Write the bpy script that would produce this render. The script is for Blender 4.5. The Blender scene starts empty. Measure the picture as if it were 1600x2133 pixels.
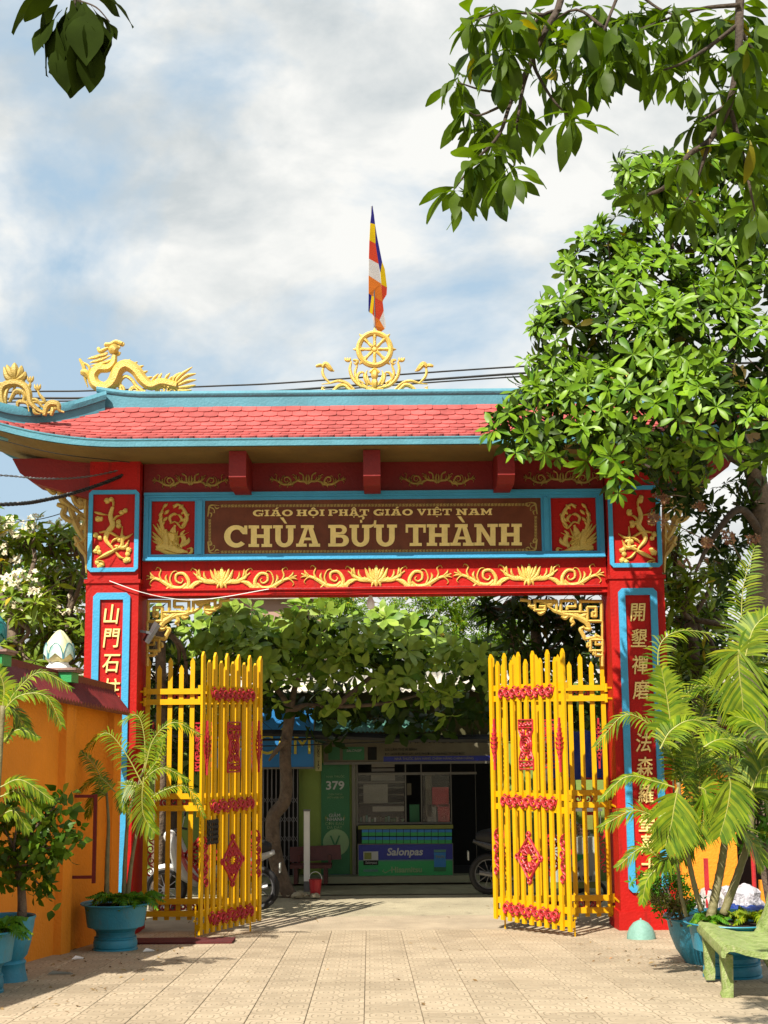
import bpy, math, random
import numpy as np
from mathutils import Vector, Matrix
R = math.radians
sc = bpy.context.scene
col = sc.collection
random.seed(11)
rng = np.random.default_rng(11)
RU = random.uniform

# ------------------------------------------------------------------ camera
F = 2844.0; PIT = R(9.07); ROLL = R(.5); CAMZ = 2.3
_U = Vector((0, -math.sin(PIT), math.cos(PIT))); _R = Vector((1, 0, 0)); FW = Vector((0, math.cos(PIT), math.sin(PIT)))
RT = _R*math.cos(ROLL) - _U*math.sin(ROLL)
UP = _U*math.cos(ROLL) + _R*math.sin(ROLL)
cd = bpy.data.cameras.new('camera'); cam = bpy.data.objects.new('camera', cd); col.objects.link(cam)
m = Matrix.Identity(4)
for i in range(3):
    m[i][0] = RT[i]; m[i][1] = UP[i]; m[i][2] = -FW[i]
m[2][3] = CAMZ
cam.matrix_world = m
cd.sensor_fit = 'HORIZONTAL'; cd.sensor_width = 36; cd.lens = 36*F/1600
cd.clip_start = .1; cd.clip_end = 2000
sc.camera = cam

# ------------------------------------------------------------------ sun and sky
AZ = R(29); EL = R(46.5)                      # sun behind the camera's left shoulder
SUN = Vector((-math.sin(AZ)*math.cos(EL), -math.cos(AZ)*math.cos(EL), math.sin(EL)))
sd = bpy.data.lights.new('sun', 'SUN'); sd.energy = 5.0; sd.angle = R(.5); sd.color = (1, .93, .82)
so = bpy.data.objects.new('sun', sd); col.objects.link(so)
so.rotation_euler = SUN.to_track_quat('Z', 'Y').to_euler(); so.location = (-12, -16, 22)
W = bpy.data.worlds.new('World'); sc.world = W; W.use_nodes = True
wn = W.node_tree.nodes; wl = W.node_tree.links
for n in list(wn): wn.remove(n)
out = wn.new('ShaderNodeOutputWorld'); bg = wn.new('ShaderNodeBackground'); bg.inputs[1].default_value = .057
sky = wn.new('ShaderNodeTexSky'); sky.sky_type = 'NISHITA'; sky.sun_disc = False
sky.sun_elevation = EL; sky.sun_rotation = math.pi + AZ if False else math.atan2(SUN.x, SUN.y)
sky.air_density = 1.0; sky.dust_density = 2.0
tc = wn.new('ShaderNodeTexCoord')
mp = wn.new('ShaderNodeMapping'); mp.inputs['Location'].default_value = (11.3, 2.2, 6.6); mp.inputs['Scale'].default_value = (1, 1, 1.7)
wl.new(tc.outputs['Generated'], mp.inputs[0])
n1 = wn.new('ShaderNodeTexNoise'); n1.inputs['Scale'].default_value = 3.4; n1.inputs['Detail'].default_value = 7; n1.inputs['Roughness'].default_value = .54; n1.inputs['Distortion'].default_value = .35
n2 = wn.new('ShaderNodeTexNoise'); n2.inputs['Scale'].default_value = 6.5; n2.inputs['Detail'].default_value = 8; n2.inputs['Roughness'].default_value = .56; n2.inputs['Distortion'].default_value = .2
wl.new(mp.outputs[0], n1.inputs['Vector']); wl.new(mp.outputs[0], n2.inputs['Vector'])
cr = wn.new('ShaderNodeValToRGB'); cr.color_ramp.elements[0].position = .38; cr.color_ramp.elements[1].position = .50
wl.new(n1.outputs['Fac'], cr.inputs[0])
c2 = wn.new('ShaderNodeValToRGB'); e = c2.color_ramp.elements
e[0].position = .36; e[0].color = (5.7, 6.2, 6.4, 1); e[1].position = .57; e[1].color = (9.1, 9.1, 8.8, 1)
wl.new(n2.outputs['Fac'], c2.inputs[0])
bl = wn.new('ShaderNodeMix'); bl.data_type = 'RGBA'; bl.inputs[0].default_value = .72
bl.inputs[7].default_value = (5.3, 7.1, 8.6, 1)       # thin veil of haze over the blue
wl.new(sky.outputs[0], bl.inputs[6])
mx = wn.new('ShaderNodeMix'); mx.data_type = 'RGBA'
wl.new(cr.outputs[0], mx.inputs[0]); wl.new(bl.outputs[2], mx.inputs[6]); wl.new(c2.outputs[0], mx.inputs[7])
wl.new(mx.outputs[2], bg.inputs[0]); wl.new(bg.outputs[0], out.inputs[0])
sc.view_settings.view_transform = 'Standard'; sc.view_settings.look = 'None'; sc.view_settings.exposure = .9; sc.view_settings.gamma = 1
sc.view_settings.use_curve_mapping = False

# ------------------------------------------------------------------ survey: a point of the photo on the upright plane y = Y
def P(x, y, Y):
    a = (x-800)/F; b = -(y-1066.5)/F
    d = FW + RT*a + UP*b
    t = Y/d.y
    return Vector((d.x*t, Y, CAMZ + d.z*t))
SL = .055; GY = 16.4
def gz(Y): return SL*(GY-Y) if Y < GY else 0.0

# ------------------------------------------------------------------ materials
def nodes(name):
    m = bpy.data.materials.new(name); m.use_nodes = True
    nt = m.node_tree; return m, nt, nt.nodes, nt.links, nt.nodes['Principled BSDF']
def paint(name, c, rough=.5, var=.12, scale=2.5, bump=.2, bscale=45, metal=0, dirt=None, dirt_amt=0, spec=.4, c2=None, coat=0, orand=0, streak=None):
    m, nt, N, L, p = nodes(name)
    c = [v*.60 for v in c]; c2 = [v*.60 for v in c2] if c2 else None; dirt = [v*.60 for v in dirt] if dirt else None
    geo = N.new('ShaderNodeNewGeometry')
    n = N.new('ShaderNodeTexNoise'); n.inputs['Scale'].default_value = scale; n.inputs['Detail'].default_value = 6; n.inputs['Roughness'].default_value = .62
    L.new(geo.outputs['Position'], n.inputs['Vector'])
    mix = N.new('ShaderNodeMix'); mix.data_type = 'RGBA'
    lo = [max(0, v*(1-var)) for v in c]; hi = [min(1, v*(1+var)) for v in (c2 or c)]
    mix.inputs[6].default_value = (*lo, 1); mix.inputs[7].default_value = (*hi, 1)
    rmp = N.new('ShaderNodeMapRange'); rmp.inputs[1].default_value = .32; rmp.inputs[2].default_value = .68
    L.new(n.outputs['Fac'], rmp.inputs[0]); L.new(rmp.outputs[0], mix.inputs[0])
    o = mix.outputs[2]
    if dirt:
        d = N.new('ShaderNodeTexNoise'); d.inputs['Scale'].default_value = scale*2.7; d.inputs['Detail'].default_value = 9; d.inputs['Roughness'].default_value = .7
        mpn = N.new('ShaderNodeMapping'); mpn.inputs['Scale'].default_value = streak or (1, 1, .45)
        L.new(geo.outputs['Position'], mpn.inputs[0]); L.new(mpn.outputs[0], d.inputs['Vector'])
        r2 = N.new('ShaderNodeMapRange'); r2.inputs[1].default_value = .72 - dirt_amt*.3; r2.inputs[2].default_value = .86 - dirt_amt*.2; r2.inputs[4].default_value = .8
        L.new(d.outputs['Fac'], r2.inputs[0])
        m2 = N.new('ShaderNodeMix'); m2.data_type = 'RGBA'; m2.inputs[7].default_value = (*dirt, 1)
        L.new(r2.outputs[0], m2.inputs[0]); L.new(o, m2.inputs[6]); o = m2.outputs[2]
    if orand:
        oi_ = N.new('ShaderNodeObjectInfo'); mr_ = N.new('ShaderNodeMapRange'); mr_.inputs[3].default_value = 1-orand; mr_.inputs[4].default_value = 1+orand
        hv = N.new('ShaderNodeHueSaturation'); L.new(oi_.outputs['Random'], mr_.inputs[0]); L.new(mr_.outputs[0], hv.inputs['Value']); L.new(o, hv.inputs['Color']); o = hv.outputs[0]
    L.new(o, p.inputs['Base Color'])
    p.inputs['Roughness'].default_value = rough; p.inputs['Metallic'].default_value = metal
    p.inputs['Specular IOR Level'].default_value = spec
    if coat: p.inputs['Coat Weight'].default_value = coat
    if bump:
        bn = N.new('ShaderNodeTexNoise'); bn.inputs['Scale'].default_value = bscale; bn.inputs['Detail'].default_value = 5
        L.new(geo.outputs['Position'], bn.inputs['Vector'])
        b = N.new('ShaderNodeBump'); b.inputs['Strength'].default_value = bump; b.inputs['Distance'].default_value = .02
        L.new(bn.outputs['Fac'], b.inputs['Height']); L.new(b.outputs[0], p.inputs['Normal'])
    return m
def leafmat(name, c1, c2, trans=.35, rough=.5, tc=None, spec=.22, old=1.):
    m, nt, N, L, p = nodes(name)
    c1 = [v*.85 for v in c1]; c2 = [v*.85 for v in c2]
    geo = N.new('ShaderNodeNewGeometry')
    mix = N.new('ShaderNodeMix'); mix.data_type = 'RGBA'
    mix.inputs[6].default_value = (*c1, 1); mix.inputs[7].default_value = (*c2, 1)
    L.new(geo.outputs['Random Per Island'], mix.inputs[0])
    og_ = N.new('ShaderNodeMapRange'); og_.inputs[1].default_value = .955; og_.inputs[2].default_value = .985; og_.inputs[4].default_value = old; L.new(geo.outputs['Random Per Island'], og_.inputs[0])
    mo = N.new('ShaderNodeMix'); mo.data_type = 'RGBA'; mo.inputs[7].default_value = (min(.5, c2[0]*1.9+.03), c2[1]*1.05+.01, c2[2], 1); L.new(og_.outputs[0], mo.inputs[0]); L.new(mix.outputs[2], mo.inputs[6]); mix = mo
    n = N.new('ShaderNodeTexNoise'); n.inputs['Scale'].default_value = 9; n.inputs['Detail'].default_value = 3
    L.new(geo.outputs['Position'], n.inputs['Vector'])
    hs = N.new('ShaderNodeHueSaturation'); mr = N.new('ShaderNodeMapRange'); mr.inputs[1].default_value = .3; mr.inputs[2].default_value = .7; mr.inputs[3].default_value = .72; mr.inputs[4].default_value = 1.25
    L.new(n.outputs['Fac'], mr.inputs[0]); L.new(mr.outputs[0], hs.inputs['Value']); L.new(mix.outputs[2], hs.inputs['Color'])
    L.new(hs.outputs[0], p.inputs['Base Color'])
    p.inputs['Roughness'].default_value = rough; p.inputs['Specular IOR Level'].default_value = spec
    tr = N.new('ShaderNodeBsdfTranslucent')
    mt = N.new('ShaderNodeMix'); mt.data_type = 'RGBA'; mt.blend_type = 'MULTIPLY'; mt.inputs[0].default_value = 1
    mt.inputs[7].default_value = (*(tc or (1.5, 1.35, .5)), 1); L.new(hs.outputs[0], mt.inputs[6]); L.new(mt.outputs[2], tr.inputs[0])
    ms = N.new('ShaderNodeMixShader'); ms.inputs[0].default_value = trans
    L.new(p.outputs[0], ms.inputs[1]); L.new(tr.outputs[0], ms.inputs[2])
    L.new(ms.outputs[0], N['Material Output'].inputs['Surface'])
    return m

M = {}
M['red'] = paint('red_wall_paint', (.58, .010, .006), .6, .14, 1.6, .3, 38, dirt=(.22, .016, .010), dirt_amt=.6, spec=.2, streak=(2.2, 2.2, .28))
M['frieze_red'] = paint('shade_dark_red_paint', (.30, .006, .005), .6, .15, 2, .25, 30)  # eave shade put into the colour, darker than the wall red
M['blue'] = paint('sky_blue_trim_paint', (.06, .45, .78), .5, .08, 3, .3, 50, dirt=(.05, .2, .32), dirt_amt=.1)
M['ridge_blue'] = paint('weathered_blue_plaster', (.10, .34, .44), .6, .15, 3, .3, 30, dirt=(.07, .2, .26), dirt_amt=.3)
M['tile_red'] = paint('rose_red_roof_tile', (.60, .125, .115), .65, .22, 5, .3, 60, dirt=(.30, .06, .05), dirt_amt=.45, spec=.25, orand=.16)
M['gold'] = paint('gold_paint_relief', (.90, .62, .13), .38, .16, 8, .5, 90, metal=.1, spec=.5, dirt=(.42, .24, .03), dirt_amt=.3)
M['gold_dark'] = paint('aged_gold_paint', (.62, .44, .11), .45, .25, 7, .5, 80, metal=.1, dirt=(.18, .11, .03), dirt_amt=.4)
M['gold_letter'] = paint('gold_leaf_letter', (1.3, .98, .34), .42, .10, 9, .4, 130)
M['sign_brown'] = paint('brown_granite_sign', (.20, .052, .020), .5, .22, 6, .1, 140, spec=.2, dirt=(.17, .06, .03), dirt_amt=.25)
M['ochre'] = paint('ochre_soffit_paint', (.25, .16, .035), .8, .2, 1.5, .2, 30, dirt=(.12, .08, .03), dirt_amt=.3)
M['yellow'] = paint('yellow_gloss_enamel', (.94, .52, .002), .45, .07, 4, .08, 30, spec=.25, dirt=(.45, .20, .01), dirt_amt=.3)
M['orn_red'] = paint('red_cast_iron_paint', (.60, .03, .04), .4, .15, 8, .2, 60)
M['black'] = paint('black_rubber', (.012, .012, .013), .6, .2, 8, .1)
M['cable'] = paint('black_cable_sheath', (.02, .022, .024), .45, .2, 8, .05)
M['orange'] = paint('orange_wall_paint', (1.15, .37, .014), .7, .10, 1.2, .4, 35, dirt=(.70, .20, .015), dirt_amt=.5, streak=(1.6, 1.6, .22))
M['maroon_tile'] = paint('maroon_coping_tile', (.20, .022, .022), .5, .2, 5, .2, 40)
M['maroon_iron'] = paint('maroon_painted_iron', (.20, .012, .012), .5)
M['green_paint'] = paint('bright_green_paint', (.04, .42, .12), .5, .1, 4, .2)
M['pink_slab'] = paint('pinkish_concrete_slab', (.42, .26, .21), .7, .2, 4, .3)
M['pot'] = paint('blue_glazed_pot', (.035, .33, .50), .45, .16, 4, .2, 40, dirt=(.12, .24, .26), dirt_amt=.55, streak=(2, 2, .5))
M['bench'] = paint('lime_terrazzo', (.30, .42, .09), .7, .3, 14, .5, 90, dirt=(.62, .60, .36), dirt_amt=.8, c2=(.34, .44, .14))
M['white'] = paint('white_paint', (1.2, 1.2, 1.16), .5, .05, 4, .1)
M['steel'] = paint('grey_steel', (.25, .25, .26), .4, .1, 6, .1, metal=.6)
M['soil'] = paint('dark_potting_soil', (.035, .022, .014), .95, .4, 20, 1, 60)
M['bark'] = paint('grey_brown_bark', (.20, .145, .10), .9, .35, 9, 1.2, 26, dirt=(.07, .05, .035), dirt_amt=.5)
M['bark_dark'] = paint('dark_bark', (.085, .06, .042), .9, .35, 9, 1.2, 26)
M['cane'] = paint('ringed_palm_cane', (.27, .24, .11), .6, .25, 8, .4, 40, dirt=(.14, .10, .05), dirt_amt=.4)
M['concrete'] = paint('street_concrete', (.56, .49, .33), .85, .18, 1.3, .5, 40, dirt=(.16, .15, .10), dirt_amt=.5)
M['pavement_edge'] = paint('mossy_apron_concrete', (.42, .39, .24), .85, .2, 1.6, .5, 30, dirt=(.13, .14, .07), dirt_amt=.6)
M['leaf_main'] = leafmat('bright_rosette_leaf', (.062, .165, .005), (.19, .33, .012), .25, .42, spec=.28, tc=(1.4, 1.3, .25))
M['leaf_near'] = leafmat('overhead_leaf', (.020, .052, .004), (.12, .20, .010), .5, .5, tc=(1.5, 1.5, .2))
M['leaf_shaded'] = leafmat('shaded_leaf', (.014, .040, .003), (.045, .085, .006), .25, .5)  # leaf green darkened to carry the shade of crowns and hidden trees
M['leaf_broad'] = leafmat('broad_paddle_leaf', (.09, .21, .014), (.31, .44, .06), .22, .45, spec=.3)
M['leaf_fran'] = leafmat('frangipani_leaf', (.10, .19, .010), (.27, .36, .03), .3, .45, spec=.3)
M['leaf_fine'] = leafmat('feathery_green_leaf', (.06, .14, .005), (.17, .28, .012), .3, .5)
M['palm'] = leafmat('areca_leaflet', (.055, .135, .004), (.25, .32, .012), .28, .42, tc=(1.35, 1.2, .15), spec=.3, old=.35)
M['palm_rib'] = paint('yellow_green_rib', (.45, .46, .10), .5, .1)
M['fern'] = leafmat('fern_leaf', (.045, .17, .008), (.11, .27, .015), .3, .5)
M['flower'] = leafmat('cream_flower', (.75, .66, .42), (.9, .85, .68), .2, .6, tc=(1, .95, .8))
M['flower_pink'] = leafmat('pink_cannonball_flower', (.25, .09, .06), (.42, .28, .14), .2, .6, tc=(1, .6, .5))  # petals darkened in the colour, as if hanging in shade

# ------------------------------------------------------------------ builders
def origin(o):
    v = Vector((0, 0, 0))
    while o: v += o.location; o = o.parent
    return v
def tag(o, label=None, cat=None, group=None, kind=None):
    if label: o['label'] = label
    if cat: o['category'] = cat
    if group: o['group'] = group
    if kind: o['kind'] = kind
    return o
def thing(name, label, cat, loc=(0, 0, 0), group=None, rz=0):
    o = bpy.data.objects.new(name, None); o.empty_display_size = .1
    o.location = loc; o.rotation_euler = (0, 0, rz); col.objects.link(o)
    return tag(o, label, cat, group)
def link(name, me, parent=None, loc=None):
    o = bpy.data.objects.new(name, me); col.objects.link(o)
    if parent: o.parent = parent
    if loc is not None: o.location = loc
    return o
class B:
    def __init__(s): s.v = []; s.f = []; s.mi = []; s.cm = 0
    def add(s, vs, fs):
        k = len(s.v); s.v += [tuple(v) for v in vs]
        for f in fs: s.f.append([i+k for i in f]); s.mi.append(s.cm)
        return s
    def box(s, x0, x1, y0, y1, z0, z1, T=None):
        vs = [Vector((x, y, z)) for z in (z0, z1) for y in (y0, y1) for x in (x0, x1)]
        if T: vs = [T @ v for v in vs]
        return s.add(vs, [(0, 2, 3, 1), (4, 5, 7, 6), (0, 1, 5, 4), (2, 6, 7, 3), (0, 4, 6, 2), (1, 3, 7, 5)])
    def bar(s, a, b, w, h=None, up=Vector((0, 0, 1))):
        a = Vector(a); b = Vector(b); d = (b-a).normalized(); h = h or w
        if abs(d.dot(up)) > .98: up = Vector((0, 1, 0))
        x = d.cross(up).normalized(); y = x.cross(d)
        vs = [p + x*i*w/2 + y*j*h/2 for p in (a, b) for i, j in ((-1, -1), (1, -1), (1, 1), (-1, 1))]
        return s.add(vs, [(3, 2, 1, 0), (4, 5, 6, 7), (0, 1, 5, 4), (1, 2, 6, 5), (2, 3, 7, 6), (3, 0, 4, 7)])
    def prism(s, poly, y0, y1, T=None):          # poly in (x,z), extruded along y (front at y0)
        n = len(poly); vs = [Vector((p[0], y0, p[1])) for p in poly] + [Vector((p[0], y1, p[1])) for p in poly]
        if T: vs = [T @ v for v in vs]
        return s.add(vs, [tuple(range(n)), tuple(range(2*n-1, n-1, -1))] + [(i, i+n, (i+1) % n+n, (i+1) % n) for i in range(n)])
    def tube(s, pts, r, n=8, cap=True):
        pts = [Vector(p) for p in pts]; m_ = len(pts); rs = r if isinstance(r, (list, tuple)) else [r]*m_
        vs = []; pu = None
        for i, p in enumerate(pts):
            d = (pts[min(i+1, m_-1)] - pts[max(i-1, 0)])
            d = d.normalized() if d.length > 1e-9 else Vector((0, 0, 1))
            if pu is None: pu = Vector((0, 0, 1)) if abs(d.z) < .9 else Vector((1, 0, 0))
            x = d.cross(pu); x = x.normalized() if x.length > 1e-6 else Vector((1, 0, 0))
            y = x.cross(d).normalized(); pu = y
            for k in range(n):
                t = 2*math.pi*k/n; vs.append(p + (x*math.cos(t) + y*math.sin(t))*rs[i])
        fs = [(i*n+k, i*n+(k+1) % n, (i+1)*n+(k+1) % n, (i+1)*n+k) for i in range(m_-1) for k in range(n)]
        if cap: fs += [tuple(range(n-1, -1, -1)), tuple(range((m_-1)*n, m_*n))]
        return s.add(vs, fs)
    def lathe(s, prof, c=(0, 0, 0), n=28, dx=None):   # prof [(r,z)]
        vs = []
        for r_, z_ in prof:
            for k in range(n):
                t = 2*math.pi*k/n; rr = r_ + (dx(t, z_) if dx else 0)
                vs.append((c[0]+rr*math.cos(t), c[1]+rr*math.sin(t), c[2]+z_))
        m_ = len(prof)
        return s.add(vs, [(i*n+k, i*n+(k+1) % n, (i+1)*n+(k+1) % n, (i+1)*n+k) for i in range(m_-1) for k in range(n)])
    def ball(s, c, r, n=8, sc_=(1, 1, 1)):
        prof = [(r*math.sin(math.pi*i/n), -r*math.cos(math.pi*i/n)) for i in range(n+1)]
        k = len(s.v); s.lathe([(max(a, 1e-4), b) for a, b in prof], (0, 0, 0), n+2)
        for i in range(k, len(s.v)):
            v = s.v[i]; s.v[i] = (c[0]+v[0]*sc_[0], c[1]+v[1]*sc_[1], c[2]+v[2]*sc_[2])
        return s
    # half-round relief strip standing proud of a face that looks along -y; pts are 3-D points on that face
    def rib(s, pts, w, dep, prof=None, back=.004):
        n = len(pts); vs = []
        for i, p in enumerate(pts):
            p = Vector(p); d = Vector(pts[min(i+1, n-1)]) - Vector(pts[max(i-1, 0)])
            d = Vector((d.x, 0, d.z)); d = d.normalized() if d.length > 1e-9 else Vector((1, 0, 0))
            nn = Vector((-d.z, 0, d.x)); t = i/(n-1)
            ww = (w[i] if isinstance(w, (list, tuple)) else w) * (prof(t) if prof else 1); dd = dep*(.45+.55*(ww/max(1e-6, (max(w) if isinstance(w, (list, tuple)) else w))))
            for a, h in ((-.5, -back), (-.42, .62), (0, 1), (.42, .62), (.5, -back)):
                vs.append(p + nn*ww*a + Vector((0, -(h*dd if h > 0 else h), 0)))
        fs = [(i*5+k, i*5+k+1, (i+1)*5+k+1, (i+1)*5+k) for i in range(n-1) for k in range(4)] + [(4, 3, 2, 1, 0), tuple(range((n-1)*5, n*5))]
        fs += [(i*5+4, i*5, (i+1)*5, (i+1)*5+4) for i in range(n-1)]
        return s.add(vs, fs)
    def build(s, name, mat, parent=None, smooth=False, local=False):
        if parent is not None and not local:
            o = origin(parent); s.v = [(v[0]-o.x, v[1]-o.y, v[2]-o.z) for v in s.v]
        me = bpy.data.meshes.new(name); me.from_pydata(s.v, [], s.f)
        mats = mat if isinstance(mat, (list, tuple)) else [mat]
        for q in mats: me.materials.append(M[q] if isinstance(q, str) else q)
        if len(mats) > 1: me.polygons.foreach_set('material_index', s.mi)
        if smooth:
            me.polygons.foreach_set('use_smooth', [True]*len(me.polygons))
            if smooth != 'full': me.set_sharp_from_angle(angle=R(38))
        me.update()
        return link(name, me, parent)
def cat(pts, n=6):                              # Catmull-Rom through points
    q = [Vector(p) for p in pts]
    if len(q) < 3: n_ = n; return [q[0].lerp(q[-1], i/n_) for i in range(n_+1)]
    q = [q[0]*2-q[1]] + q + [q[-1]*2-q[-2]]; o = []
    for i in range(1, len(q)-2):
        a, b, c, d = q[i-1:i+3]
        for k in range(n):
            t = k/n; o.append(.5*((2*b) + (c-a)*t + (2*a-5*b+4*c-d)*t*t + (3*b-a-3*c+d)*t**3))
    o.append(q[-2]); return o
def lensp(t): return math.sin(math.pi*min(1, max(0, t*.92+.04)))**.75
def tapr(t): return 1 - .8*t
def vine(t): return .35 + .65*math.sin(math.pi*min(1, t+.12)) if t < .88 else .3
# ornament drawn with photo coordinates on a plane
class Orn:
    def __init__(s, Y, ox=0, oy=0, k=1., mirror=None, dep=.02):
        s.b = B(); s.Y = Y; s.ox = ox; s.oy = oy; s.k = k; s.mx = mirror; s.dep = dep
    def p(s, x, y):
        if s.mx is not None and s.mx != 'w': x = 2*s.mx - x
        q = P(s.ox + x*s.k, s.oy + y*s.k, s.Y)
        return q
    def w(s, w): return w*s.k/F*s.Y
    def st(s, pts, w, prof=None, n=5, dep=None):
        c = cat([s.p(*q) for q in pts], n) if n else [s.p(*q) for q in pts]
        s.b.rib(c, s.w(w)*1.3, dep or s.dep, prof); return s
    def leaf(s, a, b, w, dep=None): return s.st([a, ((a[0]+b[0])/2, (a[1]+b[1])/2), b], w, lensp, 3, dep)
    def curl(s, c, r, a0, turns, w, dr=.25):
        n = max(6, int(abs(turns)*12)); pts = []
        for i in range(n+1):
            t = i/n; a = R(a0) + 2*math.pi*turns*t; rr = r*(1-(1-dr)*t); pts.append((c[0]+rr*math.cos(a), c[1]+rr*math.sin(a)))
        return s.st(pts, w, lambda t: 1-.5*t, 0)
    def dot(s, c, r):
        q = s.p(*c); s.b.ball((q.x, q.y, q.z), s.w(r), 6, (1, .6, 1)); return s
# numpy foliage
def leaf_arr(L, W_, n=4, fold=.25, droop=.3, tip=.6, base=.0, wav=0.):
    V = []; Fc = []
    for i in range(n+1):
        t = i/n; w = W_*.5*max(.03, math.sin(math.pi*min(1, t**tip))) if 0 < i < n else W_*.04
        x = L*t*(1-.12*droop*t); z = -droop*L*t*t + base*L*math.sin(math.pi*t)
        V += [(x, w, z+fold*w+wav*W_*math.sin(7*t)), (x, 0, z), (x, -w, z+fold*w-wav*W_*math.sin(7*t))]
    for i in range(n):
        k = i*3; Fc += [(k+1, k+4, k+3, k), (k+2, k+5, k+4, k+1)]
    return np.array(V, float), np.array(Fc, int)
def tf(V, mat):
    mm = np.array(mat); return V @ mm[:3, :3].T + mm[:3, 3]
def merge(parts):
    Vs = []; Fs = []; k = 0
    for V, Fc in parts: Vs.append(V); Fs.append(Fc+k); k += len(V)
    return np.concatenate(Vs), np.concatenate(Fs)
def eul(x, y, z): return Matrix.Rotation(z, 4, 'Z') @ Matrix.Rotation(y, 4, 'Y') @ Matrix.Rotation(x, 4, 'X')
def rosette(nl, L, W_, e0, e1, r_, n=4, droop=.3, fold=.25, tip=.6, wav=.06):
    ps = []
    for i in range(nl):
        t = i/nl; az = i*2.39996 + r_.uniform(-.25, .25); el = e0 + (e1-e0)*t + r_.uniform(-.12, .12)
        l = L*(1 - .35*t*(.6 if e1 > e0 else 0))*r_.uniform(.82, 1.1)
        V, Fc = leaf_arr(l, W_*l/L, n, fold, droop*r_.uniform(.5, 1.4), tip, 0, wav)
        V = V + np.array([L*.05, 0, 0])
        ps.append((tf(V, eul(r_.uniform(-.35, .35), -el, az)), Fc))
    return merge(ps)
def np_mesh(name, V, Fc, mat, smooth=True):
    me = bpy.data.meshes.new(name); nv = len(V); nf = len(Fc); k = Fc.shape[1]
    me.vertices.add(nv); me.vertices.foreach_set('co', np.asarray(V, np.float32).ravel())
    me.loops.add(nf*k); me.loops.foreach_set('vertex_index', Fc.astype(np.int32).ravel())
    me.polygons.add(nf); me.polygons.foreach_set('loop_start', np.arange(0, nf*k, k, dtype=np.int32))
    if smooth: me.polygons.foreach_set('use_smooth', np.ones(nf, bool))
    me.materials.append(M[mat]); me.update(calc_edges=True); return me
def inst(var, mats, r_):
    ps = []
    for mt in mats:
        V, Fc = var[int(r_.integers(len(var)))]; ps.append((tf(V, mt), Fc))
    return merge(ps)
def orient(d, roll=0.):                         # matrix turning local +z to d
    d = Vector(d).normalized(); return d.to_track_quat('Z', 'Y').to_matrix().to_4x4() @ Matrix.Rotation(roll, 4, 'Z')
# text
def text(s, size, mat, name, parent, loc, rot=(R(90), 0, 0), ext=.004, off=0., sx=1., al='CENTER', shear=0., space=1., bev=0):
    cu = bpy.data.curves.new(name, 'FONT'); cu.body = s; cu.size = size; cu.extrude = ext; cu.offset = off; cu.align_x = al; cu.align_y = 'CENTER'
    cu.shear = shear; cu.space_character = space; cu.resolution_u = 3
    if bev: cu.bevel_depth = bev; cu.bevel_resolution = 0
    o = bpy.data.objects.new(name, cu); col.objects.link(o)
    dg = bpy.context.evaluated_depsgraph_get(); me = bpy.data.meshes.new_from_object(o.evaluated_get(dg))
    bpy.data.objects.remove(o); bpy.data.curves.remove(cu)
    me.name = name; me.materials.clear(); me.materials.append(M[mat])
    if sx != 1:
        for v in me.vertices: v.co.x *= sx
    q = link(name, me, parent); q.location = Vector(loc) - (origin(parent) if parent else Vector((0, 0, 0))); q.rotation_euler = rot
    return q
# ================================================================== GROUND
def sheet(name, xs, ys, zf, mat, kind='structure'):
    b = B(); vs = [(x, y, zf(x, y)) for y in ys for x in xs]; n = len(xs)
    b.add(vs, [(j*n+i, j*n+i+1, (j+1)*n+i+1, (j+1)*n+i) for j in range(len(ys)-1) for i in range(n-1)])
    o = b.build(name, mat); tag(o, kind=kind); return o
g = sheet('ground', [-300, -30, -3.9, 3.6, 30, 300], [-60, 0, 8, GY, 24, 60, 900], lambda x, y: gz(y)-.05, 'concrete')
# paving tiles
mt, nt, N, L, p = nodes('embossed_paver')
tcn = N.new('ShaderNodeTexCoord'); sx = N.new('ShaderNodeSeparateXYZ'); L.new(tcn.outputs['Object'], sx.inputs[0])
def mth(op, a, b=None):
    n = N.new('ShaderNodeMath'); n.operation = op
    for i, v in enumerate((a, b)):
        if v is None: continue
        if isinstance(v, (int, float)): n.inputs[i].default_value = v
        else: L.new(v, n.inputs[i])
    return n.outputs[0]
u = sx.outputs[0]; v = sx.outputs[1]
su = mth('SIGN', u); au = mth('ABSOLUTE', mth('SUBTRACT', mth('ABSOLUTE', u), .1))
vw = mth('ABSOLUTE', mth('SUBTRACT', mth('FRACT', mth('ADD', mth('DIVIDE', mth('ADD', v, mth('MULTIPLY', su, .075)), .3), 10.0)), .5))
d1 = mth('POWER', mth('ADD', mth('POWER', au, 4.0), mth('POWER', mth('MULTIPLY', vw, .21), 4.0)), .25)
fr = mth('FRACT', mth('MULTIPLY', d1, 24.0))
gro = mth('LESS_THAN', mth('ABSOLUTE', mth('SUBTRACT', fr, .5)), .1)
geo = N.new('ShaderNodeNewGeometry'); oi = N.new('ShaderNodeObjectInfo')
nn = N.new('ShaderNodeTexNoise'); nn.inputs['Scale'].default_value = 2.2; nn.inputs['Detail'].default_value = 8; nn.inputs['Roughness'].default_value = .65; L.new(geo.outputs['Position'], nn.inputs['Vector'])
n3 = N.new('ShaderNodeTexNoise'); n3.inputs['Scale'].default_value = 70; n3.inputs['Detail'].default_value = 3; L.new(geo.outputs['Position'], n3.inputs['Vector'])
st_n = N.new('ShaderNodeTexNoise'); st_n.inputs['Scale'].default_value = .9; st_n.inputs['Detail'].default_value = 7; st_n.inputs['Roughness'].default_value = .7; st_n.inputs['Distortion'].default_value = .6; L.new(geo.outputs['Position'], st_n.inputs['Vector'])
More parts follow.
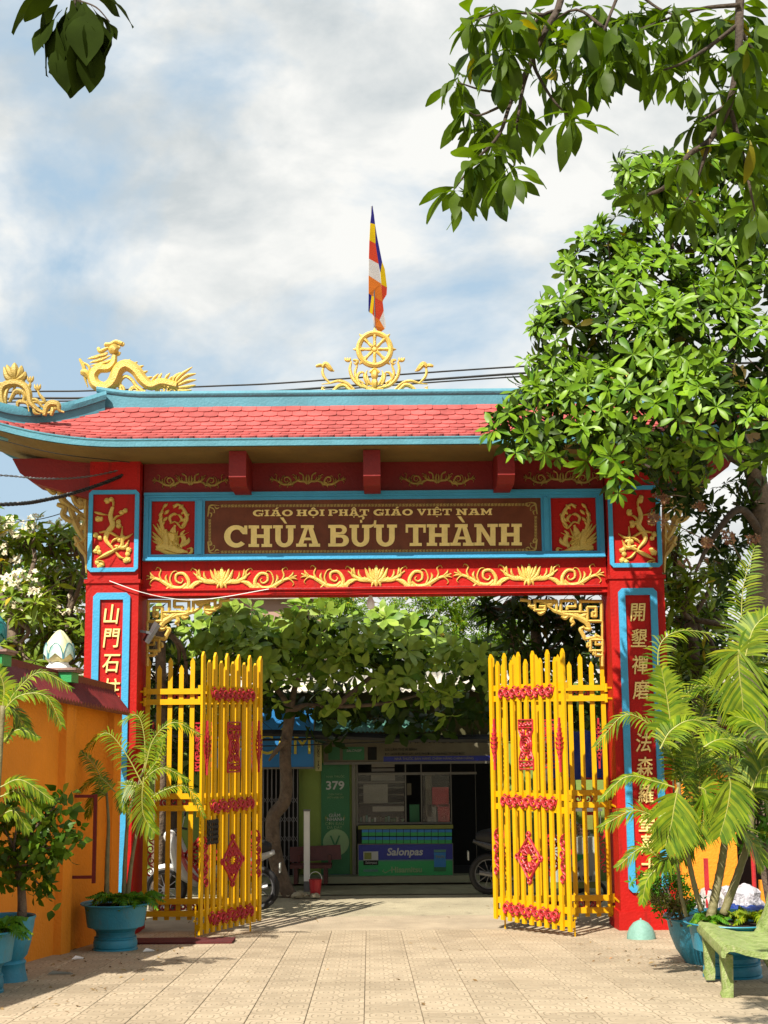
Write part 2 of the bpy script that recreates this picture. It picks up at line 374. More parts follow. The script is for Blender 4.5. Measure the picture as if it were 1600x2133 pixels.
st_r = N.new('ShaderNodeMapRange'); st_r.inputs[1].default_value = .53; st_r.inputs[2].default_value = .70; st_r.inputs[4].default_value = .45; L.new(st_n.outputs['Fac'], st_r.inputs[0])
brk = mth('GREATER_THAN', nn.outputs['Fac'], .40)
gro = mth('MULTIPLY', gro, brk)
ca = N.new('ShaderNodeMix'); ca.data_type = 'RGBA'; ca.inputs[6].default_value = (.25, .198, .13, 1); ca.inputs[7].default_value = (.42, .34, .235, 1)
mr = N.new('ShaderNodeMapRange'); mr.inputs[1].default_value = .3; mr.inputs[2].default_value = .66; L.new(mth('ADD', mth('MULTIPLY', nn.outputs['Fac'], .8), mth('ADD', mth('MULTIPLY', oi.outputs['Random'], .16), mth('MULTIPLY', n3.outputs['Fac'], .12))), mr.inputs[0]); L.new(mr.outputs[0], ca.inputs[0])
cb = N.new('ShaderNodeMix'); cb.data_type = 'RGBA'; cb.inputs[7].default_value = (.09, .07, .04, 1); L.new(mth('MULTIPLY', gro, .55), cb.inputs[0]); L.new(ca.outputs[2], cb.inputs[6])
cc_ = N.new('ShaderNodeMix'); cc_.data_type = 'RGBA'; cc_.inputs[7].default_value = (.16, .125, .085, 1); L.new(st_r.outputs[0], cc_.inputs[0]); L.new(cb.outputs[2], cc_.inputs[6]); L.new(cc_.outputs[2], p.inputs['Base Color']); p.inputs['Roughness'].default_value = .8
bp = N.new('ShaderNodeBump'); bp.inputs['Strength'].default_value = .5; bp.inputs['Distance'].default_value = .012
L.new(mth('SUBTRACT', mth('MULTIPLY', n3.outputs['Fac'], .3), gro), bp.inputs['Height']); L.new(bp.outputs[0], p.inputs['Normal'])
M['paver'] = mt
grout = sheet('pavement', [-5.5, 5.5], [4, 16.5], lambda x, y: gz(y)-.012, paint('dirty_joint', (.30, .24, .16), .9, .3, 5, .4))
tb = B(); hw, hh, e_ = .1975, .2992, .003
tb.add([(-hw, -hh, -.02), (hw, -hh, -.02), (hw, hh, -.02), (-hw, hh, -.02), (-hw, -hh, -e_), (hw, -hh, -e_), (hw, hh, -e_), (-hw, hh, -e_),
        (-hw+e_, -hh+.001, 0), (hw-e_, -hh+.001, 0), (hw-e_, hh-.001, 0), (-hw+e_, hh-.001, 0)],
       [(8, 9, 10, 11)] + [(i, (i+1) % 4, 4+(i+1) % 4, 4+i) for i in range(4)] + [(4+i, 4+(i+1) % 4, 8+(i+1) % 4, 8+i) for i in range(4)])
o0 = tb.build('tile', 'paver'); me_t = o0.data; bpy.data.objects.remove(o0)
ang = -.0125; far = B(); nt_ = 0; rest = B()
for j in range(-1, 13):
    for i in range(-11, 12):
        Y = 9.0 + j*.6; X = -.155 + i*.4 + (Y-9)*ang + .2
        if Y > 16.2 or Y < 8.3: continue
        vis = abs(X) < Y*.29+.2 and -3.5 < X < 3.5
        z = gz(Y)+RU(-.0012, .0012)
        Tm = Matrix.Translation((X, Y, z)) @ Matrix.Rotation(math.atan(-SL), 4, 'X') @ Matrix.Rotation(-ang, 4, 'Z')
        if vis and nt_ < 300:
            o = link('tile', me_t, grout); o.matrix_local = Tm; nt_ += 1
        else:
            rest.add([Tm @ v_.co for v_ in me_t.vertices], [list(pp.vertices) for pp in me_t.polygons])
o = rest.build('tile_edge_rows', 'paver', grout); tag(o, kind='stuff')
# the street beyond the gate
ar = B(); n = 40                                   # bowed apron where the paving ends
vs = []; 
for i in range(n+1):
    X = -7 + 14*i/n; vs += [(X, 16.42, -.008), (X, 17.75 - .03*(X-.3)**2, -.008)]
ar.add(vs, [(2*i, 2*i+2, 2*i+3, 2*i+1) for i in range(n)])
tag(ar.build('path', paint('pale_apron_paving', (.56, .455, .32), .85, .2, 1.5, .4, 40, dirt=(.2, .17, .11), dirt_amt=.4)), kind='structure')
sheet('road', [-60, 60], [17.0, 20.3], lambda x, y: -.02, 'concrete')
sheet('sidewalk', [-60, -8, 8, 60], [20.0, 21.45], lambda x, y: -.006, 'pavement_edge')
# ================================================================== GATE
gate = thing('temple_gate', 'red and blue temple gate with curved rose tiled roof over two square pillars', 'gate', (-.12, 16.5, 0))
PF = 16.2; PBK = 16.85
def framed(b, x0, x1, z0, z1, w, y, dep, ch):      # flat band frame with clipped outer corners
    o_ = [(x0+ch, z0), (x1-ch, z0), (x1, z0+ch), (x1, z1-ch), (x1-ch, z1), (x0+ch, z1), (x0, z1-ch), (x0, z0+ch)]
    i_ = [(x0+w, z0+w), (x1-w, z0+w), (x1-w, z0+w), (x1-w, z1-w), (x1-w, z1-w), (x0+w, z1-w), (x0+w, z1-w), (x0+w, z0+w)]
    vs = [(a, y-dep, c) for a, c in o_] + [(a, y-dep, c) for a, c in i_] + [(a, y, c) for a, c in o_] + [(a, y, c) for a, c in i_]
    fs = []
    for k in range(8):
        l = (k+1) % 8
        if i_[k] == i_[l]: fs.append((k, l, 8+k)); fs.append((k, 16+k, 16+l, l))
        else: fs += [(k, l, 8+l, 8+k), (k, 16+k, 16+l, l), (8+k, 8+l, 24+l, 24+k)]
    return b.add(vs, fs)
def pillar(x0, x1, chars, cx_px, label):
    b = B()
    b.box(x0, x1, PF, PBK, -.1, 4.055); b.box(x0-.02, x1+.02, PF-.02, PBK+.02, 4.055, 4.10); b.box(x0+.012, x1-.012, PF+.012, PBK-.012, 4.10, 5.6)
    b.box(x0-.03, x1+.03, PF-.03, PBK+.03, -.1, .22)
    pl = b.build('pillar', 'red', gate); pl['label'] = label
    f1 = B(); framed(f1, x0+.095, x1-.095, .43, 3.94, .082, PF, .03, .045); f1.build('panel_frame', 'blue', pl)
    f2 = B(); framed(f2, x0+.012, x1-.012, 4.19, 5.18, .05, PF+.012, .035, .04); f2.build('panel_frame', 'blue', pl)
    for ch, y in chars:
        q = P(cx_px(y), y, PF)
        text(ch, .235 if len(chars) > 5 else .25, 'gold_letter', 'letter', pl, (q.x, PF-.012, q.z), rot=(R(90), 0, 0), ext=.008, bev=.003, sx=.84, shear=.12)
    return pl
pl_l = pillar(-3.56, -2.93, [('山', 1283), ('門', 1332), ('石', 1384), ('柱', 1438)], lambda y: 231, 'left pillar with four gold characters and a lotus branch relief')
pl_r = pillar(2.68, 3.33, [('開', 1278), ('墾', 1333), ('禪', 1388), ('磨', 1440), ('法', 1550), ('森', 1600), ('羅', 1656), ('聖', 1716), ('萬', 1762), ('士', 1808)],
              lambda y: 1327 + (y-1278)*.045, 'right pillar with a long column of gold characters, dappled by tree shade')
# crossbeam
BY = 16.40
b = B(); b.box(-2.93, 2.68, BY, 16.78, 3.975, 5.6); b.box(-2.93, 2.68, BY-.02, 16.76, 3.915, 3.975)
b.box(-2.93, 2.68, BY-.045, BY, 3.975, 4.0)
beam = b.build('crossbeam', 'red', gate)
b = B(); b.box(-2.925, 2.675, BY-.012, BY+.1, 5.17, 5.598); b.build('frieze_board', 'frieze_red', beam)
b = B(); X0, X1, Z0, Z1 = -2.91, 2.66, 4.335, 5.17
b.box(X0, X1, BY-.07, BY, 5.11, Z1); b.box(X0, X1, BY-.09, BY-.07, 5.135, Z1-.004); b.box(X0, X1, BY-.045, BY, 5.07, 5.11)
b.box(X0, X1, BY-.07, BY, Z0, 4.38); b.box(X0, X1, BY-.045, BY, 4.38, 4.415); b.box(X0, X1, BY-.1, BY-.07, Z0+.003, 4.36)
for xa, xb in ((X0, X0+.055), (X1-.055, X1)): b.box(xa, xb, BY-.07, BY, 4.38, 5.11)
for xa, xb in ((X0+.055, X0+.085), (X1-.085, X1-.055)): b.box(xa, xb, BY-.045, BY, 4.415, 5.07)
for xc in (-2.235, 1.965):
    b.box(xc-.03, xc+.03, BY-.07, BY, 4.415, 5.07); b.box(xc-.06, xc-.03, BY-.045, BY, 4.415, 5.07); b.box(xc+.03, xc+.06, BY-.045, BY, 4.415, 5.07)
b.build('panel_frame', 'blue', beam)
# projecting joists under the eave
for x in (500, 775, 1050):
    q = P(x, 970, 15.9).x
    b = B(); b.prism([(0, 0), (0, 0), (0, 0)], 0, 0) if False else None
    pr = [(15.62, 5.22), (15.75, 5.13), (16.39, 5.13), (16.39, 5.53), (15.62, 5.53)]
    b.add([(q+s*.1, yy, zz) for s in (-1, 1) for yy, zz in pr], [(0, 1, 2, 3, 4), (9, 8, 7, 6, 5)] + [(i, 5+i, 5+(i+1) % 5, (i+1) % 5) for i in range(5)])
    b.build('joist', 'frieze_red', gate)
# wing beams outside the pillars
for s, xa, lab in ((-1, -3.56, None), (1, 3.33, None)):
    b = B(); x2 = xa + s*.86
    poly = [(xa, 5.10), (xa, 5.60), (x2+s*.1, 5.60), (x2, 5.42), (x2-s*.16, 5.30)]
    if s < 0: poly = poly[::-1]
    b.prism(poly, 16.3, 16.8); b.build('wing_beam', 'frieze_red', gate)
# ---- roof: hipped, corners swept up
XC = -.115; HX = 3.30; EX = 4.95                       # half ridge, half eave
def lift(x, f=1.):
    d = max(0, abs(x-XC)-2.9); return .105*d*d*f
EY0, EY1 = 15.40, 17.60; RY = 16.5
def slope(x, v, rear=False):                         # v 0 at ridge, 1 at eave
    z = 6.23 - .60*v - .06*math.sin(math.pi*v)
    y = RY-.10 - (RY-.10-EY0)*v
    if rear: y = 2*RY - y
    return Vector((x, y, z + lift(x, max(0, v)**1.2)))
def hipx(v): return HX + (EX-HX)*v
def roofsurf(b, rear):
    nv, nx = 8, 24
    vs = [slope(XC + (-1+2*i/nx)*hipx(j/nv), j/nv, rear) for j in range(nv+1) for i in range(nx+1)]
    fs = [(j*(nx+1)+i, (j+1)*(nx+1)+i, (j+1)*(nx+1)+i+1, j*(nx+1)+i+1) for j in range(nv) for i in range(nx)]
    b.add([v_+Vector((0, 0, -.02)) for v_ in vs], fs)
b = B(); roofsurf(b, False); roofsurf(b, True)
for s in (-1, 1):                                      # hip ends
    nv, nx = 6, 8; vs = []
    for j in range(nv+1):
        v_ = j/nv
        a = slope(XC+s*hipx(v_), v_); c = slope(XC+s*hipx(v_), v_, True)
        for i in range(nx+1):
            t = i/nx; q = a.lerp(c, t); q.z -= .16*v_*math.sin(math.pi*t)+.02; q.x -= s*.12*v_*math.sin(math.pi*t); vs.append(q)
    b.add(vs, [(j*(nx+1)+i, (j+1)*(nx+1)+i, (j+1)*(nx+1)+i+1, j*(nx+1)+i+1) for j in range(nv) for i in range(nx)])
rd = b.build('roof_deck', 'tile_red', gate, True)
# tiles
tile = B(); tw = .176
out_ = [(-tw/2, .17), (tw/2, .17), (tw/2, .03)] + [(tw/2*math.cos(R(a)), .03-.045*math.sin(R(a))) for a in (30, 60, 90, 120, 150)] + [(-tw/2, .03)]
n = len(out_); tile.add([(x, y, .024) for x, y in out_] + [(x, y, 0) for x, y in out_], [tuple(range(n))[::-1]] + [(i, (i+1) % n, n+(i+1) % n, n+i) for i in range(n)])
o0 = tile.build('roof_tile', 'tile_red'); me_rt = o0.data; bpy.data.objects.remove(o0)
rows = 8; cnt = 0; oth = B()
for rear in (False, True):
    for k in range(rows):
        v_ = 1 - (k+.12)/rows
        for i in range(-30, 31):
            x = XC + (i + .5*(k % 2))*.18
            if abs(x-XC) > hipx(v_) - .05: continue
            a = slope(x, v_, rear); c = slope(x, v_-.12, rear); dx = slope(x+.05, v_, rear)-slope(x-.05, v_, rear)
            yv = (c-a).normalized(); xv = dx.normalized()
            if rear: xv = -xv
            zv = xv.cross(yv).normalized(); yv = zv.cross(xv)
            Tm = Matrix(((xv.x, yv.x, zv.x, a.x), (xv.y, yv.y, zv.y, a.y), (xv.z, yv.z, zv.z, a.z+.006), (0, 0, 0, 1)))
            Tm = Tm @ Matrix.Rotation(R(-5+RU(-1.2, 1.2)), 4, 'X')
            if not rear and x < 2.05 and cnt < 300:
                o = link('roof_tile', me_rt, gate); o.matrix_local = Matrix.Translation(-gate.location) @ Tm; cnt += 1
            else: oth.add([Tm @ w.co for w in me_rt.vertices], [list(f.vertices) for f in me_rt.polygons])
print('roof tiles', cnt)
tag(oth.build('rear_roof_tiles', 'tile_red', gate), kind='stuff')
# sweep a profile (n,z offsets) along a path
def sweep(b, path, prof, side):
    n = len(prof); vs = []
    for i, p_ in enumerate(path):
        d = path[min(i+1, len(path)-1)] - path[max(i-1, 0)]; d = Vector((d.x, d.y, 0)).normalized(); s_ = Vector((d.y, -d.x, 0))*side
        for a, h in prof: vs.append(p_ + s_*a + Vector((0, 0, h)))
    m_ = len(path); fs = [(i*n+k, i*n+(k+1) % n, (i+1)*n+(k+1) % n, (i+1)*n+k) for i in range(m_-1) for k in range(n)]
    b.add(vs, fs + [tuple(range(n-1, -1, -1)), tuple(range((m_-1)*n, m_*n))])
for rear in (False, True):
    b = B(); path = [slope(XC + (-1+2*i/60)*EX, 1, rear) for i in range(61)]
    sweep(b, path, [(-.03, -.09), (.035, -.09), (.035, -.03), (.045, -.015), (.045, .0), (-.03, .0)], -1 if rear else 1)
    b.build('eave_fascia', 'ridge_blue', gate)
for s in (-1, 1):
    b = B(); a = slope(XC+s*EX, 1); c = slope(XC+s*EX, 1, True); path = []
    for i in range(13):
        t = i/12; q = a.lerp(c, t); q.z -= .16*math.sin(math.pi*t); q.x -= s*.12*math.sin(math.pi*t); path.append(q)
    sweep(b, path, [(-.03, -.11), (.035, -.11), (.035, .01), (-.03, .01)], s)
    b.build('eave_fascia', 'ridge_blue', gate)
# soffit
b = B(); nx, ny = 40, 4; vs = []
for j in range(ny+1):
    t = j/ny
    for i in range(nx+1):
        x = XC + (-1+2*i/nx)*(EX-.03); e0 = slope(x, 1); y = EY0 + (EY1-EY0)*t
        sag = .13*math.sin(math.pi*t)*max(0, (abs(x-XC)-2.9)/2.0)
        vs.append((x - (1 if x > XC else -1)*.12*math.sin(math.pi*t)*max(0, (abs(x-XC)-2.9)/2.0), y, e0.z-.095-sag))
b.add(vs, [(j*(nx+1)+i, (j+1)*(nx+1)+i, (j+1)*(nx+1)+i+1, j*(nx+1)+i+1) for j in range(ny) for i in range(nx)])
b.build('soffit', 'ochre', gate)
# main ridge with upswept ends, two stepped courses
b = B(); path = []
for i in range(41):
    x = XC + (-1+2*i/40)*(HX+.12); d = max(0, abs(x-XC)-2.75); path.append(Vector((x, RY, 6.30 + .16*d*d)))
sweep(b, path, [(-.10, -.12), (.10, -.12), (.10, .075), (.115, .085), (.125, .115), (.105, .15), (.0, .16), (-.105, .15), (-.125, .115), (-.115, .085), (-.10, .075)], 1)
b.build('main_ridge', 'ridge_blue', gate, True)
for s in (-1, 1):
    for rear in (False, True):
        b = B(); path = []
        ctrl = [(.02, .10, -.12), (.25, .06, .08), (.5, .03, .3), (.75, .12, .6), (1.0, .34, 1.0), (1.12, .52, 1.2)]
        for t, dz, _ in ctrl:
            q = slope(XC+s*hipx(min(t, 1)), min(t, 1), rear)
            if t > 1: q = q + (slope(XC+s*hipx(1), 1, rear)-slope(XC+s*hipx(.9), .9, rear))*(t-1)*8*.8
            path.append(q + Vector((0, 0, dz*.55)))
        path = cat(path, 6)
        sweep(b, path, [(-.08, -.24), (.08, -.24), (.08, .05), (.115, .06), (.125, .12), (.10, .17), (-.10, .17), (-.125, .12), (-.115, .06), (-.08, .05)], 1)
        b.build('hip_ridge', 'ridge_blue', gate, True)
# ================================================================== RELIEFS ON THE GATE
def vinehalf(o, s=1):                               # half of a lotus-vine ornament, centre (0,0), reaching x=500
    S = lambda pts: [(x*s, y) for x, y in pts]
    o.st(S([(0, 45), (45, 30), (110, 25), (150, 0), (190, -30)]), 26, vine)
    o.st(S([(120, 22), (160, 0), (165, -40), (195, -62), (205, -45)]), 14, tapr); o.st(S([(135, 15), (150, -30), (150, -58)]), 13, lensp)
    o.st(S([(90, 25), (115, -5), (118, -40)]), 12, lensp)
    o.st(S([(110, 25), (170, 35), (205, 65), (250, 75), (270, 110)]), 26, lensp)
    o.st(S([(150, 35), (185, 60), (200, 92), (215, 85)]), 13, tapr)
    o.st(S([(225, 70), (222, 20), (255, -25), (300, -20), (305, 20), (275, 38), (258, 20), (268, 6)]), 22, tapr)
    o.st(S([(235, 40), (270, 70), (330, 65), (390, 30), (440, 5), (500, -12)]), 24, vine)
    o.st(S([(330, 60), (345, 15), (330, -30), (305, -42), (292, -28)]), 12, tapr); o.st(S([(350, 50), (372, 10), (365, -20)]), 13, lensp)
    o.st(S([(345, 60), (372, 85), (362, 105), (345, 100)]), 13, tapr)
    o.st(S([(400, 25), (415, -15), (405, -50), (428, -68), (440, -50)]), 12, tapr); o.st(S([(415, 18), (452, 12), (480, 40), (470, 58)]), 13, tapr)
    o.st(S([(440, 5), (470, -18), (478, -38)]), 11, lensp); o.st(S([(445, 8), (480, 6), (505, 14)]), 10, lensp)
def lotus(o):
    for s in (-1, 1):
        for a, m_, c, w in (((8, 35), (48, 12), (76, -52), 20), ((6, 32), (30, 0), (50, -62), 20), ((5, 30), (60, 35), (80, 5), 15), ((5, 35), (22, 50), (32, 78), 14), ((3, 28), (14, -8), (26, -45), 16)):
            o.st([(a[0]*s, a[1]), (m_[0]*s, m_[1]), (c[0]*s, c[1])], w, lensp)
    o.st([(0, 75), (0, 5), (0, -68)], 32, lensp); o.st([(0, 80), (0, 50), (0, 20)], 22, lensp, dep=.03)
for cx, cy in ((462, 1203), (784, 1199), (1102, 1196)):
    o = Orn(BY-.002, cx, cy, .3125, dep=.022); lotus(o); vinehalf(o); vinehalf(o, -1); o.b.build('lotus_vine_relief', 'gold', beam, True)
for cx, cy in ((397, 1000), (641, 998), (911, 996), (1170, 994)):
    o = Orn(BY-.014, cx, cy, .158, dep=.02)
    vinehalf(o); vinehalf(o, -1)
    for s in (-1, 1): o.st([(0, 60), (50*s, 20), (60*s, -50), (110*s, -85), (95*s, -60)], 26, tapr); o.st([(0, 60), (20*s, 0), (10*s, -60)], 20, lensp)
    o.b.build('cloud_scroll_relief', 'gold_dark', beam, True)
def phoenix(mir, parent):
    o = Orn(BY-.003, 160, 1000, .3125, dep=.028); 
    if mir: o.ox = 160; o.mx = (2*mir-2*160)/.3125/2
    for pts, w in (([(600, 400), (575, 330), (560, 270), (565, 215), (590, 165)], 20), ([(700, 310), (735, 260), (715, 200), (680, 165), (640, 170)], 20),
                   ([(530, 455), (600, 440), (680, 470), (740, 480)], 46), ([(545, 462), (620, 490), (700, 500)], 22), ([(740, 500), (765, 480), (765, 455), (735, 460)], 18),
                   ([(640, 440), (600, 380), (590, 330)], 60), ([(660, 440), (640, 360), (655, 300)], 44), ([(690, 450), (715, 400), (700, 360), (720, 335)], 26),
                   ([(655, 380), (690, 375), (745, 350)], 10), ([(690, 440), (740, 410), (748, 385)], 26), ([(620, 290), (660, 280), (700, 320), (730, 290), (725, 250)], 11),
                   ([(630, 290), (620, 250), (650, 225), (680, 235)], 16), ([(680, 230), (700, 260), (680, 285)], 16)):
        o.st(pts, w, vine)
    for a, c in (((600, 420), (508, 295)), ((590, 430), (502, 345)), ((590, 440), (498, 372)), ((600, 410), (535, 290)), ((595, 445), (505, 405)), ((610, 400), (560, 300)), ((600, 450), (522, 462))):
        o.leaf(a, c, 17)
    for c in ((590, 172), (562, 225), (558, 262), (572, 292), (600, 215), (590, 262), (660, 172), (695, 180), (712, 215), (735, 240), (718, 265)):
        o.leaf((c[0]-16, c[1]+14), (c[0]+16, c[1]-16), 17)
    for i in range(10): o.leaf((640+RU(-35, 60), 420+RU(-70, 50)), (625+RU(-30, 60), 385+RU(-70, 50)), 12, dep=.036)
    o.dot((655, 228), 9)
    o.b.build('phoenix_relief', 'gold', parent, True)
phoenix(None, beam)
phoenix(780.5, beam)
def blossom(mir, parent):
    o = Orn(PF+.010, 160, 1000, .3125, dep=.035)
    if mir: o.mx = (2*mir-2*160)/.3125/2
    for pts, w in (([(240, 180), (225, 240), (240, 300), (205, 350), (195, 400), (235, 450), (250, 480)], 30), ([(250, 470), (190, 500), (130, 530)], 22), ([(120, 215), (160, 225), (215, 235)], 15),
                   ([(232, 290), (265, 245), (300, 235)], 12), ([(150, 350), (210, 345), (270, 375), (300, 385)], 15), ([(240, 470), (300, 440), (300, 380), (305, 310)], 20),
                   ([(260, 480), (290, 515), (330, 525)], 15), ([(130, 535), (175, 545), (185, 570)], 9), ([(290, 390), (330, 385), (375, 358)], 16), ([(255, 440), (320, 450), (350, 400)], 22), ([(240, 120), (245, 160), (240, 190)], 12), ([(300, 380), (250, 400), (225, 430)], 14)):
        o.st(pts, w, vine)
    for x, y in ((215, 130), (315, 218), (150, 272), (270, 292), (140, 375), (138, 470), (338, 478), (338, 545), (150, 560), (300, 400)):
        for k in range(3):
            a = RU(0, 6.28)+k*2.1; o.leaf((x-4*math.cos(a), y-4*math.sin(a)), (x+34*math.cos(a), y+34*math.sin(a)), 27, dep=.03)
        o.dot((x, y), 6)
    o.b.build('blossom_branch_relief', 'gold', parent, True)
blossom(None, pl_l); blossom(782.5, pl_r)
def fret(mir, lab):
    o = Orn(16.52, 290, 1230, .13125, dep=.03)
    if mir: o.mx = (2*mir-2*290)/.13125/2
    sq = lambda pts, w=26: [o.st([pts[i], pts[i+1]], w, None, 0, dep=.03) for i in range(len(pts)-1)]
    sq([(145, 500), (145, 172), (492, 172)]); sq([(480, 160), (480, 345), (800, 345)]); sq([(790, 345), (790, 162), (560, 162), (560, 262), (690, 262), (690, 300)])
    sq([(145, 490), (380, 490)]); sq([(370, 490), (370, 270), (235, 270), (235, 415), (290, 415), (290, 350), (250, 350)])
    sq([(860, 320), (860, 165), (1215, 165)]); sq([(1205, 165), (1205, 315), (1045, 315), (1045, 255), (1130, 255)]); sq([(1290, 250), (1290, 165), (1430, 150)]); sq([(1215, 250), (1290, 250)])
    sq([(130, 970), (130, 785), (320, 785), (320, 960), (130, 960)]); sq([(130, 1195), (130, 1030), (240, 1030), (240, 975)]); sq([(130, 500), (130, 790)], 20); sq([(130, 960), (130, 1040)], 20)
    sq([(160, 860), (235, 860), (235, 815)], 18); sq([(380, 345), (480, 345)], 18)
    for pts, w in (([(340, 590), (390, 500), (480, 440), (560, 380), (640, 350)], 60), ([(480, 450), (600, 400), (720, 380), (800, 350), (900, 320), (1000, 250)], 48), ([(440, 590), (480, 620), (440, 700), (400, 770), (300, 750), (200, 745)], 34),
                   ([(600, 420), (620, 480), (590, 520), (620, 560)], 34), ([(680, 400), (720, 440), (780, 420)], 34), ([(340, 590), (330, 620), (400, 610), (440, 570)], 30), ([(900, 180), (960, 220), (1060, 190), (1120, 210)], 44), ([(1050, 340), (1110, 370), (1160, 350)], 30),
                   ([(320, 880), (365, 890), (360, 840), (335, 850)], 18), ([(240, 1000), (270, 1010), (265, 970), (240, 975)], 18), ([(390, 380), (430, 400), (500, 400)], 40), ([(150, 780), (190, 740), (235, 720), (230, 690)], 26), ([(1220, 290), (1270, 260), (1250, 220)], 18)):
        o.st(pts, w, vine)
    bk = o.b.build('corner_bracket', 'gold', gate, True); bk['label'] = lab
    md = bk.modifiers.new('thick', 'SOLIDIFY'); md.thickness = .02; md.offset = 0
fret(None, 'gold fretwork bracket in the left corner of the opening'); fret(781, 'gold fretwork bracket in the right corner of the opening')
def wingscroll(mir, lab):
    o = Orn(16.55, 0, 680, .28125, dep=.03)
    if mir: o.mx = 2*mir/.28125/2
    for pts, w in (([(330, 1150), (360, 1200), (400, 1230), (390, 1180), (360, 1190)], 22), ([(370, 1190), (440, 1200), (460, 1280), (520, 1330), (620, 1400)], 34), ([(430, 1320), (480, 1340), (470, 1400), (540, 1440), (600, 1400), (560, 1350)], 26),
                   ([(480, 1220), (540, 1250), (560, 1300), (600, 1330), (650, 1300)], 26), ([(560, 1250), (600, 1240), (640, 1280)], 16), ([(520, 1350), (560, 1450), (600, 1540), (640, 1600)], 32), ([(580, 1400), (640, 1440), (600, 1500), (560, 1470)], 24),
                   ([(560, 1560), (600, 1640), (640, 1700), (645, 1800)], 28), ([(600, 1600), (645, 1560), (640, 1500)], 20), ([(560, 1620), (590, 1600), (630, 1640)], 18), ([(640, 1240), (640, 1400), (640, 1600), (645, 1820)], 20), ([(590, 1320), (610, 1290), (640, 1300)], 44), ([(480, 1260), (500, 1230), (530, 1240)], 14), ([(420, 1200), (450, 1190), (470, 1220)], 14)):
        o.st(pts, w, vine)
    for c in ((575, 1310), (600, 1330), (560, 1440), (600, 1620)): o.dot(c, 22)
    bk = o.b.build('wing_bracket', 'gold_dark', gate, True); bk['label'] = lab
    md = bk.modifiers.new('thick', 'SOLIDIFY'); md.thickness = .03; md.offset = 0
wingscroll(None, 'pierced gold scroll bracket outside the left pillar'); wingscroll(782, 'pierced gold scroll bracket outside the right pillar')
# ================================================================== NAME SIGN
SY = BY-.03
sign = thing('name_sign', 'brown granite name sign with large gold slab letters under the gate roof', 'sign', (-.135, SY, 4.74))
a0 = P(425, 1044, SY); a1 = P(1131, 1155, SY)
b = B(); b.box(-2.18, -.14, SY, BY, 4.41, 5.075); b.box(-.137, 1.91, SY, BY, 4.41, 5.075); b.build('board', 'sign_brown', sign)
def arc(cx, cz, rx, rz, a0, a1, n=10): return [(cx+rx*math.cos(R(a0+(a1-a0)*i/n)), cz+rz*math.sin(R(a0+(a1-a0)*i/n))) for i in range(n+1)]
def I_(x0, x1, s0, s1): return [(x0, 0), (x1, 0), (x1, .14), (s1, .14), (s1, .86), (x1, .86), (x1, 1), (x0, 1), (x0, .86), (s0, .86), (s0, .14), (x0, .14)]
def rc(x0, x1, z0, z1): return [(x0, z0), (x1, z0), (x1, z1), (x0, z1)]
